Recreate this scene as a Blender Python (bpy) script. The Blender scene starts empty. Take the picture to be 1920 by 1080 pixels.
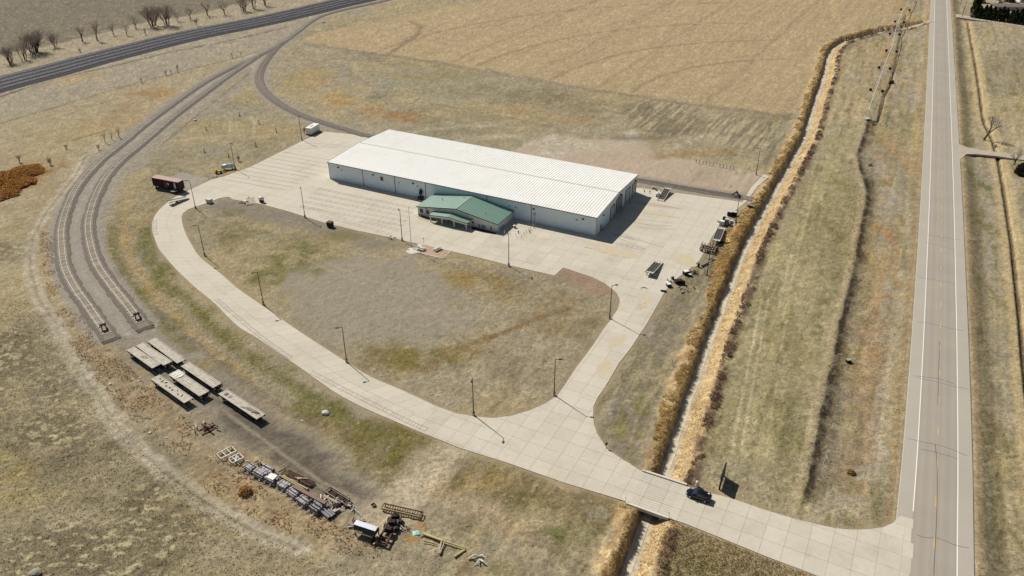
import bpy, math, random
import numpy as np
from mathutils import Vector, Matrix

random.seed(7)
RNG = np.random.default_rng(11)
SC = bpy.context.scene
COL = SC.collection
pi = math.pi

# ------------------------------------------------------------------ camera
H_CAM = 110.0                       # drone height above the ground, metres
F_PX = 1493.0                       # focal length in pixels of a 1920 px wide frame (28 mm equivalent)
PITCH = math.atan(880 / F_PX)       # camera looks this far below the horizon
cam_d = bpy.data.cameras.new('camera')
cam_d.sensor_width = 36.0
cam_d.lens = 36.0 * F_PX / 1920
cam_d.clip_start = 1.0
cam_d.clip_end = 20000
cam = bpy.data.objects.new('camera', cam_d)
COL.objects.link(cam)
cam.location = (0, 0, H_CAM)
cam.rotation_euler = (pi / 2 - PITCH, 0, 0)
SC.camera = cam

# ------------------------------------------------------------------ sky, sun, exposure
SUN_EL = math.radians(44.5)
SUN_DIR = Vector((-0.66 * math.cos(SUN_EL), 0.751 * math.cos(SUN_EL), math.sin(SUN_EL)))   # towards the sun
world = bpy.data.worlds.new('World')
SC.world = world
world.use_nodes = True
wn = world.node_tree
sky = wn.nodes.new('ShaderNodeTexSky')
sky.sky_type = 'NISHITA'
sky.sun_disc = False
sky.sun_elevation = SUN_EL
sky.sun_rotation = math.atan2(SUN_DIR.x, SUN_DIR.y)
bg = wn.nodes['Background']
wn.links.new(sky.outputs[0], bg.inputs[0])
bg.inputs[1].default_value = 0.05
sun_d = bpy.data.lights.new('sun', 'SUN')
sun_d.energy = 4.9
sun_d.angle = math.radians(0.55)
sun_d.color = (1.0, 0.965, 0.905)
sun = bpy.data.objects.new('sun', sun_d)
COL.objects.link(sun)
sun.rotation_euler = SUN_DIR.to_track_quat('Z', 'Y').to_euler()
SC.view_settings.view_transform = 'Standard'
SC.view_settings.look = 'None'
SC.view_settings.gamma = 1.0
SC.view_settings.use_curve_mapping = False
SC.view_settings.exposure = 0.0
SC.cycles.max_bounces = 6
SC.cycles.diffuse_bounces = 3

# ------------------------------------------------------------------ survey helper
CT, ST = math.cos(PITCH), math.sin(PITCH)
def G(px, py, z=0.0):
    """Survey: the ground point (at height z) seen at a photo pixel, in metres."""
    u = (px - 960) / F_PX; v = (540 - py) / F_PX
    dy = CT + v * ST; dz = -ST + v * CT
    t = (z - H_CAM) / dz
    return Vector((u * t, dy * t, z))
def GL(pts, z=0.0):
    return [G(p[0], p[1], z) for p in pts]
def ang(a, b):
    return math.atan2(b[1] - a[1], b[0] - a[0])

# ------------------------------------------------------------------ colour and materials
def lin(c):
    out = []
    for v in c[:3]:
        v = v / 255.0
        out.append(v / 12.92 if v <= 0.04045 else ((v + 0.055) / 1.055) ** 2.4)
    return out
MATS = {}
def mat(name, rgb, rough=0.8, metal=0.0, var=0.12, scale=1.5, bump=0.0, spec=0.3, rgb2=None, scale2=None, attr=False, coord='pos', rand=0.0):
    """Procedural surface: base colour broken up by two noises, optional second (stain) colour."""
    if name in MATS: return MATS[name]
    m = bpy.data.materials.new(name); m.use_nodes = True
    t = m.node_tree; N = t.nodes; L = t.links
    b = N['Principled BSDF']
    b.inputs['Roughness'].default_value = rough
    b.inputs['Metallic'].default_value = metal
    b.inputs['Specular IOR Level'].default_value = spec
    if coord == 'pos':
        g = N.new('ShaderNodeNewGeometry'); vec = g.outputs['Position']
    else:
        g = N.new('ShaderNodeTexCoord'); vec = g.outputs['Object']
    n1 = N.new('ShaderNodeTexNoise'); n1.inputs['Scale'].default_value = scale; n1.inputs['Detail'].default_value = 6; n1.inputs['Roughness'].default_value = 0.65
    L.new(vec, n1.inputs['Vector'])
    if attr:
        a = N.new('ShaderNodeAttribute'); a.attribute_name = 'col'; base = a.outputs['Color']
    else:
        r = N.new('ShaderNodeRGB'); r.outputs[0].default_value = (*lin(rgb), 1); base = r.outputs[0]
    if rgb2 is not None:
        n2 = N.new('ShaderNodeTexNoise'); n2.inputs['Scale'].default_value = scale2 or scale * 0.3; n2.inputs['Detail'].default_value = 7; n2.inputs['Roughness'].default_value = 0.7
        L.new(vec, n2.inputs['Vector'])
        rp = N.new('ShaderNodeMapRange'); rp.inputs['From Min'].default_value = 0.48; rp.inputs['From Max'].default_value = 0.66
        L.new(n2.outputs['Fac'], rp.inputs['Value'])
        mx = N.new('ShaderNodeMix'); mx.data_type = 'RGBA'
        L.new(rp.outputs[0], mx.inputs['Factor']); L.new(base, mx.inputs['A']); mx.inputs['B'].default_value = (*lin(rgb2), 1)
        base = mx.outputs['Result']
    mr = N.new('ShaderNodeMapRange'); mr.inputs['From Min'].default_value = 0.25; mr.inputs['From Max'].default_value = 0.75
    mr.inputs['To Min'].default_value = 1 - var; mr.inputs['To Max'].default_value = 1 + var
    L.new(n1.outputs['Fac'], mr.inputs['Value'])
    fac = mr.outputs[0]
    if rand:
        oi = N.new('ShaderNodeObjectInfo')
        m2 = N.new('ShaderNodeMapRange'); m2.inputs['To Min'].default_value = 1 - rand; m2.inputs['To Max'].default_value = 1 + rand
        L.new(oi.outputs['Random'], m2.inputs['Value'])
        mm = N.new('ShaderNodeMath'); mm.operation = 'MULTIPLY'; L.new(fac, mm.inputs[0]); L.new(m2.outputs[0], mm.inputs[1]); fac = mm.outputs[0]
    vm = N.new('ShaderNodeVectorMath'); vm.operation = 'SCALE'
    L.new(base, vm.inputs[0]); L.new(fac, vm.inputs['Scale'])
    L.new(vm.outputs[0], b.inputs['Base Color'])
    if bump:
        bp = N.new('ShaderNodeBump'); bp.inputs['Strength'].default_value = bump; bp.inputs['Distance'].default_value = 0.1
        L.new(n1.outputs['Fac'], bp.inputs['Height']); L.new(bp.outputs[0], b.inputs['Normal'])
    MATS[name] = m
    return m

# ------------------------------------------------------------------ mesh helpers
class MB:
    """Collects shapes; build() links them as one mesh object."""
    def __init__(s): s.v = []; s.f = []
    def add(s, vs, fs):
        o = len(s.v); s.v += [tuple(p) for p in vs]; s.f += [tuple(i + o for i in f) for f in fs]; return s
    def box(s, c, d, rz=0.0, taper=1.0):
        cx, cy, cz = c; x, y, z = d[0] / 2, d[1] / 2, d[2] / 2
        co, si = math.cos(rz), math.sin(rz); vs = []
        for k, (sx, sy, sz) in enumerate(((-1,-1,-1),(1,-1,-1),(1,1,-1),(-1,1,-1),(-1,-1,1),(1,-1,1),(1,1,1),(-1,1,1))):
            tp = taper if sz > 0 else 1.0
            a, b = sx * x * tp, sy * y * tp
            vs.append((cx + a * co - b * si, cy + a * si + b * co, cz + sz * z))
        return s.add(vs, [(0,3,2,1),(4,5,6,7),(0,1,5,4),(1,2,6,5),(2,3,7,6),(3,0,4,7)])
    def beam(s, p, q, w, h=None):
        """Rectangular bar from p to q."""
        p, q = Vector(p), Vector(q); h = h or w
        d = (q - p); L = d.length
        if L < 1e-6: return s
        d /= L
        up = Vector((0, 0, 1)) if abs(d.z) < 0.95 else Vector((1, 0, 0))
        sd = d.cross(up).normalized(); u = sd.cross(d)
        vs = []
        for e in (p, q):
            for a, b in ((-1,-1),(1,-1),(1,1),(-1,1)): vs.append(e + sd * a * w / 2 + u * b * h / 2)
        return s.add(vs, [(3,2,1,0),(4,5,6,7),(0,1,5,4),(1,2,6,5),(2,3,7,6),(3,0,4,7)])
    def cyl(s, p, q, r0, r1=None, n=10, cap=True):
        p, q = Vector(p), Vector(q); r1 = r0 if r1 is None else r1
        d = (q - p).normalized()
        up = Vector((0, 0, 1)) if abs(d.z) < 0.95 else Vector((1, 0, 0))
        a = d.cross(up).normalized(); b = a.cross(d)
        vs = []
        for e, r in ((p, r0), (q, r1)):
            for i in range(n):
                t = 2 * pi * i / n; vs.append(e + (a * math.cos(t) + b * math.sin(t)) * r)
        fs = [(i, i + n, (i + 1) % n + n, (i + 1) % n) for i in range(n)]
        if cap: fs += [tuple(range(n)), tuple(range(2 * n - 1, n - 1, -1))]
        return s.add(vs, fs)
    def prism(s, poly, z0, z1):
        n = len(poly)
        if sum(poly[i][0] * poly[(i+1) % n][1] - poly[(i+1) % n][0] * poly[i][1] for i in range(n)) < 0: poly = poly[::-1]
        vs = [(p[0], p[1], z0) for p in poly] + [(p[0], p[1], z1) for p in poly]
        fs = [tuple(range(n, 2 * n)), tuple(range(n - 1, -1, -1))] + [(i, (i + 1) % n, (i + 1) % n + n, i + n) for i in range(n)]
        return s.add(vs, fs)
    def loft(s, rings, closed=True, caps=True):
        n = len(rings[0]); vs = [p for r in rings for p in r]; fs = []
        for k in range(len(rings) - 1):
            for i in range(n if closed else n - 1):
                j = (i + 1) % n
                fs.append((k*n + i, k*n + j, (k+1)*n + j, (k+1)*n + i))
        if caps: fs += [tuple(range(n - 1, -1, -1)), tuple(range((len(rings)-1)*n, len(rings)*n))]
        return s.add(vs, fs)
    def mesh(s, name):
        me = bpy.data.meshes.new(name); me.from_pydata(s.v, [], s.f); me.update(); return me
    def build(s, name, m, parent=None, smooth=False, loc=None, rz=0.0):
        return obj(name, s.mesh(name), m, parent, smooth, loc, rz)
def obj(name, me, m, parent=None, smooth=False, loc=None, rz=0.0):
    o = bpy.data.objects.new(name, me); COL.objects.link(o)
    if m is not None and not me.materials: me.materials.append(m)
    if smooth: me.polygons.foreach_set('use_smooth', [True] * len(me.polygons))
    if parent is not None: o.parent = parent
    if loc is not None: o.location = loc
    if rz: o.rotation_euler = (0, 0, rz)
    return o
def tag(o, label=None, cat=None, group=None, kind=None):
    if label: o['label'] = label
    if cat: o['category'] = cat
    if group: o['group'] = group
    if kind: o['kind'] = kind
    return o
def thing(name, label, cat, loc=(0, 0, 0), rz=0.0, group=None):
    o = bpy.data.objects.new(name, None); COL.objects.link(o)
    o.location = loc; o.rotation_euler = (0, 0, rz); o.empty_display_size = 0.5
    return tag(o, label, cat, group)
def copy_tree(o, parent=None):
    c = o.copy(); COL.objects.link(c)
    if parent is not None: c.parent = parent
    for ch in o.children: copy_tree(ch, c)
    return c
def np_mesh(name, V, F, m, col=None, parent=None, smooth=False):
    """Mesh from numpy arrays: V (n,3), F (k,3 or 4), col (n,3) linear colours per vertex."""
    me = bpy.data.meshes.new(name)
    k = F.shape[1]
    me.vertices.add(len(V)); me.vertices.foreach_set('co', np.ascontiguousarray(V, dtype=np.float32).ravel())
    me.loops.add(F.size); me.loops.foreach_set('vertex_index', np.ascontiguousarray(F, dtype=np.int32).ravel())
    me.polygons.add(len(F)); me.polygons.foreach_set('loop_start', np.arange(0, F.size, k, dtype=np.int32))
    if smooth: me.polygons.foreach_set('use_smooth', np.ones(len(F), dtype=bool))
    if col is not None:
        at = me.attributes.new('col', 'FLOAT_COLOR', 'POINT')
        c4 = np.ones((len(V), 4), dtype=np.float32); c4[:, :3] = col
        at.data.foreach_set('color', c4.ravel())
    me.update(calc_edges=True); me.validate()
    return obj(name, me, m, parent)
def smooth_path(pts, step=1.0, iters=2):
    """Catmull-Rom through the points, resampled every step metres (2-D or 3-D Vectors)."""
    P = [Vector((p[0], p[1])) for p in pts]
    P = [P[0] * 2 - P[1]] + P + [P[-1] * 2 - P[-2]]
    out = []
    for i in range(1, len(P) - 2):
        n = max(2, int((P[i+1] - P[i]).length / (step * 0.5)))
        for k in range(n):
            t = k / n
            out.append(0.5 * ((2 * P[i]) + (P[i+1] - P[i-1]) * t + (2*P[i-1] - 5*P[i] + 4*P[i+1] - P[i+2]) * t * t + (-P[i-1] + 3*P[i] - 3*P[i+1] + P[i+2]) * t ** 3))
    out.append(P[-2])
    res = [out[0]]; acc = 0.0
    d = [0.0]
    for a, b in zip(out, out[1:]): d.append(d[-1] + (b - a).length)
    n = max(2, int(round(d[-1] / step)) + 1)
    xs = np.linspace(0, d[-1], n)
    X = np.interp(xs, d, [p.x for p in out]); Y = np.interp(xs, d, [p.y for p in out])
    return np.c_[X, Y]
def normals2(path):
    t = np.gradient(path, axis=0); t /= np.linalg.norm(t, axis=1)[:, None] + 1e-9
    return np.c_[-t[:, 1], t[:, 0]], t       # left normal, tangent
def ribbon(path, o0, o1, z0, z1=None):
    """Strip following a path between two side offsets (left positive)."""
    n, t = normals2(path); z1 = z0 if z1 is None else z1
    a = path + n * o0; b = path + n * o1
    V = np.concatenate([np.c_[a, np.full(len(a), z0)], np.c_[b, np.full(len(b), z1)]])
    k = len(path); i = np.arange(k - 1)
    F = np.c_[i, i + k, i + k + 1, i + 1] if o1 < o0 else np.c_[i, i + 1, i + k + 1, i + k]
    return V, F
def profile_strip(path, prof):
    """Sweep a cross-section [(offset, z), ...] (offsets rising, left positive) along a path."""
    n, t = normals2(path); k = len(path); V = []; F = []
    for (o, z) in prof:
        V.append(np.c_[path + n * o, np.full(k, z)])
    i = np.arange(k - 1)
    for j in range(len(prof) - 1):
        F.append(np.c_[i + j*k, i + j*k + 1, i + (j+1)*k + 1, i + (j+1)*k])
    return np.concatenate(V), np.concatenate(F)

# ------------------------------------------------------------------ noise and distance fields (numpy)
def vnoise(x, y, seed=0):
    xi = np.floor(x).astype(np.int64); yi = np.floor(y).astype(np.int64)
    fx = x - xi; fy = y - yi
    fx = fx * fx * (3 - 2 * fx); fy = fy * fy * (3 - 2 * fy)
    def h(a, b):
        n = (a * 374761393 + b * 668265263 + seed * 974634777) & 0xffffffff
        n = ((n ^ (n >> 13)) * 1274126177) & 0xffffffff
        n = (n ^ (n >> 16)) & 0xffff
        return n / 65535.0
    return (h(xi, yi) * (1 - fx) + h(xi + 1, yi) * fx) * (1 - fy) + (h(xi, yi + 1) * (1 - fx) + h(xi + 1, yi + 1) * fx) * fy
def fbm(x, y, scale, octv=4, seed=0, gain=0.5):
    s = np.zeros_like(x); a = 1.0; tot = 0.0; fx = x / scale; fy = y / scale
    for o in range(octv):
        s += a * vnoise(fx, fy, seed + o * 17); tot += a; a *= gain
        fx, fy = fx * 2.03 * 0.8 - fy * 2.03 * 0.6 + 13.7, fx * 2.03 * 0.6 + fy * 2.03 * 0.8 + 5.1
    return s / tot
def sstep(a, b, x):
    t = np.clip((x - a) / (b - a), 0, 1); return t * t * (3 - 2 * t)
def sd_poly(x, y, poly):
    """Signed distance to a polygon, negative inside."""
    n = len(poly); d = np.full(x.shape, 1e18); ins = np.zeros(x.shape, bool)
    for i in range(n):
        ax, ay = poly[i][0], poly[i][1]; bx, by = poly[(i+1) % n][0], poly[(i+1) % n][1]
        ex, ey = bx - ax, by - ay; wx, wy = x - ax, y - ay
        t = np.clip((wx * ex + wy * ey) / (ex * ex + ey * ey + 1e-12), 0, 1)
        d = np.minimum(d, (wx - ex * t) ** 2 + (wy - ey * t) ** 2)
        if ay != by:
            c = ((ay > y) != (by > y)) & (x < (bx - ax) * (y - ay) / (by - ay) + ax)
            ins ^= c
    d = np.sqrt(d)
    return np.where(ins, -d, d)
def d_line(x, y, pts):
    """Distance to a polyline, signed side (left positive) and length along it."""
    best = np.full(x.shape, 1e18); side = np.zeros(x.shape); along = np.zeros(x.shape); acc = 0.0
    for a, b in zip(pts[:-1], pts[1:]):
        ex, ey = b[0] - a[0], b[1] - a[1]; L2 = ex * ex + ey * ey; L = math.sqrt(L2)
        wx, wy = x - a[0], y - a[1]
        t = np.clip((wx * ex + wy * ey) / (L2 + 1e-12), 0, 1)
        d = (wx - ex * t) ** 2 + (wy - ey * t) ** 2
        m = d < best
        best = np.where(m, d, best); side = np.where(m, np.sign(ex * wy - ey * wx), side); along = np.where(m, acc + t * L, along)
        acc += L
    return np.sqrt(best), side, along
# ================================================================== survey: lines and outlines of the place
HW_L = [G(*p) for p in ((1753.7, 7), (1748, 270), (1739, 540), (1726, 810), (1713, 1000))]
HW_R = [G(*p) for p in ((1774, 7), (1783, 270), (1789, 540), (1792, 810), (1791, 1000))]
hc = [((a + b) / 2).xy for a, b in zip(HW_L, HW_R)]
hc_ = smooth_path(hc[::-1], 4.0)
u0 = hc_[0] - hc_[1]; u1 = hc_[-1] - hc_[-2]
HWY = np.concatenate([[hc_[0] + u0 * k for k in range(30, 0, -1)], hc_, [hc_[-1] + u1 * k for k in range(1, 500)]])                       # runs away from the camera
hwy_pts = [tuple(p) for p in HWY[0:130:8]] + [tuple(HWY[160]), tuple(HWY[220]), tuple(HWY[-1])]
HW_DIR = (hc[0] - hc[3]).normalized()

DRIVE_A = [(1716.5,975.5),(1688,967.5),(1673,981),(1655,989),(1630,992.5),(1600,993.5),(1568,991),(1530,983),(1480,970),(1436,957),(1370,934),(1332,925),(1285,911),(1206,885),(1197,880),(1177,867),(1157,855),(1146,847),(1135,837),(1127,825),(1119,812),(1114,797),(1112,780),(1113,762),(1120,747),
           (1045,742),(1022,757),(992,770),(960,779.5),(925,784),(890,781),(855,775),(817,761),(740,790),(787,810),(830,827),(865,841),(960,871),(1060,906),(1170,939),(1177,944),(1252,971),(1285,982),(1335,1002),(1440,1045),(1532,1080),(1600,1107),(1690,1142),(1709,1135)]
DRIVE_B = [(1045,742),(1120,747),(1135,726),(1160,682),(1185,650),(1210,612),(1132,617),(1110,650),(1080,690),(1057,725)]
YARD = [(1132,617),(1210,612),(1230,577),(1247,547),(1262,528),(1290,507),(1312,488),(1325,465),(1335,445),(1350,420),(1375,398),(1400,378),(1420,350),(1443,331),(1432,326),(1408,352),(1392,379),(1300,366),(1197,352),(1150,362),(760,292),(700,257),(672,253),(608,247),(572,262),(470,313),(420,331),(396,337),(350,359),(330,369),(317,377),
        (367,388),(390,380),(411,372),(429,369),(436,374),(460,378),(485,382),(505,387),(542,397),(605,417),(667,432),(730,445),(767,454),(845,471),(905,485),(952,497),(1040,517),(1056,502),(1080,510),(1110,520),(1135,532),(1145,540),(1157,550),(1162,561),(1162,568),(1157,582),(1145,600)]
LOOP_OUT = [(317,377),(297,395),(287,412),(285,430),(290,447),(297,465),(310,482),(332,507),(367,540),(400,567),(425,592),(450,615),(480,633),(530,667),(580,702),(630,737),(680,764),(740,790)]
LOOP_IN = [(367,388),(352,393),(342,402),(341,412),(347,435),(360,460),(375,482),(410,510),(445,540),(480,565),(505,582),(555,617),(605,650),(652,680),(692,705),(755,732),(817,761)]
DRIVE_A, DRIVE_B, YARD = [[v.xy for v in GL(p)] for p in (DRIVE_A, DRIVE_B, YARD)]
lo = smooth_path([v.xy for v in GL(LOOP_OUT)], 1.5); li = smooth_path([v.xy for v in GL(LOOP_IN)], 1.5)
LOOP = [Vector(p) for p in lo] + [Vector(p) for p in li[::-1]]
CONCRETE = [DRIVE_A, DRIVE_B, YARD, LOOP]

DITCH = [v.xy for v in GL([(1140,1180),(1177,1075),(1200,1010),(1213,975),(1232,925),(1250,882),(1267,825),(1277,797),(1292,752),(1310,700),(1327,647),(1345,602),(1362,555),(1372,532),(1390,482),(1410,440),(1427,405),(1445,373),(1472,325),(1497,280),(1507,262),(1520,220),(1532,180),(1545,145),(1552,112),(1560,95),(1580,80),(1615,70),(1652,60),(1690,54),(1733,43)], -1.6)]
DITCH = smooth_path(DITCH, 1.5)
ditch_pts = [tuple(p) for p in DITCH[::3]] + [tuple(DITCH[-1])]
SWALE = [tuple(v.xy) for v in GL([(1625,232),(1613,270),(1606,290),(1613,320),(1625,352),(1624,375),(1615,420),(1605,475),(1595,530),(1587,555),(1575,602),(1565,660),(1552,710),(1537,777),(1530,822),(1522,860),(1515,897),(1507,932)], -0.3)]
FURROW = [tuple(v.xy) for v in GL([(1647,225),(1657,180),(1669,160),(1680,117),(1687,75),(1699,25)])]
RDITCH = [tuple(v.xy) for v in GL([(1815,40),(1820,70),(1828,110),(1836,160),(1841,200),(1846,228),(1862,260),(1873,300),(1882,350),(1890,400),(1899,460),(1907,530),(1915,600),(1922,680),(1935,800),(1950,950)], -0.5)]
TRACK_OUT = smooth_path([v.xy for v in GL([(201,627),(165,575),(140,540),(122,502),(116,457),(117,425),(127,390),(142,357),(165,327),(195,297),(232,268),(275,232),(325,195),(375,160),(425,132),(480,107),(505,94),(530,80),(555,62),(580,43),(605,30),(640,20),(690,9),(730,0)])], 0.62)
TRACK_IN = smooth_path([v.xy for v in GL([(264,606),(232,565),(212,540),(185,502),(172,467),(166,430),(170,400),(182,365),(202,330),(230,300),(269,268),(325,220),(375,182),(425,145),(462,120),(486,104)])], 0.62)
TRACK_CUR = smooth_path([v.xy for v in GL([(1392,370.5),(1300,355.5),(1197,338),(1000,305),(850,280),(695,256),(655,245),(605,230),(555,212),(517,190),(495,170),(486,150),(490,130),(502,110),(517,92),(534,78)])], 0.62)
MAIN_A = [G(*p).xy for p in ((-260,229),(0,158),(100,132),(200,105),(350,68),(480,42),(570,22),(665,0),(900,-50),(1200,-105))]
MAINLINE = smooth_path(MAIN_A, 2.0)
DIRT_TRACK = [tuple(v.xy) for v in GL([(210,262),(160,295),(140,330),(112,365),(82,405),(62,445),(55,477),(60,520),(67,545),(80,572),(105,607),(120,645),(140,680),(162,710),(190,752),(217,800),(262,842),(300,877),(337,907),(370,932),(425,970),(475,995),(560,1030)])]
B_LF = G(619, 335); B_RF = G(1117, 443)
B_DIR = (B_RF - B_LF).normalized(); B_N = Vector((-B_DIR.y, B_DIR.x, 0)); B_LEN = (B_RF - B_LF).length; B_W = 37.5
PIVOT = Vector((148.0, 325.0))

# ================================================================== ground: heights
conc_np = [[(p[0], p[1]) for p in c] for c in CONCRETE]
def conc_sd(x, y):
    d = np.full(x.shape, 1e9)
    for c in conc_np:
        xs = [p[0] for p in c]; ys = [p[1] for p in c]
        m = (x > min(xs) - 8) & (x < max(xs) + 8) & (y > min(ys) - 8) & (y < max(ys) + 8)
        if m.any(): d[m] = np.minimum(d[m], sd_poly(x[m], y[m], c))
    return d
def near(x, y, pts, r):
    px = [p[0] for p in pts]; py = [p[1] for p in pts]
    return (x > min(px) - r) & (x < max(px) + r) & (y > min(py) - r) & (y < max(py) + r)
def dl(x, y, pts, r):
    """Signed distance (left positive) to a polyline where closer than r, else r."""
    out = np.full(x.shape, float(r)); al = np.zeros(x.shape)
    m = near(x, y, pts, r)
    if m.any():
        d, s, a = d_line(x[m], y[m], pts); out[m] = d * np.where(s == 0, 1, s); al[m] = a
    return out, al
track_pts = [[tuple(p) for p in T[::10]] + [tuple(T[-1])] for T in (TRACK_OUT, TRACK_IN, TRACK_CUR)]
main_pts = [tuple(p) for p in MAINLINE[::6]]
def ground_height(x, y, fields=None):
    x = np.asarray(x, float); y = np.asarray(y, float)
    z = (fbm(x, y, 9.0, 3, 3) - 0.5) * 0.30 + (fbm(x, y, 0.9, 2, 5) - 0.5) * 0.26
    z += (fbm(x, y, 60.0, 2, 8) - 0.5) * 0.5 * sstep(60, 150, y)
    f = {} if fields is None else fields
    f['conc'] = conc_sd(x, y)
    f['hw'], f['hal'] = dl(x, y, hwy_pts, 120)
    f['ditch'], f['dal'] = dl(x, y, ditch_pts, 40)
    f['swale'], f['sal'] = dl(x, y, SWALE, 60)
    f['rd'], _ = dl(x, y, RDITCH, 30)
    f['furrow'], _ = dl(x, y, FURROW, 20)
    f['tr'] = np.full(x.shape, 40.0)
    for i, tp in enumerate(track_pts):
        d, _ = dl(x, y, tp, 30); f['tr%d' % i] = d; f['tr'] = np.minimum(f['tr'], np.abs(d))
    f['main'], _ = dl(x, y, main_pts, 60)
    # flat beside concrete, tracks and building
    k = sstep(0.0, 2.5, f['conc']) * sstep(1.8, 5, f['tr']) * sstep(13, 18, np.abs(f['main'])) * sstep(6.4, 9, np.abs(f['hw']))
    z = z * (0.12 + 0.88 * k) - 0.03
    hw = np.abs(f['hw'])
    z -= 0.9 * sstep(6.9, 11.5, hw) * (1 - sstep(16, 34, hw)) * sstep(3, 12, f['conc'])
    o = f['ditch'] + (fbm(x, y, 3.0, 2, 21) - 0.5) * 1.0
    dd = np.abs(o)
    prof = 1 - np.where(o > 0, sstep(1.2, 2.4, o), sstep(1.1, 4.4, -o))
    z = z * (1 - prof) - 1.85 * prof
    z += .62 * (.1 + 1.5 * fbm(x, y, 4.5, 4, 23)) * sstep(1.6, 2.6, o) * (1 - sstep(4.0, 6.2, o + (fbm(x, y, 6.0, 2, 24) - .5) * 3)) * sstep(.4, 2.5, f['conc'])
    z += .45 * fbm(x, y, 1.5, 3, 25) * sstep(4.2, 5.0, -o) * (1 - sstep(5.6, 7.2, -o)) * sstep(.4, 2.5, f['conc'])
    s = f['swale']                                    # metres east of the swale's bank
    z -= 0.38 * sstep(-0.6, 2.4, s + (fbm(x, y, 4.0, 3, 29) - .5) * 2.2) * (1 - sstep(3, 12, s)) * sstep(2, 12, f['conc'])
    z += 0.12 * (1 - sstep(0.2, 2.5, np.abs(s + 1.4)))
    z -= 0.9 * (1 - sstep(0.1, 1.0, np.abs(f['rd'])))
    z -= 0.5 * (1 - sstep(0.2, 0.9, np.abs(f['furrow'])))
    z = np.where(f['conc'] < 0.0, np.minimum(z, np.where(dd > 6, -0.12, -0.55)), z)
    z = np.where(hw < 6.45, np.minimum(z, -0.1), z)
    return z

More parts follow.
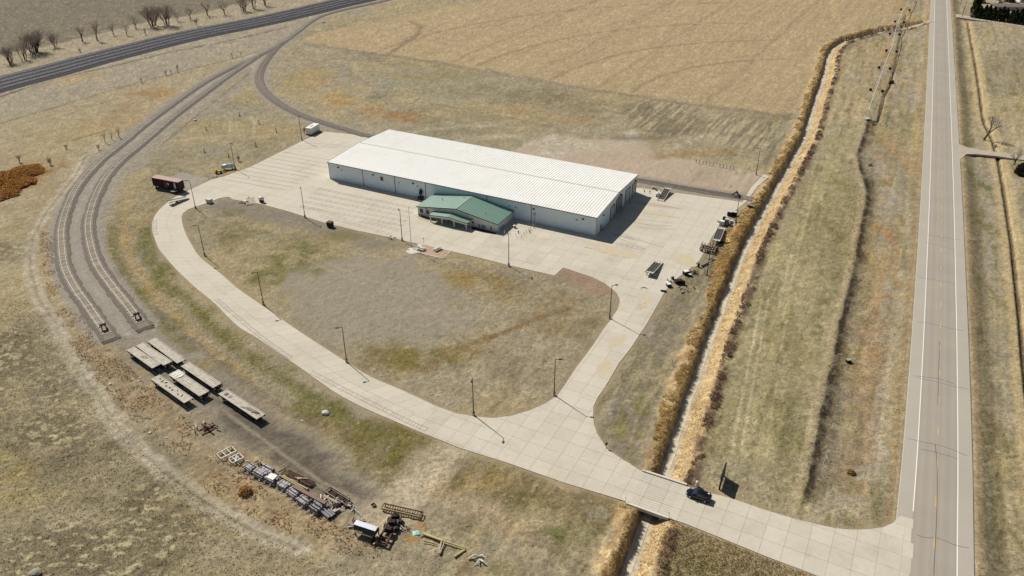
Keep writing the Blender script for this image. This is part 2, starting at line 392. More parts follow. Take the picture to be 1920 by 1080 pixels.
# ================================================================== ground: colours of grass, soil, stubble and weeds
ALB = 1 / 1.07
def C(r, g, b): return np.array(lin((r, g, b))) * ALB
STRIPS = [
    ([(1428,560),(1400,700),(1372,850)], .28, .22, (198,184,146), .75), ([(1441,558),(1415,700),(1390,850)], .28, .22, (198,184,146), .75),
    ([(1475,600),(1455,720),(1436,860)], .25, .2, (194,180,140), .6), ([(1530,300),(1492,440),(1455,600)], .25, .2, (194,180,140), .55), ([(1541,300),(1504,440),(1468,600)], .25, .2, (194,180,140), .55),
    ([(1660,700),(1645,800),(1628,900)], .3, .25, (186,172,138), .6), ([(1674,640),(1660,760),(1644,880)], .3, .25, (186,172,138), .5), ([(1620,620),(1600,740),(1575,880)], .3, .3, (120,98,70), .6),
    ([(1870,420),(1872,600),(1878,800),(1886,1000)], .35, .3, (126,114,76), .6), ([(1846,440),(1846,640),(1848,900)], .35, .3, (178,162,122), .5),
    ([(420,215),(432,232),(430,250)], .5, .4, (188,176,150), .7), ([(470,218),(478,232),(474,248)], .5, .4, (188,176,150), .7),
    ([(0,640),(60,620),(120,650)], .8, .8, (176,164,138), .5), ([(170,735),(260,790),(360,830),(470,905)], .5, .5, (172,156,126), .55),
    ([(850,850),(790,905),(700,950),(600,900),(500,830),(420,770)], .4, .35, (172,158,132), .6), ([(862,852),(800,912),(704,960),(596,908)], .4, .35, (172,158,132), .6),
    ([(560,470),(680,520),(800,560),(900,640)], .35, .3, (174,160,132), .5), ([(548,476),(668,528),(788,570),(884,650)], .35, .3, (174,160,132), .5),
    ([(890,800),(930,760),(1000,700),(1060,640)], .35, .3, (126,114,90), .5),
    ([(880,855),(850,900),(830,930)], .5, .5, (104,90,64), .7), ([(985,985),(1040,1030),(1100,1060)], .5, .5, (118,104,78), .5),
    ([(1150,745),(1185,690),(1240,600),(1290,530)], .4, .4, (120,108,88), .55), ([(1180,840),(1200,770),(1240,690)], .4, .4, (174,150,116), .5),
    ([(40,240),(140,210),(260,170)], .5, .5, (130,110,78), .5), ([(180,320),(240,270),(310,215)], .4, .4, (128,112,86), .6), ([(300,275),(390,200),(470,135)], .5, .4, (118,104,82), .6),
    ([(640,120),(700,165),(730,200)], .5, .5, (128,116,92), .6), ([(780,190),(900,210),(1050,240)], .6, .6, (130,116,90), .6), ([(800,215),(920,232),(1020,250)], .6, .5, (176,156,118), .6),
    ([(1010,300),(1060,285),(1120,278),(1190,262),(1180,250)], 3.0, 2.0, (186,172,148), .9),
    ([(1190,262),(1240,285),(1300,262),(1380,240)], 1.8, 1.6, (176,162,136), .7),
    ([(860,262),(940,255),(1010,262)], 2.2, 1.8, (182,168,142), .7),
    ([(250,600),(300,640),(350,660)], 5.0, 3.0, (158,147,128), .8),
    ([(213,430),(215,470),(240,530),(290,590),(360,655)], 1.6, 1.4, (116,108,60), .75),
    ([(236,370),(230,440),(250,500),(300,560),(380,640),(470,710)], 1.4, 1.2, (172,146,96), .7),
    ([(276,430),(283,490),(318,540),(388,602),(448,660),(538,722),(618,772),(720,820)], 2.2, 1.6, (116,110,56), .8),
    ([(330,560),(400,640),(480,700),(560,750)], 1.2, 1.2, (166,152,120), .6),
    ([(1640,560),(1630,640),(1615,720),(1600,800),(1590,880)], 2.0, 1.8, (156,126,90), .6),
    ([(1662,500),(1655,600),(1640,720),(1625,850)], 1.6, 1.6, (166,136,94), .6),
    ([(1685,420),(1672,560),(1655,700),(1640,820)], 1.2, 1.2, (158,132,98), .5),
    # entries: polyline in the survey, half width, soft edge, colour, strength
    ([(0,181),(100,147),(200,127),(325,97),(412,80),(480,65),(540,50)], 0.9, 0.8, (88,74,56), .85),
    ([(0,232),(90,205),(187,175),(287,147),(350,132),(450,107),(478,98)], 0.5, 0.6, (112,92,66), .8),
    ([(133,265),(165,255),(205,243)], 0.5, 0.4, (96,80,60), .8),
    ([(1735,44),(1700,25),(1692,0),(1690,-40)], 4.0, 2.5, (190,156,96), .9),
    ([(860,655),(940,625),(1000,600),(1072,577)], 0.8, 0.9, (132,104,64), .9),
    ([(700,720),(790,690),(860,655)], 1.2, 1.2, (150,124,84), .7),
    ([(770,40),(790,50),(785,62),(760,80),(730,100)], 1.8, 1.6, (132,116,86), .75),
    ([(610,88),(660,95),(720,103),(800,115),(900,132),(1000,150),(1120,170),(1250,190),(1350,203),(1480,218)], 2.0, 2.0, (142,120,92), .65),
    ([(738,160),(655,180),(650,150),(640,118)], 1.6, 1.5, (150,142,122), .5),
    ([(1750,40),(1720,58),(1702,80),(1700,110),(1704,140)], 1.4, 1.2, (178,168,146), .55),
    ([(1640,290),(1652,310),(1660,340),(1672,380),(1685,410)], 2.2, 2.0, (172,162,142), .6),
    ([(290,575),(330,610),(390,665),(450,710),(520,760),(600,800)], 0.9, 0.9, (128,112,86), .6),
    ([(1160,260),(1230,258),(1300,245),(1370,250),(1430,262)], 3.0, 2.5, (124,112,92), .6),
    ([(755,252),(800,242),(880,235),(960,238)], 1.6, 1.4, (178,165,138), .7),
    ([(856,842),(815,870),(780,905),(750,945),(725,975)], 4.2, 2.4, (190,172,140), 1.0),
    ([(815,925),(880,945),(940,975),(985,1010)], 2.2, 2.0, (178,152,116), .7),
    ([(330,950),(380,945),(425,950),(440,955)], 0.35, 0.3, (62,54,42), .9),
    ([(365,968),(400,962),(425,975)], 0.35, 0.3, (62,54,42), .85),
    ([(990,1005),(1050,1035),(1110,1080)], 1.5, 2.0, (150,134,106), .4),
]
ZONES = [   # polygon in the survey, soft edge, edge raggedness, colour, strength
    ([(-700,210),(0,102),(80,88),(130,76),(200,60),(280,40),(350,30),(400,18),(470,0),(560,-25),(900,-110),(1100,-150),(-900,-150)], 1.5, 2, (126,115,93), 1),
    ([(-700,212),(0,104),(130,78),(200,62),(280,42),(350,32),(470,2),(560,-23),(900,-108),(900,-60),(640,-4),(480,33),(350,58),(200,94),(0,147),(-300,218)], 2, 3, (166,151,122), 1),
    ([(-300,245),(0,169),(200,117),(350,80),(480,52),(600,24),(640,22),(560,55),(505,90),(450,105),(350,130),(187,173),(0,230),(-300,300)], 2, 4, (163,150,125), .95),
    ([(-300,300),(0,232),(187,175),(350,132),(450,107),(505,92),(420,135),(330,190),(240,255),(160,310),(110,360),(60,400),(-200,520)], 2, 4, (168,151,116), 1),
    ([(560,75),(600,62),(680,45),(770,25),(900,5),(1000,-8),(1100,-30),(1500,-80),(1690,-110),(1690,0),(1690,48),(1600,70),(1550,95),(1540,130),(1520,180),(1500,214),(1440,211),(1350,200),(1250,186),(1120,166),(1000,146),(900,128),(800,111),(720,100),(640,88)], 1.5, 3, (180,156,114), 1),
    ([(1660,70),(1700,60),(1690,90),(1665,160),(1640,215),(1620,228),(1520,228),(1548,160),(1572,100),(1610,84)], 1.5, 2, (176,155,115), .9),
    ([(985,268),(1060,262),(1150,262),(1195,262),(1225,282),(1245,293),(1330,306),(1440,328),(1402,367),(1300,351),(1197,333),(1150,322),(960,285)], 1.2, .75, (188,166,140), 1),
    ([(985,268),(1040,250),(1120,270),(1020,300)], 2, 2, (186,172,146), .75),
    ([(1170,195),(1300,195),(1320,240),(1240,262),(1190,240)], 3, 3, (128,116,92), .6),
    ([(1056,501),(1080,509),(1110,519),(1135,531),(1146,541),(1157,551),(1130,560),(1060,530),(1040,518)], .5, .6, (158,132,106), .8),
    ([(500,520),(620,480),(760,480),(860,530),(880,610),(760,645),(640,640),(560,600)], 5, 7, (157,145,122), 1),
    ([(340,370),(450,372),(700,440),(760,460),(700,470),(560,430),(400,395)], 3, 3, (138,128,110), .8),
    ([(780,480),(1040,520),(1010,560),(900,520)], 4, 4, (142,130,108), .6),
    ([(1700,200),(1740,190),(1735,330),(1725,560),(1710,700),(1690,960),(1655,980),(1620,985),(1680,700),(1700,400)], 3, 1, (128,116,72), .45),
    ([(1805,100),(1920,90),(1990,100),(1990,250),(1900,230),(1850,160)], 2, 3, (146,131,100), .7),
    ([(1870,180),(1990,170),(1990,290),(1900,280)], 3, 3, (176,156,110), .7),
    ([(1800,-40),(1870,-60),(2100,-60),(2100,50),(1900,40),(1835,22)], 2, 2, (168,152,118), .5),
    ([(1810,275),(1850,283),(1930,292),(2050,300),(2050,312),(1920,299),(1870,292),(1812,288)], .4, .4, (186,175,155), 1),
    ([(1796,25),(1830,33),(1930,45),(2060,60),(2060,65),(1930,50),(1830,38),(1796,31)], .5, .4, (186,172,146), .9),
    ([(1885,300),(1920,295),(1960,320),(1940,340),(1900,330)], 1, 1, (128,116,48), .7),
    ([(205,620),(300,610),(420,690),(560,800),(700,900),(720,960),(640,940),(520,860),(430,840),(360,760),(290,730),(230,680)], 3, 3, (140,129,110), .85),
    ([(395,745),(500,790),(600,850),(690,925),(650,940),(560,890),(470,840),(430,800)], 2, 3, (97,88,74), .75),
    ([(105,600),(190,625),(240,690),(330,770),(440,850),(640,985),(700,1040),(560,1010),(380,900),(260,790),(150,660)], 3, 4, (158,134,98), .7),
    ([(60,330),(140,345),(110,420),(95,500),(140,600),(110,610),(72,540),(62,450)], 2, 3, (168,146,108), .7),
    ([(130,420),(160,420),(165,460),(205,540),(260,610),(215,620),(150,545),(128,480)], 1, 1, (156,148,132), .8),
    ([(280,270),(420,145),(470,120),(485,130),(470,160),(330,260),(245,330),(215,380),(195,440),(215,510),(290,600),(265,615),(190,505),(172,440),(195,350)], 1.5, 1.5, (156,145,124), .75),
    ([(465,118),(490,100),(492,118),(478,135)], .8, .8, (178,168,148), .9),
    ([(60,560),(0,600),(-100,800),(-100,1200),(500,1200),(620,1080),(480,1000),(380,945),(260,850),(170,730),(110,640)], 4, 6, (150,136,103), .55),
    ([(0,820),(200,820),(300,900),(200,950),(0,900)], 8, 12, (121,109,82), .5),
    ([(870,850),(960,880),(1060,912),(1165,942),(1140,990),(1000,960),(880,930),(815,905)], 3, 3, (136,118,78), .9),
    ([(600,790),(700,795),(790,815),(842,846),(790,880),(730,905),(680,870)], 3, 4, (126,113,68), .8),
    ([(1275,985),(1340,1005),(1450,1050),(1530,1083),(1400,1100),(1240,1100),(1250,1020)], 3, 4, (142,124,86), .6),
    ([(1120,750),(1160,690),(1245,555),(1330,490),(1370,420),(1395,400),(1380,470),(1345,560),(1290,700),(1235,850),(1195,875),(1160,850),(1120,800)], 2, 3, (143,131,106), .85),
    ([(1380,610),(1560,250),(1610,240),(1600,330),(1620,370),(1590,540),(1560,650),(1520,830),(1500,940),(1420,950),(1330,900),(1290,860),(1340,720)], 4, 3, (164,150,106), .8),
    ([(1290,870),(1370,850),(1420,900),(1440,950),(1340,920)], 4, 4, (163,148,118), .7),
    ([(1600,600),(1690,560),(1700,420),(1660,400),(1640,450)], 5, 4, (158,134,94), .5),
    ([(1570,760),(1660,740),(1650,900),(1560,930)], 5, 4, (146,137,118), .6),
    ([(770,456),(846,471),(830,490),(770,475)], 1, 1, (150,136,112), .6),
    ([(317,334),(340,324),(392,336),(350,359),(335,352)], .3, .3, (165,156,139), .95),
]
BLOBS = [   # centre and radii in the survey, colour, strength
    (960,545,60,22,(150,128,78),.6),(905,520,70,18,(152,126,70),.7),(800,670,90,32,(128,112,56),.8),(900,650,70,30,(146,124,76),.6),(560,480,60,30,(122,115,62),.75),(500,520,40,20,(118,112,58),.7),(430,445,60,22,(128,118,76),.6),
    (420,400,30,9,(128,116,80),.6),(640,445,60,12,(134,121,72),.6),(1060,590,90,40,(150,128,86),.6),(990,700,70,30,(142,128,98),.5),(1100,620,30,25,(134,120,88),.5),
    (270,450,14,70,(122,116,58),.6),(255,430,10,80,(160,136,86),.6),(300,520,22,50,(120,114,52),.7),(360,600,50,34,(124,114,58),.6),(480,690,60,26,(128,116,66),.65),(600,770,60,26,(116,108,54),.75),(690,810,60,26,(126,110,58),.75),(740,845,26,34,(118,108,46),.8),(620,800,40,20,(134,110,66),.6),
    (560,690,30,16,(120,112,56),.5),(430,640,40,16,(146,130,80),.5),(380,690,40,18,(146,128,80),.6),(900,900,60,20,(150,126,70),.7),(1000,940,70,20,(118,108,62),.6),(940,905,50,16,(160,134,76),.5),(1060,1005,50,20,(110,112,52),.6),(1310,1060,60,22,(118,114,66),.6),
    (560,150,40,14,(168,145,90),.6),(600,140,50,16,(172,142,86),.6),(700,205,50,14,(170,134,80),.75),(640,185,36,14,(172,140,84),.7),(760,215,40,10,(160,124,72),.7),(740,160,50,20,(150,144,118),.6),(720,175,30,10,(128,122,100),.7),(800,140,90,14,(150,138,94),.7),(900,170,90,16,(140,130,92),.7),(1000,185,90,18,(138,126,92),.7),(1090,205,90,18,(142,128,92),.6),
    (960,205,70,12,(168,140,96),.6),(1060,225,60,10,(166,140,98),.6),(1400,225,60,16,(156,140,104),.7),(1340,240,50,12,(150,134,102),.6),(1300,290,70,8,(158,128,82),.6),(1360,285,50,8,(160,132,84),.6),(1450,255,30,26,(150,138,112),.5),
    (1690,120,16,40,(178,144,76),.55),(1655,165,18,14,(170,138,82),.5),(1700,300,10,60,(176,132,70),.7),(1665,250,20,36,(166,136,84),.6),(1640,480,22,60,(168,136,80),.5),(1650,420,16,24,(170,126,68),.7),(1720,260,8,90,(122,116,58),.6),(1712,460,10,80,(120,116,56),.6),(1700,620,9,80,(128,118,60),.6),(1610,690,14,80,(160,128,80),.6),(1640,650,14,60,(152,118,74),.5),(1650,800,12,70,(138,122,84),.5),
    (1580,350,30,40,(136,126,72),.5),(1560,430,20,70,(140,128,74),.5),(1470,520,50,90,(166,152,110),.5),(1420,720,50,80,(158,148,106),.6),(1460,620,40,80,(144,132,80),.5),(1390,880,60,30,(152,142,108),.5),(1480,800,30,90,(146,134,84),.5),(1500,900,20,26,(118,112,66),.5),(1400,590,30,20,(160,152,128),.4),
    (1820,130,10,50,(126,118,66),.6),(1830,330,12,40,(112,112,50),.7),(1850,420,14,60,(116,114,54),.7),(1860,540,14,70,(126,116,66),.5),(1840,760,12,120,(124,112,66),.5),(1880,700,20,60,(172,156,122),.5),(1835,900,8,160,(122,108,64),.5),(1880,860,20,60,(156,138,86),.5),(1870,1000,20,90,(152,138,104),.5),
    (1190,640,20,30,(128,118,72),.6),(1200,760,16,30,(122,116,54),.75),(1170,800,18,24,(134,124,66),.6),(1230,700,20,30,(150,130,92),.5),(1210,620,22,20,(146,138,122),.6),(1150,770,14,24,(150,142,124),.6),(1180,840,20,14,(142,132,108),.6),
    (40,330,44,36,(146,100,44),.85),(60,290,70,20,(170,148,104),.5),(230,230,60,20,(166,136,88),.6),(280,175,46,14,(168,132,82),.7),(240,205,40,12,(160,134,96),.6),(110,250,70,20,(170,148,100),.6),(130,145,60,10,(178,148,96),.5),(420,150,40,10,(166,146,100),.5),(400,230,70,14,(164,144,96),.5),(430,210,40,14,(150,142,118),.6),(470,190,50,12,(156,140,94),.5),(460,285,70,18,(150,142,112),.6),(400,280,60,14,(152,144,120),.6),(330,300,40,14,(156,140,104),.5),(540,215,30,12,(154,142,104),.5),(520,240,50,12,(168,148,94),.5),
    (90,880,90,24,(118,108,78),.6),(180,850,60,30,(122,110,82),.6),(30,900,50,40,(158,138,86),.6),(60,940,70,26,(160,142,92),.5),(120,1010,60,20,(150,138,108),.5),(250,1000,60,20,(166,150,96),.5),(300,1050,60,20,(140,130,86),.4),(200,930,80,16,(142,130,96),.5),(400,1040,90,26,(160,146,116),.6),(520,1040,60,24,(152,136,108),.5),(30,660,70,60,(130,118,88),.5),(60,760,50,40,(120,108,84),.5),(120,720,40,40,(146,134,112),.5),(20,850,20,14,(172,162,96),.5),
    (760,1030,60,24,(154,142,106),.5),(880,980,60,22,(140,126,92),.5),(1000,1060,60,20,(140,128,104),.5),(930,1070,50,16,(134,122,84),.5),(650,1060,60,16,(150,138,110),.5),(790,985,14,12,(176,130,66),.8),(775,1010,16,12,(170,128,62),.8),(720,960,30,12,(158,136,84),.5),
    (1110,990,40,30,(112,106,64),.6),(1120,960,30,12,(150,144,128),.5),(990,1030,50,24,(146,132,108),.5),(860,890,14,20,(120,112,62),.5),
]
BARE = {(157,145,122), (178,157,131), (188,166,140), (140,129,110), (138,128,110), (97,88,74), (165,156,139), (156,148,132), (158,132,106)}
ROWA = math.radians(61.5)
def ground_colour(x, y, f):
    n = len(x)
    # broad mixture of dry grass tones
    a = fbm(x, y, 26.0, 4, 31); b = fbm(x, y, 7.0, 4, 41); c = fbm(x, y, 55.0, 3, 51)
    col = C(160,146,116)[None] + (C(168,150,110) - C(160,146,116))[None] * sstep(.45, .65, a)[:, None]
    def mix(colour, m):
        nonlocal col
        col = col * (1 - m[:, None]) + np.asarray(colour)[None] * m[:, None]
    mix(C(140,129,96), .6 * sstep(.50, .68, c) * sstep(.35, .6, b))
    wx = (fbm(x, y, 5.0, 4, 61) - .5) * 2; wy = (fbm(x, y, 5.0, 4, 71) - .5) * 2
    wx2 = (fbm(x, y, 18.0, 3, 62) - .5) * 2; wy2 = (fbm(x, y, 18.0, 3, 72) - .5) * 2
    tex = fbm(x, y, 4.0, 5, 81, .62)
    bare = np.zeros(n)
    for poly, soft, rag, colour, st in ZONES:
        P = [v.xy for v in GL(poly)]; r = soft + rag * 2
        m = near(x, y, P, r)
        if not m.any(): continue
        d = sd_poly(x[m] + wx[m] * rag + wx2[m] * rag * .6, y[m] + wy[m] * rag + wy2[m] * rag * .6, P)
        w = np.zeros(n); w[m] = st * 1.2 * (1 - sstep(-soft, soft, d)) * (1 if rag < .8 else (0.72 + .28 * sstep(.3, .6, tex[m])))
        mix(C(*colour), np.clip(w, 0, 1))
        bare = np.maximum(bare, np.clip(w, 0, 1)) if colour in BARE else bare * (1 - np.clip(w, 0, 1))
    f['bare'] = bare
    for px, py, rx, ry, colour, st in BLOBS:
        c0 = G(px, py); k = (G(px + 1, py) - c0).length; ky = (G(px, py - 1) - G(px, py + 1)).length / 2
        ax, ay = rx * k, ry * ky
        m = (np.abs(x - c0.x) < ax * 2.2) & (np.abs(y - c0.y) < ay * 2.2)
        if not m.any(): continue
        dx = (x[m] - c0.x) / ax + wx2[m] * .7 + wx[m] * .35; dy = (y[m] - c0.y) / ay + wy2[m] * .7 + wy[m] * .35
        w = np.zeros(n); w[m] = st * 1.4 * (1 - sstep(.35, 1.35, np.sqrt(dx * dx + dy * dy))) * (.35 + .65 * sstep(.3, .6, tex[m]))
        mix(C(*colour), np.clip(w, 0, 1))
    for pts, hwid, soft, colour, st in STRIPS:
        P = [tuple(v.xy) for v in GL(pts)]; r = hwid + soft + 2
        m = near(x, y, P, r)
        if not m.any(): continue
        d = d_line(x[m] + wx[m] * min(1.2, hwid), y[m] + wy[m] * min(1.2, hwid), P)[0]
        w = np.zeros(n); w[m] = st * (1 - sstep(hwid - soft, hwid + soft, d)) * (.65 + .35 * sstep(.3, .55, tex[m]))
        mix(C(*colour), w)
    # stubble rows in the corn field and the strip under the irrigation machine
    cf = [v.xy for v in GL(ZONES[4][0])]; c2 = [v.xy for v in GL(ZONES[5][0])]
    m = near(x, y, cf, 1); inf = np.zeros(n); inf[m] = 1 - sstep(-4, 1, sd_poly(x[m], y[m], cf))
    u = -x * math.sin(ROWA) + y * math.cos(ROWA); v = x * math.cos(ROWA) + y * math.sin(ROWA)
    rows = fbm(u / 1.6, v / 30.0, 1.0, 3, 91)
    lng = fbm(u / 9.0, v / 120.0, 1.0, 2, 92)
    col *= (1 + inf * ((rows - .5) * .24 + (lng - .5) * .08))[:, None]
    for q in ((1340,120), (1240,88), (1190,53), (1060,20)):       # wheel tracks of the pivot
        w0 = G(*q).xy; rr = (w0 - PIVOT).length
        d = np.abs(np.hypot(x - PIVOT.x, y - PIVOT.y) - rr)
        mix(C(140,118,84), .55 * inf * (1 - sstep(.5, 1.9, d)) * (x < PIVOT.x))
    for o in (-58, -20, 33, 70, 118):
        mix(C(142,122,90), .35 * inf * (1 - sstep(.5, 2.0, np.abs(u - 110 - o + wx2 * 2))))
    m = near(x, y, c2, 1); in2 = np.zeros(n); in2[m] = 1 - sstep(-3, 1, sd_poly(x[m], y[m], c2))
    hs = f['hw']; ha = f['hal']
    r2 = fbm(hs / 1.1, ha / 22.0, 1.0, 3, 95)
    col *= (1 + in2 * (r2 - .5) * .35)[:, None]
    # stripes along the highway left by mowing
    str_m = (1 - sstep(60, 95, np.abs(hs))) * sstep(7, 9, np.abs(hs)) * (1 - inf)
    st1 = fbm(hs / 1.7, ha / 34.0, 1.0, 4, 97); st2 = fbm(hs / 5.5, ha / 60.0, 1.0, 3, 98)
    col *= (1 + str_m * ((st1 - .5) * .45 + (st2 - .5) * .30))[:, None]
    east = sstep(3, 7, f['swale'])
    mix(C(172,138,92), .65 * str_m * east * sstep(.54, .64, fbm(hs / 1.5, ha / 26.0, 1.0, 4, 197)) * sstep(.38, .55, tex) * (hs > 8.5))
    mix(C(176,160,112), .5 * str_m * sstep(.52, .62, fbm(hs / 1.0, ha / 18.0, 1.0, 4, 198)) * sstep(.4, .56, tex))
    mix(C(116,106,62), .5 * str_m * sstep(.54, .64, fbm(hs / 1.6, ha / 16.0, 1.0, 4, 199)) * sstep(.42, .56, tex))
    mix(C(164,154,133), .5 * str_m * sstep(.56, .66, fbm(hs / 4.0, ha / 40.0, 1.0, 3, 99)) * east * sstep(.4, .55, tex))
    # furrowed weedy rows north-east of the building
    fur = [v.xy for v in GL([(1160,215),(1200,190),(1310,200),(1300,250),(1230,255)])]
    fur2 = [v.xy for v in GL([(1310,262),(1340,215),(1460,235),(1450,285),(1380,275)])]
    for q in (fur, fur2):
        m = near(x, y, q, 3); w = np.zeros(n); w[m] = 1 - sstep(-2, 3, sd_poly(x[m] + wx[m] * 2, y[m] + wy[m] * 2, q))
        s1 = fbm(u / 1.1, v / 14.0, 1.0, 3, 93)
        mix(C(122,110,86), .5 * w * sstep(.52, .62, s1)); mix(C(188,170,128), .6 * w * sstep(.56, .44, s1) if False else .6 * w * (1 - sstep(.38, .48, s1)))
    # swale: dark matted weeds below the bank, pale dry bank
    s = f['swale']
    sm = sstep(2, 10, f['conc'])
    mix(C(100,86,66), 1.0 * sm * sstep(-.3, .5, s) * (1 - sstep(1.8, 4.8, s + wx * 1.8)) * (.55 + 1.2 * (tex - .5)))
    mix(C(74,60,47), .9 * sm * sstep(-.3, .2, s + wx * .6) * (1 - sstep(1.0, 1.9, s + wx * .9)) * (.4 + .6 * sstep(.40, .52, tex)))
    mix(C(184,164,124), .75 * sm * sstep(-2.4, -1.8, s) * (1 - sstep(-.8, -.1, s)))
    mix(C(84,70,54), .7 * (1 - sstep(.2, .8, np.abs(f['furrow']))))
    # highway verge
    hw = np.abs(hs)
    mix(C(176,156,118), .85 * sstep(6.3, 6.6, hw) * (1 - sstep(7.2, 8.6, hw + wx * .4)))
    mix(C(150,120,78), .5 * sstep(6.9, 7.3, hw) * (1 - sstep(7.8, 8.8, hw)))
    mix(C(116,102,68), .55 * sstep(7.8, 8.6, hw) * (1 - sstep(10.5, 13, hw)) * (hs < 0))
    # big ditch: pale silt in the bed, straw banks with browner patches
    o = f['ditch']; ow = o + wx * .5
    cmb = fbm((x * .9 - y * .43) / .8, (x * .43 + y * .9) / .35, 1.0, 3, 27)
    stw = np.where(o > 0, 1 - sstep(3.4, 6.4, o + wx * 2.2 + wx2 * 1.0), 1 - sstep(3.8, 6.0, -o + wx * 1.6))
    mix(C(196,166,114), .97 * stw)
    mix(C(168,134,88), .6 * stw * sstep(.52, .66, cmb)); mix(C(212,186,134), .5 * stw * (1 - sstep(.36, .46, cmb)))
    mix(C(150,112,74), .6 * stw * sstep(.54, .66, tex) * (o > 0))
    mix(C(112,86,66), .85 * sstep(3.9, 4.7, -ow) * (1 - sstep(5.8, 7.2, -ow)) * sstep(.40, .50, tex))
    mix(C(200,186,158), (1 - sstep(.9, 1.4, ow)) * (1 - sstep(.9, 1.5, -ow)))
    # ditch east of the highway
    rd = np.abs(f['rd'])
    mix(C(192,168,120), .85 * (1 - sstep(2.2, 4.0, rd + wx * .8)))
    mix(C(70,56,42), .85 * (1 - sstep(.25, .7, rd + wx * .3)))
    # ballast shoulders and dusty edges of the concrete
    btw = np.maximum(np.abs(f['tr0']), np.abs(f['tr1']))
    mix(C(176,165,147), 1.0 * (1 - sstep(4.8, 6.4, btw + wx * .4)))
    mix(C(158,148,131), .95 * (1 - sstep(2.8, 5.2, f['tr'] + wx * .7)))
    mix(C(166,150,122), .8 * sstep(12.5, 13.5, np.abs(f['main'])) * (1 - sstep(14.5, 16.5, np.abs(f['main']) + wx * .5)))
    mix(C(172,146,116), .55 * (1 - sstep(.15, .9, f['conc'] + wx * .3)) * (f['conc'] > -1))
    # two-rut dirt track
    d, _ = dl(x, y, DIRT_TRACK, 14)
    d = d + wx * .5
    mix(C(184,171,146), .95 * (1 - sstep(1.0, 2.6, np.abs(d))) * (.65 + .35 * sstep(.35, .6, b)))
    mix(C(140,128,92), .6 * (1 - sstep(.2, .6, np.abs(d))) * sstep(.4, .55, a))
    # pale bunch grass clumps on darker thatch in the west meadow
    mw = [v.xy for v in GL([(-250,400),(40,470),(100,640),(180,760),(290,885),(470,1005),(620,1085),(760,1200),(-250,1250)])]
    m = near(x, y, mw, 12); w = np.zeros(n); w[m] = 1 - sstep(-6, 8, sd_poly(x[m] + wx2[m] * 6, y[m] + wy2[m] * 6, mw))
    big = fbm(x, y, 16.0, 3, 301)
    mix(C(116,104,77), .7 * w * sstep(.40, .60, big))
    cl = fbm(x / 1.35, y / .85, 1.0, 2, 303)
    mix(C(186,173,132), .8 * w * sstep(.60, .70, cl) * (.35 + .65 * sstep(.38, .55, big)))
    # tussock mottling at several sizes
    rough = sstep(.2, 2.0, f['conc']) * sstep(2.2, 4, f['tr'])
    t1 = fbm(x, y, 1.1, 3, 83, .6); t2 = fbm(x, y, 3.2, 3, 84, .6)
    amp = rough * (1 - .35 * inf) * (1 - .65 * bare); rough = rough * (1 - .6 * bare)
    col *= (1 + amp * ((t1 - .5) * .50 + (t2 - .5) * .42))[:, None]
    sp = vnoise(x / .55, y / .55, 85)
    grain = vnoise(x / .31 + 7.3, y / .31, 86)
    col *= (1 + (rough * .30) * (grain - .5) * 2 * (.5 + .5 * sstep(.35, .6, t2)))[:, None]
    mix(C(200,188,156), .40 * amp * sstep(.84, .96, sp)); mix(C(96,84,62), .28 * amp * (1 - sstep(.04, .13, sp)))
    lum = col @ np.array([.3, .55, .15])
    col = col * .88 + lum[:, None] * .12 * np.array([1.04, 1.0, .93])[None]
    return np.clip(col * .895, .004, .9)

# ================================================================== ground sheet
def gz(x, y):
    return float(ground_height(np.array([float(x)]), np.array([float(y)]))[0])
ys = [72.0]
while ys[-1] < 760: ys.append(ys[-1] + 0.92 * (ys[-1] ** 2 + H_CAM ** 2) / (H_CAM * 796))
ys = np.array([-3000, -800, -200, -20, 30, 55] + ys + [800, 850, 920, 1000, 1120, 1300, 1600, 2000, 2600, 3500, 5000, 8000.])
ss = np.concatenate([[-30, -8, -3.5, -2.0], np.linspace(-1.3, 1.3, 1020), [2.0, 3.5, 8, 30]])
hwid = 960 / F_PX * (np.clip(ys, 60, None) * CT + H_CAM * ST)
X = ss[None, :] * hwid[:, None]; Y = np.repeat(ys[:, None], len(ss), 1)
gx, gy = X.ravel(), Y.ravel()
FLD = {}
gzv = ground_height(gx, gy, FLD)
far = (np.abs(gy) > 900)
gzv = np.where(far, -0.2, gzv)
gcol = ground_colour(gx, gy, FLD)
R_, C_ = X.shape
i = np.arange((R_ - 1) * C_).reshape(R_ - 1, C_)[:, :-1].ravel()
gf = np.c_[i, i + 1, i + C_ + 1, i + C_]
m_ground = mat('ground_soil_and_grass', (150,135,100), rough=0.95, var=0.40, scale=3.2, bump=0.6, spec=0.1, attr=True)
ground = np_mesh('ground', np.c_[gx, gy, gzv], gf, m_ground, gcol, smooth=True)
tag(ground, 'dry tan winter grassland and stubble fields around the yard', kind='structure')
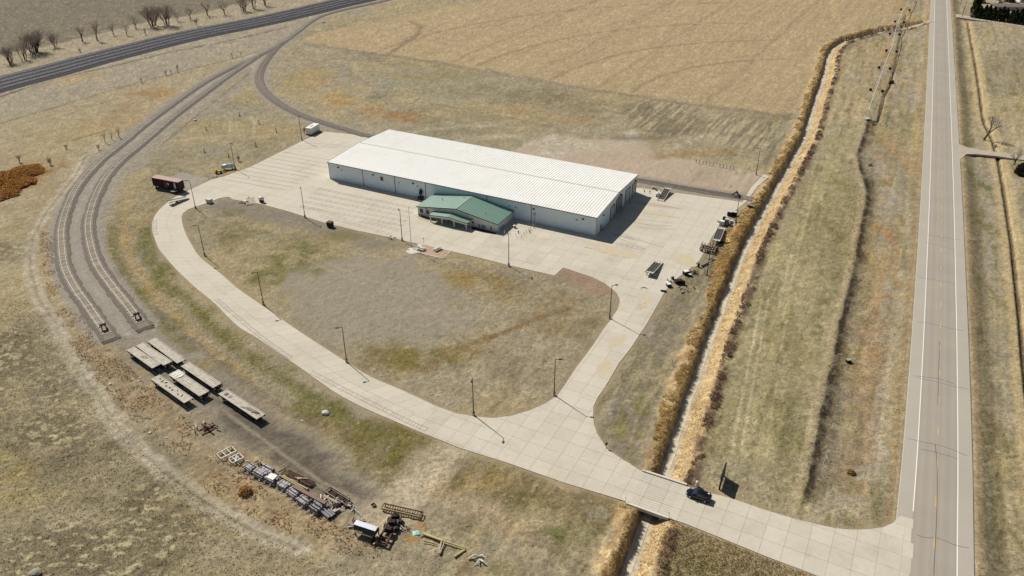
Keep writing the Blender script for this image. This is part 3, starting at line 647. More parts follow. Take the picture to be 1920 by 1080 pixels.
# ================================================================== highway
m_asph = bpy.data.materials.new('highway_concrete_lanes'); m_asph.use_nodes = True
def road_material(m):
    t = m.node_tree; N = t.nodes; L = t.links; b = N['Principled BSDF']
    b.inputs['Roughness'].default_value = 0.85; b.inputs['Specular IOR Level'].default_value = 0.25
    at = N.new('ShaderNodeAttribute'); at.attribute_name = 'col'
    g = N.new('ShaderNodeNewGeometry')
    n = N.new('ShaderNodeTexNoise'); n.inputs['Scale'].default_value = 3.0; n.inputs['Detail'].default_value = 8; n.inputs['Roughness'].default_value = .75
    L.new(g.outputs['Position'], n.inputs['Vector'])
    n2 = N.new('ShaderNodeTexNoise'); n2.inputs['Scale'].default_value = .12; n2.inputs['Detail'].default_value = 4
    L.new(g.outputs['Position'], n2.inputs['Vector'])
    a = N.new('ShaderNodeMapRange'); a.inputs['To Min'].default_value = .86; a.inputs['To Max'].default_value = 1.14; L.new(n.outputs[0], a.inputs[0])
    c = N.new('ShaderNodeMapRange'); c.inputs['To Min'].default_value = .9; c.inputs['To Max'].default_value = 1.1; L.new(n2.outputs[0], c.inputs[0])
    mm = N.new('ShaderNodeMath'); mm.operation = 'MULTIPLY'; L.new(a.outputs[0], mm.inputs[0]); L.new(c.outputs[0], mm.inputs[1])
    vm = N.new('ShaderNodeVectorMath'); vm.operation = 'SCALE'; L.new(at.outputs['Color'], vm.inputs[0]); L.new(mm.outputs[0], vm.inputs['Scale'])
    L.new(vm.outputs[0], b.inputs['Base Color'])
    bp = N.new('ShaderNodeBump'); bp.inputs['Strength'].default_value = .15; bp.inputs['Distance'].default_value = .03
    L.new(n.outputs[0], bp.inputs['Height']); L.new(bp.outputs[0], b.inputs['Normal'])
road_material(m_asph)
offs = [6.35, 6.2, 5.2, 4.4, 3.75, 3.6, 3.0, 2.6, 2.2, 1.8, 1.3, .9, .5, .12, -.12, -.5, -.9, -1.3, -1.8, -2.2, -2.6, -3.0, -3.6, -3.75, -4.4, -5.2, -6.2, -6.35][::-1]
def lane_col(o):
    a = abs(o)
    if a > 3.7: c = C(178,169,153)
    else:
        w = math.exp(-((a - 1.0) / .38) ** 2) + math.exp(-((a - 2.75) / .38) ** 2)
        c = C(162,152,137) * (1 - .5 * w) + C(176,166,150) * .5 * w
        if a < .4: c = C(165,155,140)
    return c
hp = HWY
prof = [(offs[0] - .02, -0.25)] + [(o, .02 + .02 * (6.35 - abs(o)) / 2) for o in offs] + [(offs[-1] + .02, -0.25)]
V, F = profile_strip(hp, prof)
cols = np.concatenate([np.repeat(np.array([lane_col(o)]), len(hp), 0) for o, z in prof])
highway = np_mesh('highway', V, F, m_asph, cols)
tag(highway, 'long straight two-lane concrete highway with paved shoulders', kind='structure')
m_wline = mat('white_road_paint', (236,233,224), rough=.7, var=.10, scale=6)
m_yline = mat('yellow_road_paint', (214,172,88), rough=.7, var=.15, scale=6, rgb2=(170,150,115), scale2=3)
m_seal = mat('dark_joint_sealant', (92,84,76), rough=.9, var=.2, scale=3)
m_sealp = mat('pale_joint_sealant', (142,132,116), rough=.9, var=.2, scale=2)
def hz(o): return .02 + .02 * (6.35 - abs(o)) / 2
for o in (3.68, -3.68):
    p = hp if o < 0 else hp[[i for i, q in enumerate(hp) if q[1] > G(1716, 976).y]]
    V, F = profile_strip(p, [(o - .085, hz(o) + .006), (o + .085, hz(o) + .006)])
    l = np_mesh('edge_line', V, F, m_wline, parent=highway)
dd_ = np.concatenate([[0], np.cumsum(np.linalg.norm(np.diff(hp, axis=0), axis=1))])
i0 = np.argmin(np.linalg.norm(hp - np.array(G(1751.2, 1042).xy), axis=1)); s0 = dd_[i0]
k = -3
while True:
    a = s0 + k * 11.1; k += 1
    if a < 0: continue
    if a > s0 + 850: break
    q = np.linspace(a, a + 2.8, 4)
    p = np.c_[np.interp(q, dd_, hp[:, 0]), np.interp(q, dd_, hp[:, 1])]
    V, F = profile_strip(p, [(-.10, hz(0) + .004), (.10, hz(0) + .004)])
    np_mesh('centre_dash', V, F, m_yline, parent=highway)
def crack(parent, pts, w, z, m, name='crack'):
    P = [Vector((p[0], p[1])) for p in pts]
    path = np.array([[p.x, p.y] for p in P])
    V, F = profile_strip(path, [(-w / 2, z), (w / 2, z)])
    return np_mesh(name, V, F, m, parent=parent)
for pts in ([(1719,708),(1760,717),(1790,725),(1815,729)], [(1703,822),(1733,829),(1758,835),(1790,844),(1813,856)], [(1726,842),(1758,849),(1795,860)], [(1719,1002),(1737,1010),(1760,1010),(1792,1023),(1816,1026)],
            [(1712,704.5),(1725,706),(1760,711),(1789,720)], [(1719,604),(1740,606),(1790,618),(1808,620)], [(1735,440),(1745,442),(1785,448),(1800,450)], [(1735,456),(1760,460),(1790,469)], [(1722,520),(1745,524),(1790,533)], [(1755,835),(1757,880),(1755,960),(1751,1080)], [(1763,640),(1760,700),(1760,760)]):
    p = [G(a, b).xy for a, b in pts]
    P = smooth_path([(q.x + random.uniform(-.15, .15), q.y + random.uniform(-.15, .15)) for q in p], 1.2)
    o_ = [d_line(np.array([q[0]]), np.array([q[1]]), hwy_pts) for q in P]
    n, t = normals2(P); zz = np.array([hz(float(d[0][0])) + .008 for d in o_])
    w = .05
    V = np.concatenate([np.c_[P - n * w, zz], np.c_[P + n * w, zz]]); k_ = len(P); i_ = np.arange(k_ - 1)
    np_mesh('crack', V, np.c_[i_, i_ + 1, i_ + k_ + 1, i_ + k_], m_seal, parent=highway)

# ================================================================== concrete yard, entrance and loop road, laid in slabs
m_base = mat('concrete_joint_bed', (184,173,154), rough=.95, var=.15)
m_slab = mat('light_broom_concrete', (197,188,169), rough=.88, var=.07, scale=1.2, spec=.25, rgb2=(188,178,157), scale2=.10, rand=.05)
m_slab_s = mat('light_broom_concrete_far', (197,188,169), rough=.88, var=.07, scale=1.2, spec=.25, rgb2=(188,178,157), scale2=.10)
SLAB_Z = 0.05
pave = MB()
for c in CONCRETE:
    pave.prism([(p[0], p[1]) for p in c], -0.3, 0.012 + 0.001 * CONCRETE.index(c))
pavement = pave.build('concrete_pavement', m_base)
tag(pavement, 'pale concrete entrance road, loop road and yard laid in square slabs', kind='structure')
def clip(poly, a, b, c):
    """Keep the part of poly with a*x + b*y <= c."""
    out = []
    for i in range(len(poly)):
        p, q = poly[i], poly[(i + 1) % len(poly)]
        dp, dq = a * p[0] + b * p[1] - c, a * q[0] + b * q[1] - c
        if dp <= 0: out.append(p)
        if (dp < 0 < dq) or (dq < 0 < dp):
            t = dp / (dp - dq); out.append((p[0] + (q[0] - p[0]) * t, p[1] + (q[1] - p[1]) * t))
    return out
def area(p): return abs(sum(p[i][0] * p[(i+1) % len(p)][1] - p[(i+1) % len(p)][0] * p[i][1] for i in range(len(p)))) / 2
def slabs(poly, origin, a, su, sv, gap=.02, hole=None):
    co, si = math.cos(a), math.sin(a)
    loc = [((p[0]-origin[0]) * co + (p[1]-origin[1]) * si, -(p[0]-origin[0]) * si + (p[1]-origin[1]) * co) for p in poly]
    us = [p[0] for p in loc]; vs = [p[1] for p in loc]; res = []
    for i in range(math.floor(min(us) / su), math.ceil(max(us) / su)):
        col_ = clip(clip(loc, -1, 0, -(i * su + gap)), 1, 0, (i + 1) * su - gap)
        if len(col_) < 3: continue
        for j in range(math.floor(min(vs) / sv), math.ceil(max(vs) / sv)):
            c_ = clip(clip(col_, 0, -1, -(j * sv + gap)), 0, 1, (j + 1) * sv - gap)
            if len(c_) < 3 or area(c_) < .4: continue
            w = [(origin[0] + u * co - v * si, origin[1] + u * si + v * co) for u, v in c_]
            cl = [w[0]]
            for q in w[1:]:
                if math.hypot(q[0]-cl[-1][0], q[1]-cl[-1][1]) > .02: cl.append(q)
            if len(cl) > 2 and math.hypot(cl[0][0]-cl[-1][0], cl[0][1]-cl[-1][1]) < .02: cl.pop()
            if len(cl) > 2: res.append(cl)
    return res
a_ent = ang(G(960, 871), G(1440, 1045)); a_b = ang(G(1120, 747), G(1210, 612)); a_bld = ang(B_LF, B_RF)
SL = slabs(DRIVE_A, G(960, 871), a_ent, 3.7, 3.7) + slabs(DRIVE_B, G(1120, 747), a_b, 3.7, 3.9) + slabs(YARD, B_RF.xy, a_bld, 4.1, 4.1)
nl = 52
def resamp(P, n):
    d = np.concatenate([[0], np.cumsum(np.linalg.norm(np.diff(P, axis=0), axis=1))]); q = np.linspace(0, d[-1], n + 1)
    return np.c_[np.interp(q, d, P[:, 0]), np.interp(q, d, P[:, 1])]
RO, RI = resamp(lo, nl), resamp(li, nl)
for i_ in range(nl):
    for a0, a1 in ((0, .5), (.5, 1)):
        q = [RO[i_] * (1-a0) + RI[i_] * a0, RO[i_] * (1-a1) + RI[i_] * a1, RO[i_+1] * (1-a1) + RI[i_+1] * a1, RO[i_+1] * (1-a0) + RI[i_+1] * a0]
        ctr = sum(q) / 4
        SL.append([tuple(p + (ctr - p) / np.linalg.norm(ctr - p) * .035) for p in q])
def seen(c):
    d = sum((Vector((*p, 0)) for p in c), Vector()) / len(c); return area(c) / ((d - Vector((0, 0, H_CAM))).length ** 3)
SL.sort(key=seen, reverse=True)
rest = MB()
def inside_building(c):
    x, y = sum(p[0] for p in c) / len(c), sum(p[1] for p in c) / len(c)
    v = Vector((x, y, 0)) - B_LF; u, w = v.dot(B_DIR), v.dot(B_N)
    return 3 < u < B_LEN - 3 and 3 < w < B_W - 3
cnt = 0
for c in SL:
    if inside_building(c): continue
    if cnt < 290: MB().prism(c, 0.0, SLAB_Z + random.uniform(-.004, .004)).build('slab', m_slab, pavement); cnt += 1
    else: rest.prism(c, 0.0, SLAB_Z + random.uniform(-.004, .004))
tag(rest.build('far_slabs', m_slab_s, pavement), kind='stuff')
# ladder-shaped sealed cuts and saw cuts on the slabs
def ladder(pts, w, rung, m=None, lw=.11):
    P = smooth_path(pts, .8); n, t = normals2(P); mb = MB(); z = SLAB_Z + .009
    L = [P + n * w / 2, P - n * w / 2]
    for S in L:
        for p, q in zip(S, S[1:]): mb.beam((p[0], p[1], z), (q[0], q[1], z), lw, .004)
    d = np.concatenate([[0], np.cumsum(np.linalg.norm(np.diff(P, axis=0), axis=1))])
    for s in np.arange(.2, d[-1], rung):
        i = min(len(P) - 1, int(np.searchsorted(d, s)))
        mb.beam((*L[0][i], z + .002), (*L[1][i], z + .002), lw, .004)
    return mb.build('sealed_cut', m or m_sealp, pavement)
def cut(p, q, m=None, lw=.10):
    a, b = G(*p), G(*q); z = SLAB_Z + .009
    return MB().beam((a.x, a.y, z), (b.x, b.y, z), lw, .004).build('saw_cut', m or m_sealp, pavement)
ladder([G(*p).xy for p in ((582,697),(640,728),(700,758),(760,788),(800,806))], 1.1, .95)
ladder([G(*p).xy for p in ((405,560),(445,595),(490,632),(545,672))], 1.0, .95)
ladder([G(*p).xy for p in ((291,412),(290,428),(293,440))], 1.0, 1.4)
for y0 in (0, 1, 2, 3, 4, 5, 6):       # strip joints in front of the west half of the building
    a = Vector((606 - y0 * 9, 346 + y0 * 8)); b = Vector((786 - y0 * 6, 383 + y0 * 8.2)) if y0 < 6 else Vector((730, 428))
    if y0 in (1, 2, 4, 5, 3): ladder([G(*a).xy, G(*((a + b) / 2)).xy, G(*b).xy], 1.0, 2.1, lw=.12)
ladder([G(565,388).xy, G(610,398).xy, G(650,411).xy], 1.1, 2.2, lw=.12)
ladder([G(600,405).xy, G(660,420).xy, G(735,441).xy], 1.1, 2.2, lw=.12); ladder([G(675,414).xy, G(710,422).xy, G(748,432).xy], 1.1, 2.2, lw=.12)
for k_ in range(13):                    # strip joints north-west of the building
    t_ = k_ / 12
    cut((570 - 155 * t_, 268 + 68 * t_), (668 - 130 * t_, 285 + 72 * t_) if k_ > 2 else (640 - 40 * t_, 272 + 30 * t_), lw=.22)
for p, q in (((1150,439),(1245,464)),((1160,447),(1210,467)),((1190,425),(1250,432)),((1195,420),(1260,424)),((1205,400),(1275,409)),((1210,384),(1282,391)),((1218,380),(1280,393)),((1190,410),(1262,419)),((1160,436),(1222,458))): cut(p, q, m_sealp, .14)
ladder([G(1152,456).xy, G(1180,462).xy, G(1209,469).xy], 1.2, 1.6, m_seal, lw=.08)
ladder([G(1150,440).xy, G(1170,444).xy, G(1189,449).xy], 1.0, 1.6, m_seal, lw=.08)
for p, q in (((1095,464),(1117,468)),((1122,472),(1139,475)),((1143,477),(1160,481)),((1166,482),(1181,485))): cut(p, q, m_seal, .12)
# rusty and tan stains soaked into the concrete
m_stain = mat('ochre_concrete_stain', (194,179,147), rough=.9, var=.06, scale=.8, rgb2=(192,183,163), scale2=.45)
m_stain2 = mat('brown_concrete_stain', (186,168,140), rough=.9, var=.08, scale=1.0, rgb2=(192,183,163), scale2=.6)
def stain(px, py, rx, ry, a, m, seed):
    rs = random.Random(seed); c0 = G(px, py); n = 26; ring = []
    for k in range(n):
        t = 2 * pi * k / n; r = 1 + .22 * math.sin(2 * t + seed) + rs.uniform(-.16, .16)
        u, v = math.cos(t) * rx * r, math.sin(t) * ry * r
        ring.append((c0.x + u * math.cos(a) - v * math.sin(a), c0.y + u * math.sin(a) + v * math.cos(a), SLAB_Z + .006))
    return MB().add(ring, [tuple(range(n))]).build('stain', m, pavement)
for i_, (px, py, rx, ry, m) in enumerate(((1232,385,7,1.3,m_stain2),(1222,400,7,1.2,m_stain),(1212,421,7,.7,m_stain2),(1150,470,8,2.2,m_stain),(1285,488,4,3,m_stain),(1130,452,4,1.2,m_stain),(1203,575,1.2,2,m_stain2),(1158,640,1.3,4,m_stain),(1133,690,1.3,4,m_stain),(1212,560,1.6,2,m_stain))):
    stain(px, py, rx, ry, a_bld if py < 520 else a_b - pi / 2, m, i_)
# ================================================================== culvert bridge over the ditch
m_conc = mat('weathered_cast_concrete', (186,178,160), rough=.9, var=.12, scale=2.0, rgb2=(160,150,132), scale2=1.0)
m_dark = mat('dark_void_concrete', (70,64,56), rough=.95, var=.2)
m_pale = mat('pale_cast_concrete', (206,199,184), rough=.88, var=.08, scale=2.0)
br = thing('culvert_bridge', 'concrete culvert bridge with low pale kerbs where the drive crosses the ditch', 'bridge', (0, 0, 0))
for side, (p, q) in enumerate((((1204,884),(1287,911)), ((1174,943),(1254,971.5)))):
    a, b = G(*p), G(*q); d = (b - a).normalized(); n = Vector((-d.y, d.x, 0)) * (1 if side == 0 else -1)
    o = n * .16
    MB().beam((a.x + o.x, a.y + o.y, .02), (b.x + o.x, b.y + o.y, .02), .42, .62).build('kerb', m_pale, br)
    o2 = n * .05 - n * .6
    MB().beam((a.x + o2.x, a.y + o2.y, -.62), (b.x + o2.x, b.y + o2.y, -.62), 1.0, .5).build('deck_edge', m_conc, br)
a, b = G(1206, 885), G(1285, 911); c, d = G(1252, 971), G(1177, 944)
MB().prism([(p.x, p.y) for p in (a, b, c, d)], -.75, -.31).build('deck', m_conc, br)
for t in (.17, .83):
    p, q = a.lerp(b, t), d.lerp(c, t)
    MB().beam((p.x, p.y, -1.6), (q.x, q.y, -1.6), .5, 1.75).build('abutment', m_conc, br)
# grooved deck finish: long narrow strips
grv = MB()
for k in range(1, 16):
    t = k / 16; p, q = a.lerp(d, t), b.lerp(c, t); p2 = p.lerp(q, .03); q2 = p.lerp(q, .97)
    grv.beam((p2.x, p2.y, SLAB_Z + .01), (q2.x, q2.y, SLAB_Z + .01), .05, .004)
grv.build('deck_groove', m_sealp, br)
m_rustpost = mat('rusty_red_steel_post', (120,70,52), rough=.8, var=.2)
for i, (p, lab) in enumerate((((1205,881), 'rusty marker post at the upstream end of the bridge kerb nearest the loop'), ((1288,910), 'rusty marker post at the bridge kerb end beside the black car'), ((1173,941), 'rusty marker post at the downstream kerb corner nearest the junction'), ((1254,969), 'rusty marker post at the downstream kerb corner nearest the highway'))):
    g_ = G(*p)
    t_ = thing('marker_post', lab, 'post', (g_.x, g_.y, 0), 0, 'marker posts of the culvert bridge')
    MB().beam((0, 0, -.4), (0, 0, 1.15), .07, .05).build('post', m_rustpost, t_)
    MB().box((0, 0, 1.05), (.12, .03, .22)).build('reflector', mat('dull_reflector', (170,120,80), var=.1), t_)

# ================================================================== silty water left in the ditch bed
m_bed = mat('pale_silty_ditch_bed', (208,194,166), rough=.6, var=.16, scale=.9, rgb2=(184,168,138), scale2=.5, spec=.4)
nn, tt = normals2(DITCH)
wob = (fbm(DITCH[:, 0], DITCH[:, 1], 5.0, 2, 7) - .5) * .6
P = DITCH + nn * wob[:, None]
V, F = profile_strip(P, [(-.7, -1.81), (1.0, -1.81)])
tag(np_mesh('ditch_water', V, F, m_bed), 'pale silty trickle along the bottom of the drainage ditch', kind='structure')

# ================================================================== tufted vegetation
def blades(X, Y, Z, n_bl, h, spread, w, cols, seed, lean=(0, 0)):
    """Clumps of tapering bent blades; X.. arrays of clump centres, cols (n,3)."""
    r = np.random.default_rng(seed); n = len(X)
    X = np.repeat(X, n_bl); Y = np.repeat(Y, n_bl); Z = np.repeat(Z, n_bl); hh = np.repeat(h, n_bl) * r.uniform(.6, 1.15, n * n_bl); sp = np.repeat(spread, n_bl)
    cc = np.repeat(cols, n_bl, 0) * r.uniform(.78, 1.2, (n * n_bl, 1))
    a = r.uniform(0, 2 * pi, n * n_bl); out = r.uniform(.1, 1, n * n_bl)
    bx = X + np.cos(a) * sp * .45 * out; by = Y + np.sin(a) * sp * .45 * out
    tx = bx + np.cos(a) * sp * out * r.uniform(.5, 1.2, n * n_bl) + lean[0] * hh; ty = by + np.sin(a) * sp * out * r.uniform(.5, 1.2, n * n_bl) + lean[1] * hh
    b = r.uniform(0, pi, n * n_bl); ww = w * r.uniform(.6, 1.3, n * n_bl)
    ox, oy = np.cos(b) * ww, np.sin(b) * ww
    mx = bx * .55 + tx * .45 - (tx - bx) * .18; my = by * .55 + ty * .45 - (ty - by) * .18
    z0 = Z - .05; zm = Z + hh * .62; z1 = Z + hh * .95
    V = np.stack([np.c_[bx - ox, by - oy, z0], np.c_[bx + ox, by + oy, z0], np.c_[mx + ox * .8, my + oy * .8, zm], np.c_[mx - ox * .8, my - oy * .8, zm], np.c_[tx, ty, z1]], 1).reshape(-1, 3)
    i = np.arange(n * n_bl) * 5
    F = np.concatenate([np.c_[i, i + 1, i + 2], np.c_[i, i + 2, i + 3], np.c_[i + 3, i + 2, i + 4]])
    return V, F, np.repeat(cc, 5, 0)
m_veg = mat('dry_reed_blades', (190,155,95), rough=.85, var=.12, scale=1.0, attr=True, spec=.15)
m_veg2 = mat('dry_grass_blades', (170,150,110), rough=.9, var=.12, scale=1.0, attr=True, spec=.1)
dlen = np.concatenate([[0], np.cumsum(np.linalg.norm(np.diff(DITCH, axis=0), axis=1))])
def reed_bank(name, label, sgn, palette, o_in, o_out, seed, h0, h1, thin=0.0, df=1.0):
    r = np.random.default_rng(seed)
    parts = []
    for (y0, y1, dens, nb, w, hs) in ((60, 150, 12.0, 8, .026, 1.0), (150, 230, 8.0, 8, .036, 1.0), (230, 330, 4.0, 7, .06, 1.0), (330, 620, 2.0, 6, .1, 1.0)):
        m = (DITCH[:, 1] >= y0) & (DITCH[:, 1] < y1); idx = np.where(m)[0]
        if len(idx) < 2: continue
        L = len(idx) * 1.5; n = int(L * (o_out - o_in) * dens * df)
        k = r.choice(idx, n); j = r.uniform(-.5, .5, n)
        o = o_in + (o_out - o_in) * r.beta(1.3, 1.4, n)
        x = DITCH[k, 0] + nn[k, 0] * sgn * o + tt[k, 0] * j * 1.5; y = DITCH[k, 1] + nn[k, 1] * sgn * o + tt[k, 1] * j * 1.5
        wid = fbm(x, y, 4.5, 3, seed + 1)
        keep = (o < o_in + (o_out - o_in) * (-.25 + wid * 2.0)) & (conc_sd(x, y) > .9) & (fbm(x, y, 3.0, 2, seed + 2) > thin) 
        x, y, o = x[keep], y[keep], o[keep]
        z = ground_height(x, y)
        cn = fbm(x, y, 5.0, 3, seed + 3); c2 = fbm(x, y, 1.6, 2, seed + 4)
        col = palette[0][None] + (palette[1] - palette[0])[None] * sstep(.42, .6, cn)[:, None]
        dk = (sstep(.55, .68, c2) * .8)[:, None]; col = col * (1 - dk) + palette[2][None] * dk
        if len(palette) > 3:
            of = (sstep(.5, .85, (o - o_in) / (o_out - o_in) + (c2 - .5) * .8) * .85)[:, None]; col = col * (1 - of) + palette[3][None] * of
        h = r.uniform(h0, h1, len(x)) * hs * (.7 + .6 * cn)
        parts.append(blades(x, y, z, nb, h, h * .55, w, col, seed + 9, lean=(.35, -.12)))
    off = 0; Vs, Fs, Cs = [], [], []
    for V, F, c in parts: Vs.append(V); Fs.append(F + off); Cs.append(c); off += len(V)
    return tag(np_mesh(name, np.concatenate(Vs), np.concatenate(Fs), m_veg, np.concatenate(Cs)), label, kind='stuff')
K = 1.22
reed_bank('ditch_reeds', 'matted straw coloured reeds along the west bank of the ditch', 1, [C(206,186,136) * K, C(198,174,120) * K, C(178,150,106) * K], 1.7, 5.6, 101, .35, .8)
reed_bank('ditch_straw', 'pale straw combed down the sunlit east slope of the ditch', -1, [C(190,166,122), C(182,154,108), C(164,134,92)], 1.2, 4.4, 202, .10, .24, .38, .40)
reed_bank('ditch_brush', 'dark brown brushy weeds along the top of the east bank', -1, [C(150,126,102) * K, C(138,112,90) * K, C(116,94,76) * K], 4.0, 6.8, 212, .25, .75, .52)
def lift_normals(m, k=.5):
    # thin straw and leaves: part of the sunlight passes through to the far side
    t = m.node_tree; N = t.nodes; L = t.links; b = N['Principled BSDF']
    c = b.inputs['Base Color'].links[0].from_socket
    d = N.new('ShaderNodeBsdfDiffuse'); tr = N.new('ShaderNodeBsdfTranslucent'); mx = N.new('ShaderNodeMixShader'); mx.inputs[0].default_value = k
    L.new(c, d.inputs['Color']); L.new(c, tr.inputs['Color']); L.new(d.outputs[0], mx.inputs[1]); L.new(tr.outputs[0], mx.inputs[2])
    L.new(mx.outputs[0], N['Material Output'].inputs['Surface'])
lift_normals(m_veg, .25); lift_normals(m_veg2, .5)
def scatter_zone(polys, n, seed):
    r = np.random.default_rng(seed); P = [v.xy for v in GL(polys)]
    xs = [p.x for p in P]; ys_ = [p.y for p in P]
    x = r.uniform(min(xs), max(xs), n); y = r.uniform(min(ys_), max(ys_), n)
    m = sd_poly(x, y, P) < 0
    return x[m], y[m]
def grass_stuff(name, label, poly, n, nb, h0, h1, w, seed, tint=None, ts=0.0, dens=None):
    x, y = scatter_zone(poly, n, seed); f = {}
    z = ground_height(x, y, f)
    k = (f['conc'] > .35) & (f['tr'] > 2.6) & (np.abs(f['hw']) > 6.9) & (np.abs(f['ditch']) > 1.3)
    if dens is not None: k &= fbm(x, y, dens, 3, seed + 5) > .46
    x, y, z = x[k], y[k], z[k]; f = {q: v[k] for q, v in f.items()}
    col = np.minimum(ground_colour(x, y, f) * 1.9, .9)
    if name != 'brown_weeds':
        kb = f['bare'] < .45
        x, y, z, col = x[kb], y[kb], z[kb], col[kb]
    r = np.random.default_rng(seed + 1)
    if tint is not None:
        t = (r.uniform(0, 1, len(x)) ** .7 * ts)[:, None]; col = col * (1 - t) + np.asarray(tint)[None] * t
    h = r.uniform(h0, h1, len(x))
    V, F, c = blades(x, y, z, nb, h, h * 1.0, w, col, seed + 2)
    return tag(np_mesh(name, V, F, m_veg2, c), label, kind='stuff')
grass_stuff('bunch_grass', 'pale bunch grass clumps in the near west meadow', [(-150,560),(60,560),(160,720),(300,880),(480,1000),(700,1080),(900,1180),(-150,1180)], 52000, 5, .08, .22, .07, 301, C(206,192,152) * 1.4, .5)
grass_stuff('brown_weeds', 'rust brown weeds between the dirt track and the scrap row', [(70,430),(110,440),(120,540),(190,640),(300,740),(420,850),(640,985),(760,1050),(640,1040),(480,975),(380,915),(260,800),(150,680),(90,560)], 70000, 6, .10, .30, .08, 311, C(184,156,116) * 1.35, .65, 3.0)
grass_stuff('meadow_grass', 'short dry grass inside the loop road and along its verges', [(180,420),(340,380),(1050,500),(1160,560),(1130,780),(900,850),(1170,960),(1130,1100),(700,1100),(500,830),(250,600)], 60000, 4, .06, .15, .05, 321)
grass_stuff('verge_grass', 'mown dry grass between the ditch and the highway', [(1260,1100),(1280,850),(1400,560),(1480,380),(1700,380),(1700,700),(1690,980),(1560,1000),(1500,1070)], 56000, 4, .06, .15, .05, 331)
grass_stuff('roadside_grass', 'mixed dry grass on the east verge of the highway', [(1800,420),(1990,420),(2050,1100),(1820,1100)], 20000, 4, .07, .18, .05, 341)
grass_stuff('swale_weeds', 'dark matted weeds filling the shallow swale', [(1590,300),(1640,300),(1640,400),(1625,500),(1600,640),(1580,760),(1560,880),(1530,945),(1495,945),(1520,830),(1560,640),(1590,520)], 12000, 6, .10, .28, .06, 351, C(118,98,74) * 1.6, .5)
grass_stuff('ditch_weeds', 'brown tufts at the foot of the drive beyond the culvert', [(1255,975),(1540,1085),(1400,1120),(1230,1120),(1235,1010)], 9000, 6, .06, .2, .06, 361, C(176,150,104) * 1.5, .4)
grass_stuff('shoulder_weeds', 'tall weeds beside the yard and the junk row near the ditch', [(1330,500),(1345,450),(1400,385),(1425,380),(1400,440),(1375,500),(1350,560),(1325,560)], 9000, 6, .2, .5, .07, 371, C(190,156,100) * 1.6, .6)
grass_stuff('pasture_grass', 'rough yellow grass between the spur tracks and the loop road', [(195,420),(225,360),(330,290),(440,180),(560,220),(470,310),(350,360),(285,400),(280,460),(330,520),(420,620),(560,720),(480,720),(300,600),(215,510)], 26000, 4, .07, .18, .06, 381)

# ================================================================== railway tracks
m_ball = mat('grey_brown_track_ballast', (114,105,94), rough=.95, var=.34, scale=3.5, bump=.7, rgb2=(98,89,79), scale2=1.5)
m_ballc = mat('dusty_centre_ballast', (132,121,106), rough=.95, var=.3, scale=3.5, bump=.6, rgb2=(108,97,84), scale2=1.5)
m_ballm = mat('dark_mainline_ballast', (60,57,60), rough=.95, var=.3, scale=1.5, bump=.5)
m_tie = mat('weathered_pale_tie', (192,179,158), rough=.9, var=.16, scale=4, rand=.2)
m_tie_d = mat('dark_creosote_tie', (66,61,60), rough=.9, var=.2, scale=3)
m_rail = mat('dusty_steel_rail', (206,196,180), rough=.55, var=.12, metal=.15, spec=.5)
m_rail_d = mat('rusty_rail', (96,78,66), rough=.7, var=.15)
tie_me = MB().box((0, 0, .0), (2.5, .25, .16)).mesh('tie')
tie_me.materials.append(m_tie)
def track(label, path, nparts, top=.42, s0=0, s1=None, bed=True, rail=m_rail, tie=m_tie, fill=False, group=None, bed_w=1.5):
    t = thing('railway_track', label, 'railway track', (0, 0, 0), 0, group)
    if bed:
        u_ = path[0] - path[1]; ext = np.concatenate([[path[0] + u_ * k for k in (5, 4, 3, 2, 1)], path])
        for nm, pr, mm in (('ballast_shoulder', [(-bed_w - 1.0, -.12), (-bed_w, top - .10), (-bed_w + .25, top - .09)], m_ball), ('ballast_shoulder', [(bed_w - .25, top - .09), (bed_w, top - .10), (bed_w + 1.0, -.12)], m_ball), ('ballast', [(-bed_w + .25, top - .095), (0, top - .07), (bed_w - .25, top - .095)], m_ballc)):
            V, F = profile_strip(ext, pr)
            V = V + np.c_[np.zeros((len(V), 2)), (vnoise(V[:, 0] / .5, V[:, 1] / .5, 5) - .5) * .06]
            if mm is m_ball:
                k_ = len(ext); oi = slice(0, k_) if pr[0][0] < 0 else slice(2 * k_, 3 * k_)
                V[oi, 0] += (fbm(V[oi, 0], V[oi, 1], 1.6, 3, 11) - .5) * 1.3; V[oi, 1] += (fbm(V[oi, 0], V[oi, 1], 1.6, 3, 12) - .5) * 1.3
            np_mesh(nm, V, F, mm, parent=t, smooth=True)
        a0 = math.atan2(u_[1], u_[0]); e0 = ext[0]
        MB().loft([[(e0[0] + math.cos(a0 + pi/2) * w_ + math.cos(a0) * d_, e0[1] + math.sin(a0 + pi/2) * w_ + math.sin(a0) * d_, z_) for w_ in (-w2, -w2 * .5, 0, w2 * .5, w2)] for d_, z_, w2 in ((-.05, top - .1, bed_w), (.7, .1, bed_w + .6), (1.2, -.15, bed_w + .7))], closed=False, caps=False).build('ballast_end', m_ball, t)
    n, tg = normals2(path)
    for sg in (-1, 1):
        o = .7175 * sg
        hw_ = .045 if bed else .085
        pr = [(o - hw_ - .015, top - .02), (o - hw_, top + .15), (o + hw_, top + .15), (o + hw_ + .015, top - .02)]
        V, F = profile_strip(path[::2] if len(path) > 900 else path, pr)
        np_mesh('rail', V, F, rail, parent=t)
    far_t = MB()
    for k in range(len(path) - 1):
        a = math.atan2(tg[k, 1], tg[k, 0]) + pi / 2
        if k < nparts:
            me = tie_me if tie is m_tie else None
            o = obj('tie', tie_me, None, t, loc=(path[k, 0], path[k, 1], top - .055 + random.uniform(-.02, .02)), rz=a + random.uniform(-.02, .02))
        else:
            far_t.box((path[k, 0], path[k, 1], top - .055), (2.5, .25, .16), a)
    if far_t.v: tag(far_t.build('far_ties', tie, t), kind='stuff')
    return t
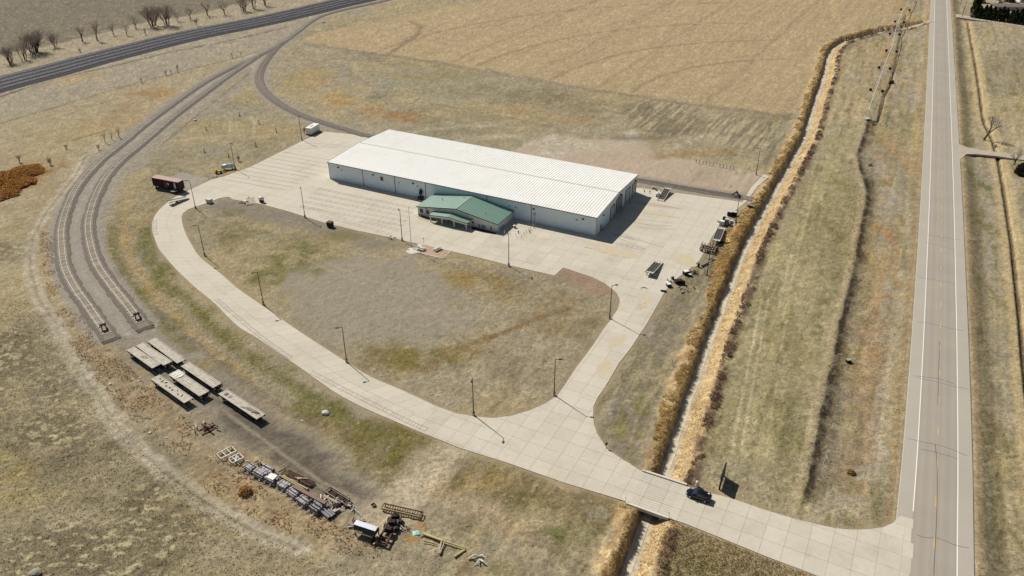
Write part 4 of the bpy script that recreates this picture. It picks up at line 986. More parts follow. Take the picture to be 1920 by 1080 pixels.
track('outer of the two dead-end spur tracks curving along the west side', TRACK_OUT, 290, group=None)
track('inner of the two dead-end spur tracks curving beside the loop road', TRACK_IN, 290)
# centre of the third spur is buried in gravel beside the yard
track('spur track curving in behind the long white building to the yard', TRACK_CUR, 150, top=.30, rail=m_rail_d)
q_ = TRACK_CUR[:int(62 / .62)]
V, F = profile_strip(q_, [(-.6, .31), (-.55, .37), (.55, .37), (.6, .31)])
np_mesh('track_gravel', V, F, m_ball); tag(bpy.data.objects['track_gravel'], 'grey gravel filled between the rails of the yard spur', kind='structure')
# main line: four tracks on one dark bed
V, F = profile_strip(MAINLINE, [(-14.5, -.25), (-12.0, .45), (12.0, .45), (14.0, -.25)])
tag(np_mesh('railway_bed', V, F, m_ballm), 'broad dark ballast bed of the main railway line', kind='structure')
names = ('nearest the spur junction', 'second from the spur junction', 'third from the spur junction', 'nearest the row of bare trees')
mp = smooth_path(MAIN_A, 1.4)
n_, t_ = normals2(mp)
for k, o in enumerate((-8.7, -3.2, 2.6, 8.4)):
    p = mp + n_ * o
    track('main line track on the dark ballast, ' + names[k], p[:int(len(p) * .8)], 0, top=.58, bed=False, tie=m_tie_d, rail=mat('polished_mainline_rail', (214,208,200), rough=.4, var=.08, metal=.2, spec=.5), group='main line tracks')
# buffer stops
m_black = mat('black_painted_steel', (34,31,29), rough=.6, var=.25, rgb2=(70,48,38), scale2=2)
def buffer_stop(label, path, top, group='buffer stops at track ends'):
    p = path[2]; a = ang(path[2], path[8])
    t = thing('buffer_stop', label, 'buffer stop', (p[0], p[1], top + .14), a, group)
    for s in (-1, 1):
        MB().beam((-.2, .72 * s, 0), (.9, .25 * s, 1.35), .22).beam((2.3, .72 * s, 0), (.9, .25 * s, 1.35), .18).build('brace', m_black, t)
    MB().beam((.9, -.75, 1.3), (.9, .75, 1.3), .35, .4).build('bumper_beam', m_black, t)
    MB().beam((-.2, -.72, .08), (-.2, .72, .08), .2).build('tie_bar', m_black, t)
buffer_stop('black steel buffer stop ending the outer spur track', TRACK_OUT, .42)
buffer_stop('black steel buffer stop ending the inner spur track', TRACK_IN, .42)
buffer_stop('black steel buffer stop ending the yard spur near the ditch', TRACK_CUR, .30)
# ================================================================== the long white building
m_wall = mat('off_white_metal_siding', (222,234,240), rough=.55, var=.05, scale=.7, spec=.4)  # blue of the skylight on the walls is put into this colour
m_roofw = mat('white_ribbed_roof_steel', (240,237,229), rough=.5, var=.04, scale=.25, spec=.4, rgb2=(234,228,214), scale2=.12)
m_rib = mat('white_roof_rib', (236,232,222), rough=.5, var=.05, spec=.4)
m_trim = mat('dark_bronze_trim', (92,84,74), rough=.6, var=.1)
m_trimw = mat('grey_white_corner_trim', (190,188,178), rough=.6, var=.08)
m_door = mat('white_overhead_door', (190,192,190), rough=.6, var=.06)
m_glass = mat('dark_window_glass', (24,30,40), rough=.08, var=.1, spec=.6)
m_blackm = mat('black_fixture_metal', (28,26,26), rough=.5, var=.2)
BZ = SLAB_Z
wh = thing('warehouse_building', 'long white metal building with low ribbed white roof', 'building', (B_LF.x, B_LF.y, 0), a_bld)
EV, RG = 6.25, 7.2                                   # eave and ridge heights
L_, W_ = B_LEN, B_W
# walls with siding ribs; front wall y=0, back y=W_, gables x=0 and x=L_
fr = MB().box((L_ / 2, .1, EV / 2 + .02), (L_, .2, EV - .04)); front = fr.build('wall', m_wall, wh)
bk = MB().box((L_ / 2, W_ - .1, EV / 2 + .02), (L_, .2, EV - .04)); bk.build('wall', m_wall, wh)
def gable(x, t):
    rings = [[(x, .21, .04), (x, W_ - .21, .04), (x, W_ - .21, EV - .05), (x, W_ / 2, RG - .08), (x, .21, EV - .05)], [(x + t, .21, .04), (x + t, W_ - .21, .04), (x + t, W_ - .21, EV - .05), (x + t, W_ / 2, RG - .08), (x + t, .21, EV - .05)]]
    return MB().loft(rings).build('wall', m_wall, wh)
gable(.0, .2); east = gable(L_ - .2, .2)
rb = MB()
k = 0.3
while k < L_: rb.box((k, -.012, EV / 2), (.06, .022, EV - .2)); k += .45
tag(rb.build('siding_rib', m_wall, front), kind='stuff')
rb = MB(); k = .3
while k < W_:
    hgt = EV + (RG - EV) * (1 - abs(k - W_ / 2) / (W_ / 2)) - .15
    rb.box((L_ + .012, k, hgt / 2 + .05), (.022, .06, hgt - .1)); k += .45
tag(rb.build('siding_rib', m_wall, east), kind='stuff')
# roof: two slopes as panels, overhang, ribs
OV = .25
def slope_z(y): return EV + (RG - EV) * (1 - abs(y - W_ / 2) / (W_ / 2)) + .02
npan = 34
pw = (L_ + 2 * OV) / npan
for i in range(npan):
    for (y0, y1) in ((-OV, W_ / 2), (W_ / 2, W_ + OV)):
        x0 = -OV + i * pw; x1 = x0 + pw - .01
        z0, z1 = slope_z(y0), slope_z(y1); th = .1
        MB().loft([[(x0, y0, z0), (x1, y0, z0), (x1, y0, z0 + th), (x0, y0, z0 + th)], [(x0, y1, z1), (x1, y1, z1), (x1, y1, z1 + th), (x0, y1, z1 + th)]]).build('roof_panel', m_roofw, wh)
rb = MB(); k = -OV + .3
while k < L_ + OV:
    for (y0, y1) in ((-OV, W_ / 2 - .2), (W_ / 2 + .2, W_ + OV)):
        rb.beam((k, y0, slope_z(y0) + .13), (k, y1, slope_z(y1) + .13), .17, .09)
    k += .95
tag(rb.build('roof_rib', m_rib, wh), kind='stuff')
MB().beam((-OV, W_ / 2, RG + .17), (L_ + OV, W_ / 2, RG + .17), .55, .10).build('ridge_cap', mat('tan_grey_ridge_cap', (214,208,194), rough=.6), wh)
MB().beam((-OV, -OV - .07, EV - .03), (L_ + OV, -OV - .07, EV - .03), .14, .17).build('gutter', m_trim, wh)
MB().beam((-OV, W_ + OV + .07, EV - .03), (L_ + OV, W_ + OV + .07, EV - .03), .14, .17).build('gutter', m_trim, wh)
for x in (-OV - .05, L_ + OV + .05):
    for (y0, y1) in ((-OV, W_ / 2), (W_ / 2, W_ + OV)):
        MB().beam((x, y0, slope_z(y0) + .02), (x, y1, slope_z(y1) + .02), .08, .24).build('rake_trim', m_trim, wh)
for x in (.06, 14.6, 27.8, 40.0, 63.2, 79.0, L_ - .06):
    MB().box((x, -.08, EV / 2), (.13, .12, EV - .2)).build('downspout', m_trimw if x < 1 or x > 99 else m_trim, wh)
MB().box((L_ + .06, .15, EV / 2), (.10, .35, EV - .3)).build('corner_trim', m_trimw, wh)
# front wall fixtures: wall lamps, cameras
def wall_lamp(x, y, z, rz=0.0, big=1.0):
    m = MB(); s = big
    m.loft([[(-.35*s, 0, -.14*s), (.35*s, 0, -.14*s), (.35*s, 0, .16*s), (-.35*s, 0, .16*s)], [(-.28*s, -.42*s, -.12*s), (.28*s, -.42*s, -.12*s), (.28*s, -.42*s, .0), (-.28*s, -.42*s, .0)]])
    return m.build('wall_lamp', m_blackm, wh, loc=(x, y, z), rz=rz)
def on_front(px, py):
    """Position along and height on the front wall of a point seen in the photo."""
    o = Vector((0, 0, H_CAM)); d = G(px, py) - o
    t = (B_LF - o).dot(B_N) / d.dot(B_N); p = o + d * t - B_LF
    return p.dot(B_DIR), p.z
def on_east(px, py):
    o = Vector((0, 0, H_CAM)); d = G(px, py) - o
    t = (B_RF - o).dot(B_DIR) / d.dot(B_DIR); p = o + d * t - B_RF
    return p.dot(B_N), p.z
for q, big in (((634.5,313.5),1.0),((640.5,318.3),.6),((700,327.6),1.0),((748.5,342),.6),((775,343.5),1.0),((782.5,349),.6),((967,388.5),.6),((1001,391.5),1.0),((1081.5,412.2),.7),((1093.5,410.5),1.0),((956,386),.6)):
    x, z = on_front(*q); wall_lamp(x, -.03, z, 0, big)
x, z = on_front(716, 335)      # louvred intake with soot marks
v = MB().box((x, -.1, z), (1.0, .2, 1.3)); vt = v.build('wall_vent', mat('sooty_grey_vent', (150,148,146), var=.3, scale=4, rgb2=(60,56,54), scale2=3), wh)
for k in range(5): MB().beam((x - .45, -.22, z - .5 + k * .25), (x + .45, -.22, z - .5 + k * .25), .05, .12).build('louvre', m_blackm, vt)
x, z = on_front(1003, 401)     # exhaust hood with a pipe down to the ground
h = MB().box((x, -.35, z), (.8, .6, .5), 0, .7).build('exhaust_hood', mat('pale_galvanised_hood', (196,188,170)), wh)
MB().cyl((x, -.3, .1), (x, -.3, z - .2), .09, n=8).build('pipe', mat('pale_galvanised_hood', (196,188,170)), h)
# gas manifold with soot behind the office corner
x, z = on_front(790, 358)
gm = MB().cyl((x, -.45, .05), (x, -.45, 3.6), .22, n=10).box((x, -.5, 2.6), (1.0, .8, 1.5), .3, .7).cyl((x - .5, -.5, 1.9), (x + .7, -.5, 2.9), .25, n=8).build('dust_collector', mat('sooty_dark_green_steel', (44,50,48), var=.3, scale=3), wh)
MB().box((x + .1, -.8, .55), (1.8, 1.0, 1.0)).build('motor_housing', mat('dark_blue_grey_housing', (58,60,78), var=.2), gm)
# east gable: overhead doors, louvred door, walk doors, lamps
def east_rect(p0, p1):
    (y0, z0), (y1, z1) = on_east(*p0), on_east(*p1); return y0, z0, y1, z1
def ohd(y0, y1, h, name='overhead_door', louv=False):
    d = MB().box((L_ + .03, (y0 + y1) / 2, h / 2 + .05), (.1, y1 - y0, h)).build(name, m_door, wh)
    for s, yy in ((0, y0 - .09), (1, y1 + .09)): MB().box((L_ + .1, yy, h / 2 + .07), (.22, .18, h + .1)).build('jamb', m_trim, d)
    MB().box((L_ + .1, (y0 + y1) / 2, h + .17), (.22, y1 - y0 + .36, .18)).build('header', m_trim, d)
    for k in range(1, 8 if louv else 6):
        n_ = 8 if louv else 6
        MB().box((L_ + .095, (y0 + y1) / 2, .05 + h * k / n_), (.03 if not louv else .05, (y1 - y0) * (.92 if louv else .99), .05 if not louv else h / n_ * .45)).build('door_rail' if not louv else 'dark_louvre', m_trimw if not louv else m_blackm, d)
    return d
for px0, px1, hh, lv in (((1143,420),(1150,412),4.4,False), ((1154,404),(1164,395),4.9,True), ((1171,388),(1179,379),4.6,False), ((1184,371),(1192,362),4.3,False)):
    y0, _ = on_east(*px0); y1, _ = on_east(*px1)
    ohd(max(1.5, y0), min(W_ - 1.2, y1), hh, 'louvred_door' if lv else 'overhead_door', lv)
y_, z_ = on_east(1126.5, 427); MB().box((L_ + .05, y_, 1.15), (.1, 1.0, 2.2)).build('walk_door', mat('grey_green_door', (110,122,128)), wh)
for q in ((1131,403), (1163,364.5), (1191,338)):
    y, z = on_east(*q); wall_lamp(L_ + .03, y, z, pi / 2, 1.0)
y, z = on_east(1161, 370); MB().box((L_ + .05, y, z), (.1, 2.0, 1.2)).build('gable_sign', mat('faded_grey_sign', (140,140,138), var=.3, scale=3), wh)
for q in ((1117,436), (1100,438.5)):
    x, z = on_front(*q)
# door bollards on the apron
m_bol = mat('white_painted_bollard', (222,218,204), rough=.6, var=.08)
m_bolY = mat('faded_yellow_bollard', (176,156,92), rough=.7, var=.2)
def bollard(px, py, label, m, h=1.15, r=.11, group='bollards around the building'):
    g_ = G(px, py); t = thing('bollard', label, 'bollard', (g_.x, g_.y, BZ), 0, group)
    MB().cyl((0, 0, -.04), (0, 0, h), r, n=10).build('post', m, t)
    MB().cyl((0, 0, h), (0, 0, h + .07), r, r * .35, n=10).build('cap', m, t)
bollard(935.5, 436, 'white bollard in the shade right at the corner of the office annex', m_bol)
bollard(946, 439, 'white bollard in the shade, the one further out from the office corner', m_bol)
bollard(999.5, 427, 'tall white bollard closest to the exhaust pipe on the long wall', m_bol, 1.3)
bollard(1003.5, 422, 'white bollard touching the shaded wall under the exhaust hood', m_bol, 1.3)
bollard(995, 431, 'white topped bollard at the end of the pipe stubs row', m_bol, 1.2)
for i, (p, l) in enumerate((((1130,432),'faded yellow bollard beside the walk door of the east end'), ((1141,424),'faded yellow bollard before the southernmost overhead door'), ((1152,410),'faded yellow bollard on the near side of the louvred door'), ((1165,398),'faded yellow bollard on the far side of the louvred door'), ((1169,394),'faded yellow bollard between the louvred door and its neighbour'), ((1181,382),'faded yellow bollard between the two northern overhead doors'))):
    bollard(*p, l, m_bolY, 1.1, .13)
# capped pipe stubs standing in the apron
m_stub = mat('rusty_pipe_stub', (150,128,92), rough=.8, var=.25)
for i, (p, lab) in enumerate((((956.5,441),'thin pipe stub standing nearest the office shade edge'), ((967.5,444),'pipe stub at the near corner of the stub group'), ((977.5,446.5),'pipe stub at the outer tip of the stub group'), ((982.5,441),'pipe stub third from the long wall'), ((987,436.5),'pipe stub second from the long wall'), ((991,433.5),'pipe stub nearest the white bollards'))):
    g_ = G(*p); t = thing('pipe_stub', lab, 'pipe stub', (g_.x, g_.y, BZ), 0, 'pipe stubs on the apron')
    MB().cyl((0, 0, -.04), (0, 0, .95), .06, n=8).build('pipe', m_stub, t); MB().cyl((0, 0, .95), (0, 0, 1.02), .085, n=8).build('cap', m_stub, t)
def hydrant(p, lab):
    g_ = G(*p); t = thing('fire_hydrant', lab, 'hydrant', (g_.x, g_.y, BZ), 0, 'hydrants on the apron')
    m = mat('dark_hydrant_iron', (52,44,40), var=.2)
    MB().cyl((0, 0, -.04), (0, 0, .65), .13, n=10).build('barrel', m, t); MB().cyl((0, 0, .65), (0, 0, .85), .16, .05, n=10).build('bonnet', m, t); MB().cyl((-.25, 0, .5), (.25, 0, .5), .07, n=8).build('nozzle', m, t)
hydrant((972,437.5), 'small dark hydrant inside the ring of pipe stubs'); hydrant((993.5,436), 'small dark hydrant at the white topped bollard')
g_ = G(965, 427); t = thing('utility_pedestal', 'round white capped utility pedestal at the edge of the office shade', 'pedestal', (g_.x, g_.y, BZ))
MB().cyl((0, 0, -.04), (0, 0, .7), .35, n=12).build('base', m_dark, t); MB().cyl((0, 0, .7), (0, 0, .95), .55, .2, n=12).build('cap', m_bol, t)

# ================================================================== office annex with green roof
m_owall = mat('cream_white_siding', (216,218,214), rough=.6, var=.05, scale=.8)
m_green = mat('green_standing_seam_steel', (52,112,80), rough=.5, metal=.1, var=.07, scale=.8, spec=.6, rgb2=(60,120,88), scale2=.3)
for k_, v_ in (('Coat Weight', 1.0), ('Coat Roughness', .55), ('Coat IOR', 2.8)): m_green.node_tree.nodes['Principled BSDF'].inputs[k_].default_value = v_
m_seam = mat('light_green_seam', (124,168,140), rough=.4, var=.05, spec=.5)
of = thing('office_annex', 'low white office annex with green metal gable roof', 'building', (B_LF.x, B_LF.y, 0), a_bld)
xl, _ = on_front(790, 370)
def loc_of(p):
    v = p - B_LF; return v.dot(B_DIR), v.dot(B_N)
# corners surveyed at the eaves: near-left (783,384 z3.1), near-right (933,421 z3.1)
cl_ = loc_of(G(784.5, 401)); cr_ = loc_of(G(932, 436))
X0, X1 = cl_[0], cr_[0]; YF = (cl_[1] + cr_[1]) / 2; YB = -.14
EH, RH = 2.75, 4.9; XM = (X0 + X1) / 2
OE = .35
def oz(x): return EH + (RH - EH) * (1 - abs(x - XM) / ((X1 - X0) / 2))
fw = [(X0, YF, .03), (X1, YF, .03), (X1, YF, EH), (XM, YF, RH - .02), (X0, YF, EH)]
front_o = MB().loft([[(x, YF + .2, z) for x, y, z in fw], [(x, YF, z) for x, y, z in fw]]).build('wall', m_owall, of)
MB().box((X0 + .1, (YF + YB) / 2 + .1, EH / 2), (.2, YB - YF - .22, EH)).build('wall', m_owall, of)
side_o = MB().box((X1 - .1, (YF + YB) / 2 + .1, EH / 2), (.2, YB - YF - .22, EH)).build('wall', m_owall, of)
RHs, EHs = RH + .05, EH + .05
def rz_(x): return EHs + (RHs - EHs) * (1 - abs(x - XM) / ((X1 - X0) / 2))
roofs = []
for (xa, xb) in ((X0 - OE, XM), (X1 + OE, XM)):
    za, zb = rz_(xa), rz_(xb)
    roof = MB().loft([[(xa, YF - OE, za), (xb, YF - OE, zb), (xb, YF - OE, zb + .1), (xa, YF - OE, za + .1)], [(xa, YB, za), (xb, YB, zb), (xb, YB, zb + .1), (xa, YB, za + .1)]]).build('roof', m_green, of)
    y = YF - OE + .03
    while y < YB:
        MB().beam((xa, y, za + .14), (xb, y, zb + .14), .12, .09).build('seam', m_seam, roof); y += .8
    MB().beam((xa, YF - OE, za - .02), (xa, YB, za - .02), .12, .18).build('gutter', m_trim, roof)
    MB().beam((xa, YF - OE - .05, za + .0), (xb, YF - OE - .05, zb + .0), .08, .26).build('rake_trim', m_trim, roof)
    roofs.append(roof)
MB().beam((XM, YF - OE, RHs + .14), (XM, YB, RHs + .14), .4, .08).build('ridge_cap', m_green, of)
for (fx, fy) in ((.42, .18), (.80, .72), (.2, .45)):
    x = X0 + (X1 - X0) * fx; y = YF + (YB - YF) * (1 - fy); MB().cyl((x, y, rz_(x)), (x, y, rz_(x) + .75), .11, n=8).build('vent_pipe', m_trimw, of)
def on_ofront(px, py):
    o = Vector((0, 0, H_CAM)); d = G(px, py) - o; q = B_LF + B_N * YF
    t = (q - o).dot(B_N) / d.dot(B_N); p = o + d * t - B_LF
    return p.dot(B_DIR), p.z
for q in ((790.3,395.5), (801.8,398.5), (813.3,401)):
    x, z = on_ofront(*q)
    w = MB().box((x, YF - .02, 1.55), (1.15, .12, 1.25)).build('window', mat('bronze_window_frame', (58,54,52)), of)
    for s in (-1, 1): MB().box((x + s * .27, YF - .09, 1.55), (.46, .03, 1.05)).build('pane', m_glass, w)
for q in ((799.5,388), (886,404)):
    x, z = on_ofront(*q); MB().box((x, YF - .15, 2.7), (.35, .3, .2), 0, .7).build('wall_lamp', m_blackm, of)
# entrance porch
pxl, _ = on_ofront(816, 405); pxr, _ = on_ofront(884, 421)
PD = 3.2; PZ, PR = 2.35, 3.05; pm = (pxl + pxr) / 2
porch_z = lambda x: PZ + (PR - PZ) * (1 - abs(x - pm) / ((pxr - pxl) / 2))
for (xa, xb) in ((pxl - .25, pm), (pxr + .25, pm)):
    za, zb = porch_z(xa), porch_z(xb)
    pr = MB().loft([[(xa, YF - PD, za), (xb, YF - PD, zb), (xb, YF - PD, zb + .1), (xa, YF - PD, za + .1)], [(xa, YF - .02, za), (xb, YF - .02, zb), (xb, YF - .02, zb + .1), (xa, YF - .02, za + .1)]]).build('porch_roof', m_green, of)
    y = YF - PD + .05
    while y < YF - .1:
        MB().beam((xa, y, za + .12), (xb, y, zb + .12), .05, .06).build('seam', m_seam, pr); y += .5
    MB().beam((xa, YF - PD - .05, za), (xb, YF - PD - .05, zb), .07, .2).build('fascia', m_trim, pr)
    MB().loft([[(xa, YF - PD + .02, za - .05), (xb, YF - PD + .02, zb - .05), (xb, YF - PD + .02, zb - .75), (xa, YF - PD + .02, za - .55)], [(xa, YF - PD + .2, za - .05), (xb, YF - PD + .2, zb - .05), (xb, YF - PD + .2, zb - .75), (xa, YF - PD + .2, za - .55)]]).build('porch_face', m_owall, of)
for x in (pxl + .15, pxl + (pxr - pxl) * .33, pxl + (pxr - pxl) * .66, pxr - .15):
    MB().box((x, YF - PD + .2, 1.05), (.28, .28, 2.0)).build('porch_column', m_owall, of)
for k, t in enumerate((.18, .42, .64, .86)):
    x = pxl + (pxr - pxl) * t
    w = MB().box((x, YF - .03, 1.25), (1.5, .14, 2.1 if k in (1,) else 1.6)).build('glass_door' if k == 1 else 'window', mat('bronze_window_frame', (58,54,52)), of)
    for s in (-1, 1): MB().box((x + s * .36, YF - .115, 1.25), (.62, .03, 1.85 if k == 1 else 1.4)).build('pane', m_glass, w)
x, z = on_ofront(887, 417); MB().box((x, YF - .04, 1.1), (1.0, .1, 2.1)).build('walk_door', mat('pale_grey_door', (196,196,190)), of)
MB().box((x, YF - .1, 1.5), (.5, .05, .6)).build('door_window', m_glass, of)
m_mulch = mat('dark_brown_mulch', (74,58,48), rough=.95, var=.3, scale=5)
def bed(pts, name='planting_bed', m=m_mulch, z=SLAB_Z + .02, lab=None):
    P = [G(*p) for p in pts]
    return tag(MB().prism([(p.x, p.y) for p in P], 0, z).build(name, m), lab, kind='structure')
bed([(784,402),(816,412),(818,416),(800,412),(785,406)], lab='mulch planting bed under the office windows')
bed([(884,424),(931,437),(928,440),(905,436),(884,430)], lab='mulch planting bed beside the office walk door')
bed([(780,404),(785,406.5),(812,414),(826,418),(829,422.5),(805,417.5),(783,410)], 'entrance_walk', mat('tan_brick_paving', (182,166,140), var=.12, scale=4), SLAB_Z + .014, 'tan paving strip beside the office entrance')
# meters on the office front
for i, (px, lab) in enumerate(((899,'electric_meter'), (905,'electric_meter'), (909,'electric_meter'), (921,'gas_meter'))):
    x, z = on_ofront(px, 424); MB().box((x, YF - .2, .9), (.35, .3, .9)).build(lab, mat('blue_grey_meter', (104,116,126), var=.15), of)
gg = MB()
for k in range(5):
    gg.beam((X1 + .3, YF + .4 + k * .9, .05), (X1 + .3, YF + .4 + k * .9, 1.0), .05)
gg.beam((X1 + .3, YF + .4, 1.0), (X1 + .3, YF + 4.0, 1.0), .05).build('handrail', m_blackm, of)

# ================================================================== patio with picnic tables and flagpole
m_brick = mat('salmon_patio_paving', (176,150,128), rough=.9, var=.10, scale=3)
pc = [G(*p) for p in ((788,458),(846,470.5),(829,484.5),(782,473.5))]
pt = MB().prism([(p.x, p.y) for p in pc], -.1, .03).build('patio', m_brick); tag(pt, 'salmon paved picnic patio with pale kerb at the yard edge', kind='structure')
for i in range(4):
    a_, b_ = pc[i], pc[(i + 1) % 4]
    MB().beam((a_.x, a_.y, .03), (b_.x, b_.y, .03), .28 if i < 3 else 1.3, .16 if i < 3 else .1).build('patio_kerb', m_pale, pt)
cp = G(774, 470); ring = [(cp.x + math.cos(t * 2 * pi / 20) * 2.0, cp.y + math.sin(t * 2 * pi / 20) * 2.0) for t in range(20)]
tag(MB().prism(ring, -.05, .045).build('flagpole_pad', m_pale), 'round pale concrete pad at the foot of the flagpole', kind='structure')
def picnic_table(p, rz, lab, m):
    g_ = G(*p); t = thing('picnic_table', lab, 'picnic table', (g_.x, g_.y, .03), rz, 'picnic tables on the patio')
    for k in range(4): MB().box((0, -.33 + k * .22, .76), (2.6, .2, .05)).build('table_plank', m, t)
    for s in (-1, 1):
        MB().box((0, s * .75, .45), (2.6, .3, .05)).build('bench', m, t)
        MB().beam((s * .95, -.8, 0), (s * .95, .15, .72), .08).beam((s * .95, .8, 0), (s * .95, -.15, .72), .08).beam((s * .95, -.85, .41), (s * .95, .85, .41), .07).build('leg_frame', m, t)
m_pic = mat('pale_grey_picnic_table', (206,196,178), var=.08)
picnic_table((820,468.5), math.radians(48), 'pale picnic table standing in the middle of the patio', m_pic)
picnic_table((789,468), math.radians(-20), 'picnic table at the flagpole end of the patio', m_pic)
g_ = G(771.5, 464); t = thing('flagpole', 'tall thin bare flagpole beside the patio', 'flagpole', (g_.x, g_.y, 0))
MB().cyl((0, 0, -.3), (0, 0, 13.0), .09, .05, n=10).build('pole', mat('pale_aluminium_pole', (188,180,164), rough=.4, metal=.2), t); MB().cyl((0, 0, 13.0), (0, 0, 13.2), .1, .1, n=8).build('finial', m_rail, t)
g_ = G(794.3, 457); t = thing('parking_sign', 'small parking sign on a thin post at the patio edge', 'sign', (g_.x, g_.y, 0), a_bld)
MB().cyl((0, 0, -.2), (0, 0, 1.6), .04, n=8).build('post', m_rail, t); MB().box((0, 0, 1.7), (.32, .03, .46)).build('sign_plate', mat('grey_sign_back', (150,150,146)), t)
# faded yellow parking hatching
for a_, b_ in (((790,452),(806,437)), ((797,453),(812,440)), ((812,457),(824,445)), ((820,459),(832,447)), ((830,461),(842,449))):
    p, q = G(*a_), G(*b_); MB().beam((p.x, p.y, SLAB_Z + .008), (q.x, q.y, SLAB_Z + .008), .18, .004).build('parking_line', mat('worn_yellow_parking_paint', (206,190,146), var=.15, scale=2, rgb2=(194,186,168), scale2=1.0), pavement)
# ================================================================== light poles
m_pole = mat('dark_bronze_pole', (52,44,38), rough=.6, var=.15)
m_pier = mat('concrete_pier', (176,166,148), rough=.9, var=.1)
m_lens = mat('pale_lamp_lens', (196,192,182), rough=.4)
def light_pole(p, label, h=9.8, arm=(-1, .1), pier=.75):
    g_ = G(*p); z0 = 0.0
    t = thing('light_pole', label, 'light pole', (g_.x, g_.y, z0), 0, 'light poles around the yard and loop road')
    MB().cyl((0, 0, -.5), (0, 0, pier), .3, n=12).build('pier', m_pier, t)
    MB().cyl((0, 0, pier), (0, 0, h), .115, .075, n=8).box((0, 0, pier + .06), (.4, .4, .12)).build('pole', m_pole, t)
    a = Vector((arm[0], arm[1], 0)).normalized(); e = a * .95
    ar = MB().beam((0, 0, h - .1), (e.x, e.y, h + .02), .09).build('arm', m_pole, t)
    rz = math.atan2(a.y, a.x); c = a * 1.15
    hd = MB().box((c.x, c.y, h + .04), (.75, .38, .17), rz).build('lamp_head', m_pole, t)
    MB().box((c.x, c.y, h - .06), (.55, .28, .03), rz).build('lens', m_lens, hd)
light_pole((494,571), 'light pole on the loop road, next after the tight west bend', arm=(-1,-.5))
light_pole((384,479), 'light pole inside the west bend of the loop road, south of the boxcar ramp', arm=(-1,-.2))
light_pole((367,391), 'light pole at the west bend opposite the maroon boxcar', arm=(-1,.1))
light_pole((650,679), 'light pole halfway along the loop road above the cracked ladder seam', arm=(-1,-.3))
light_pole((888,778.5), 'light pole at the outer tip of the island nearest the junction', arm=(-.1,-1))
light_pole((1039,741), 'light pole at the island corner where the yard drive meets the junction', arm=(1,-.1))
light_pole((1143,597), 'light pole at the narrow neck between yard and drive', arm=(1,.1))
light_pole((572,408), 'light pole on the yard edge below the west apron', arm=(-.3,.8))
light_pole((754,451), 'light pole on the yard edge just west of the flagpole', arm=(-.4,.9))
light_pole((954,499), 'light pole on the yard edge in front of the office shade', arm=(-.2,.9))
light_pole((1325.5,515), 'light pole between the steel rack and the junk pile', h=8.6, arm=(-.8,.2), pier=1.1)
light_pole((1379,418), 'light pole behind the white blocks at the ditch side', h=8.6, arm=(-.8,.3))
light_pole((1417.5,328), 'light pole at the far end of the dirt lot by the ditch', h=10.2, arm=(-.8,-.4))
light_pole((441,316), 'light pole beside the silver tank at the north-west yard edge', arm=(.7,-.7))
light_pole((566,262), 'light pole beside the white container at the far yard corner', arm=(.7,-.7))

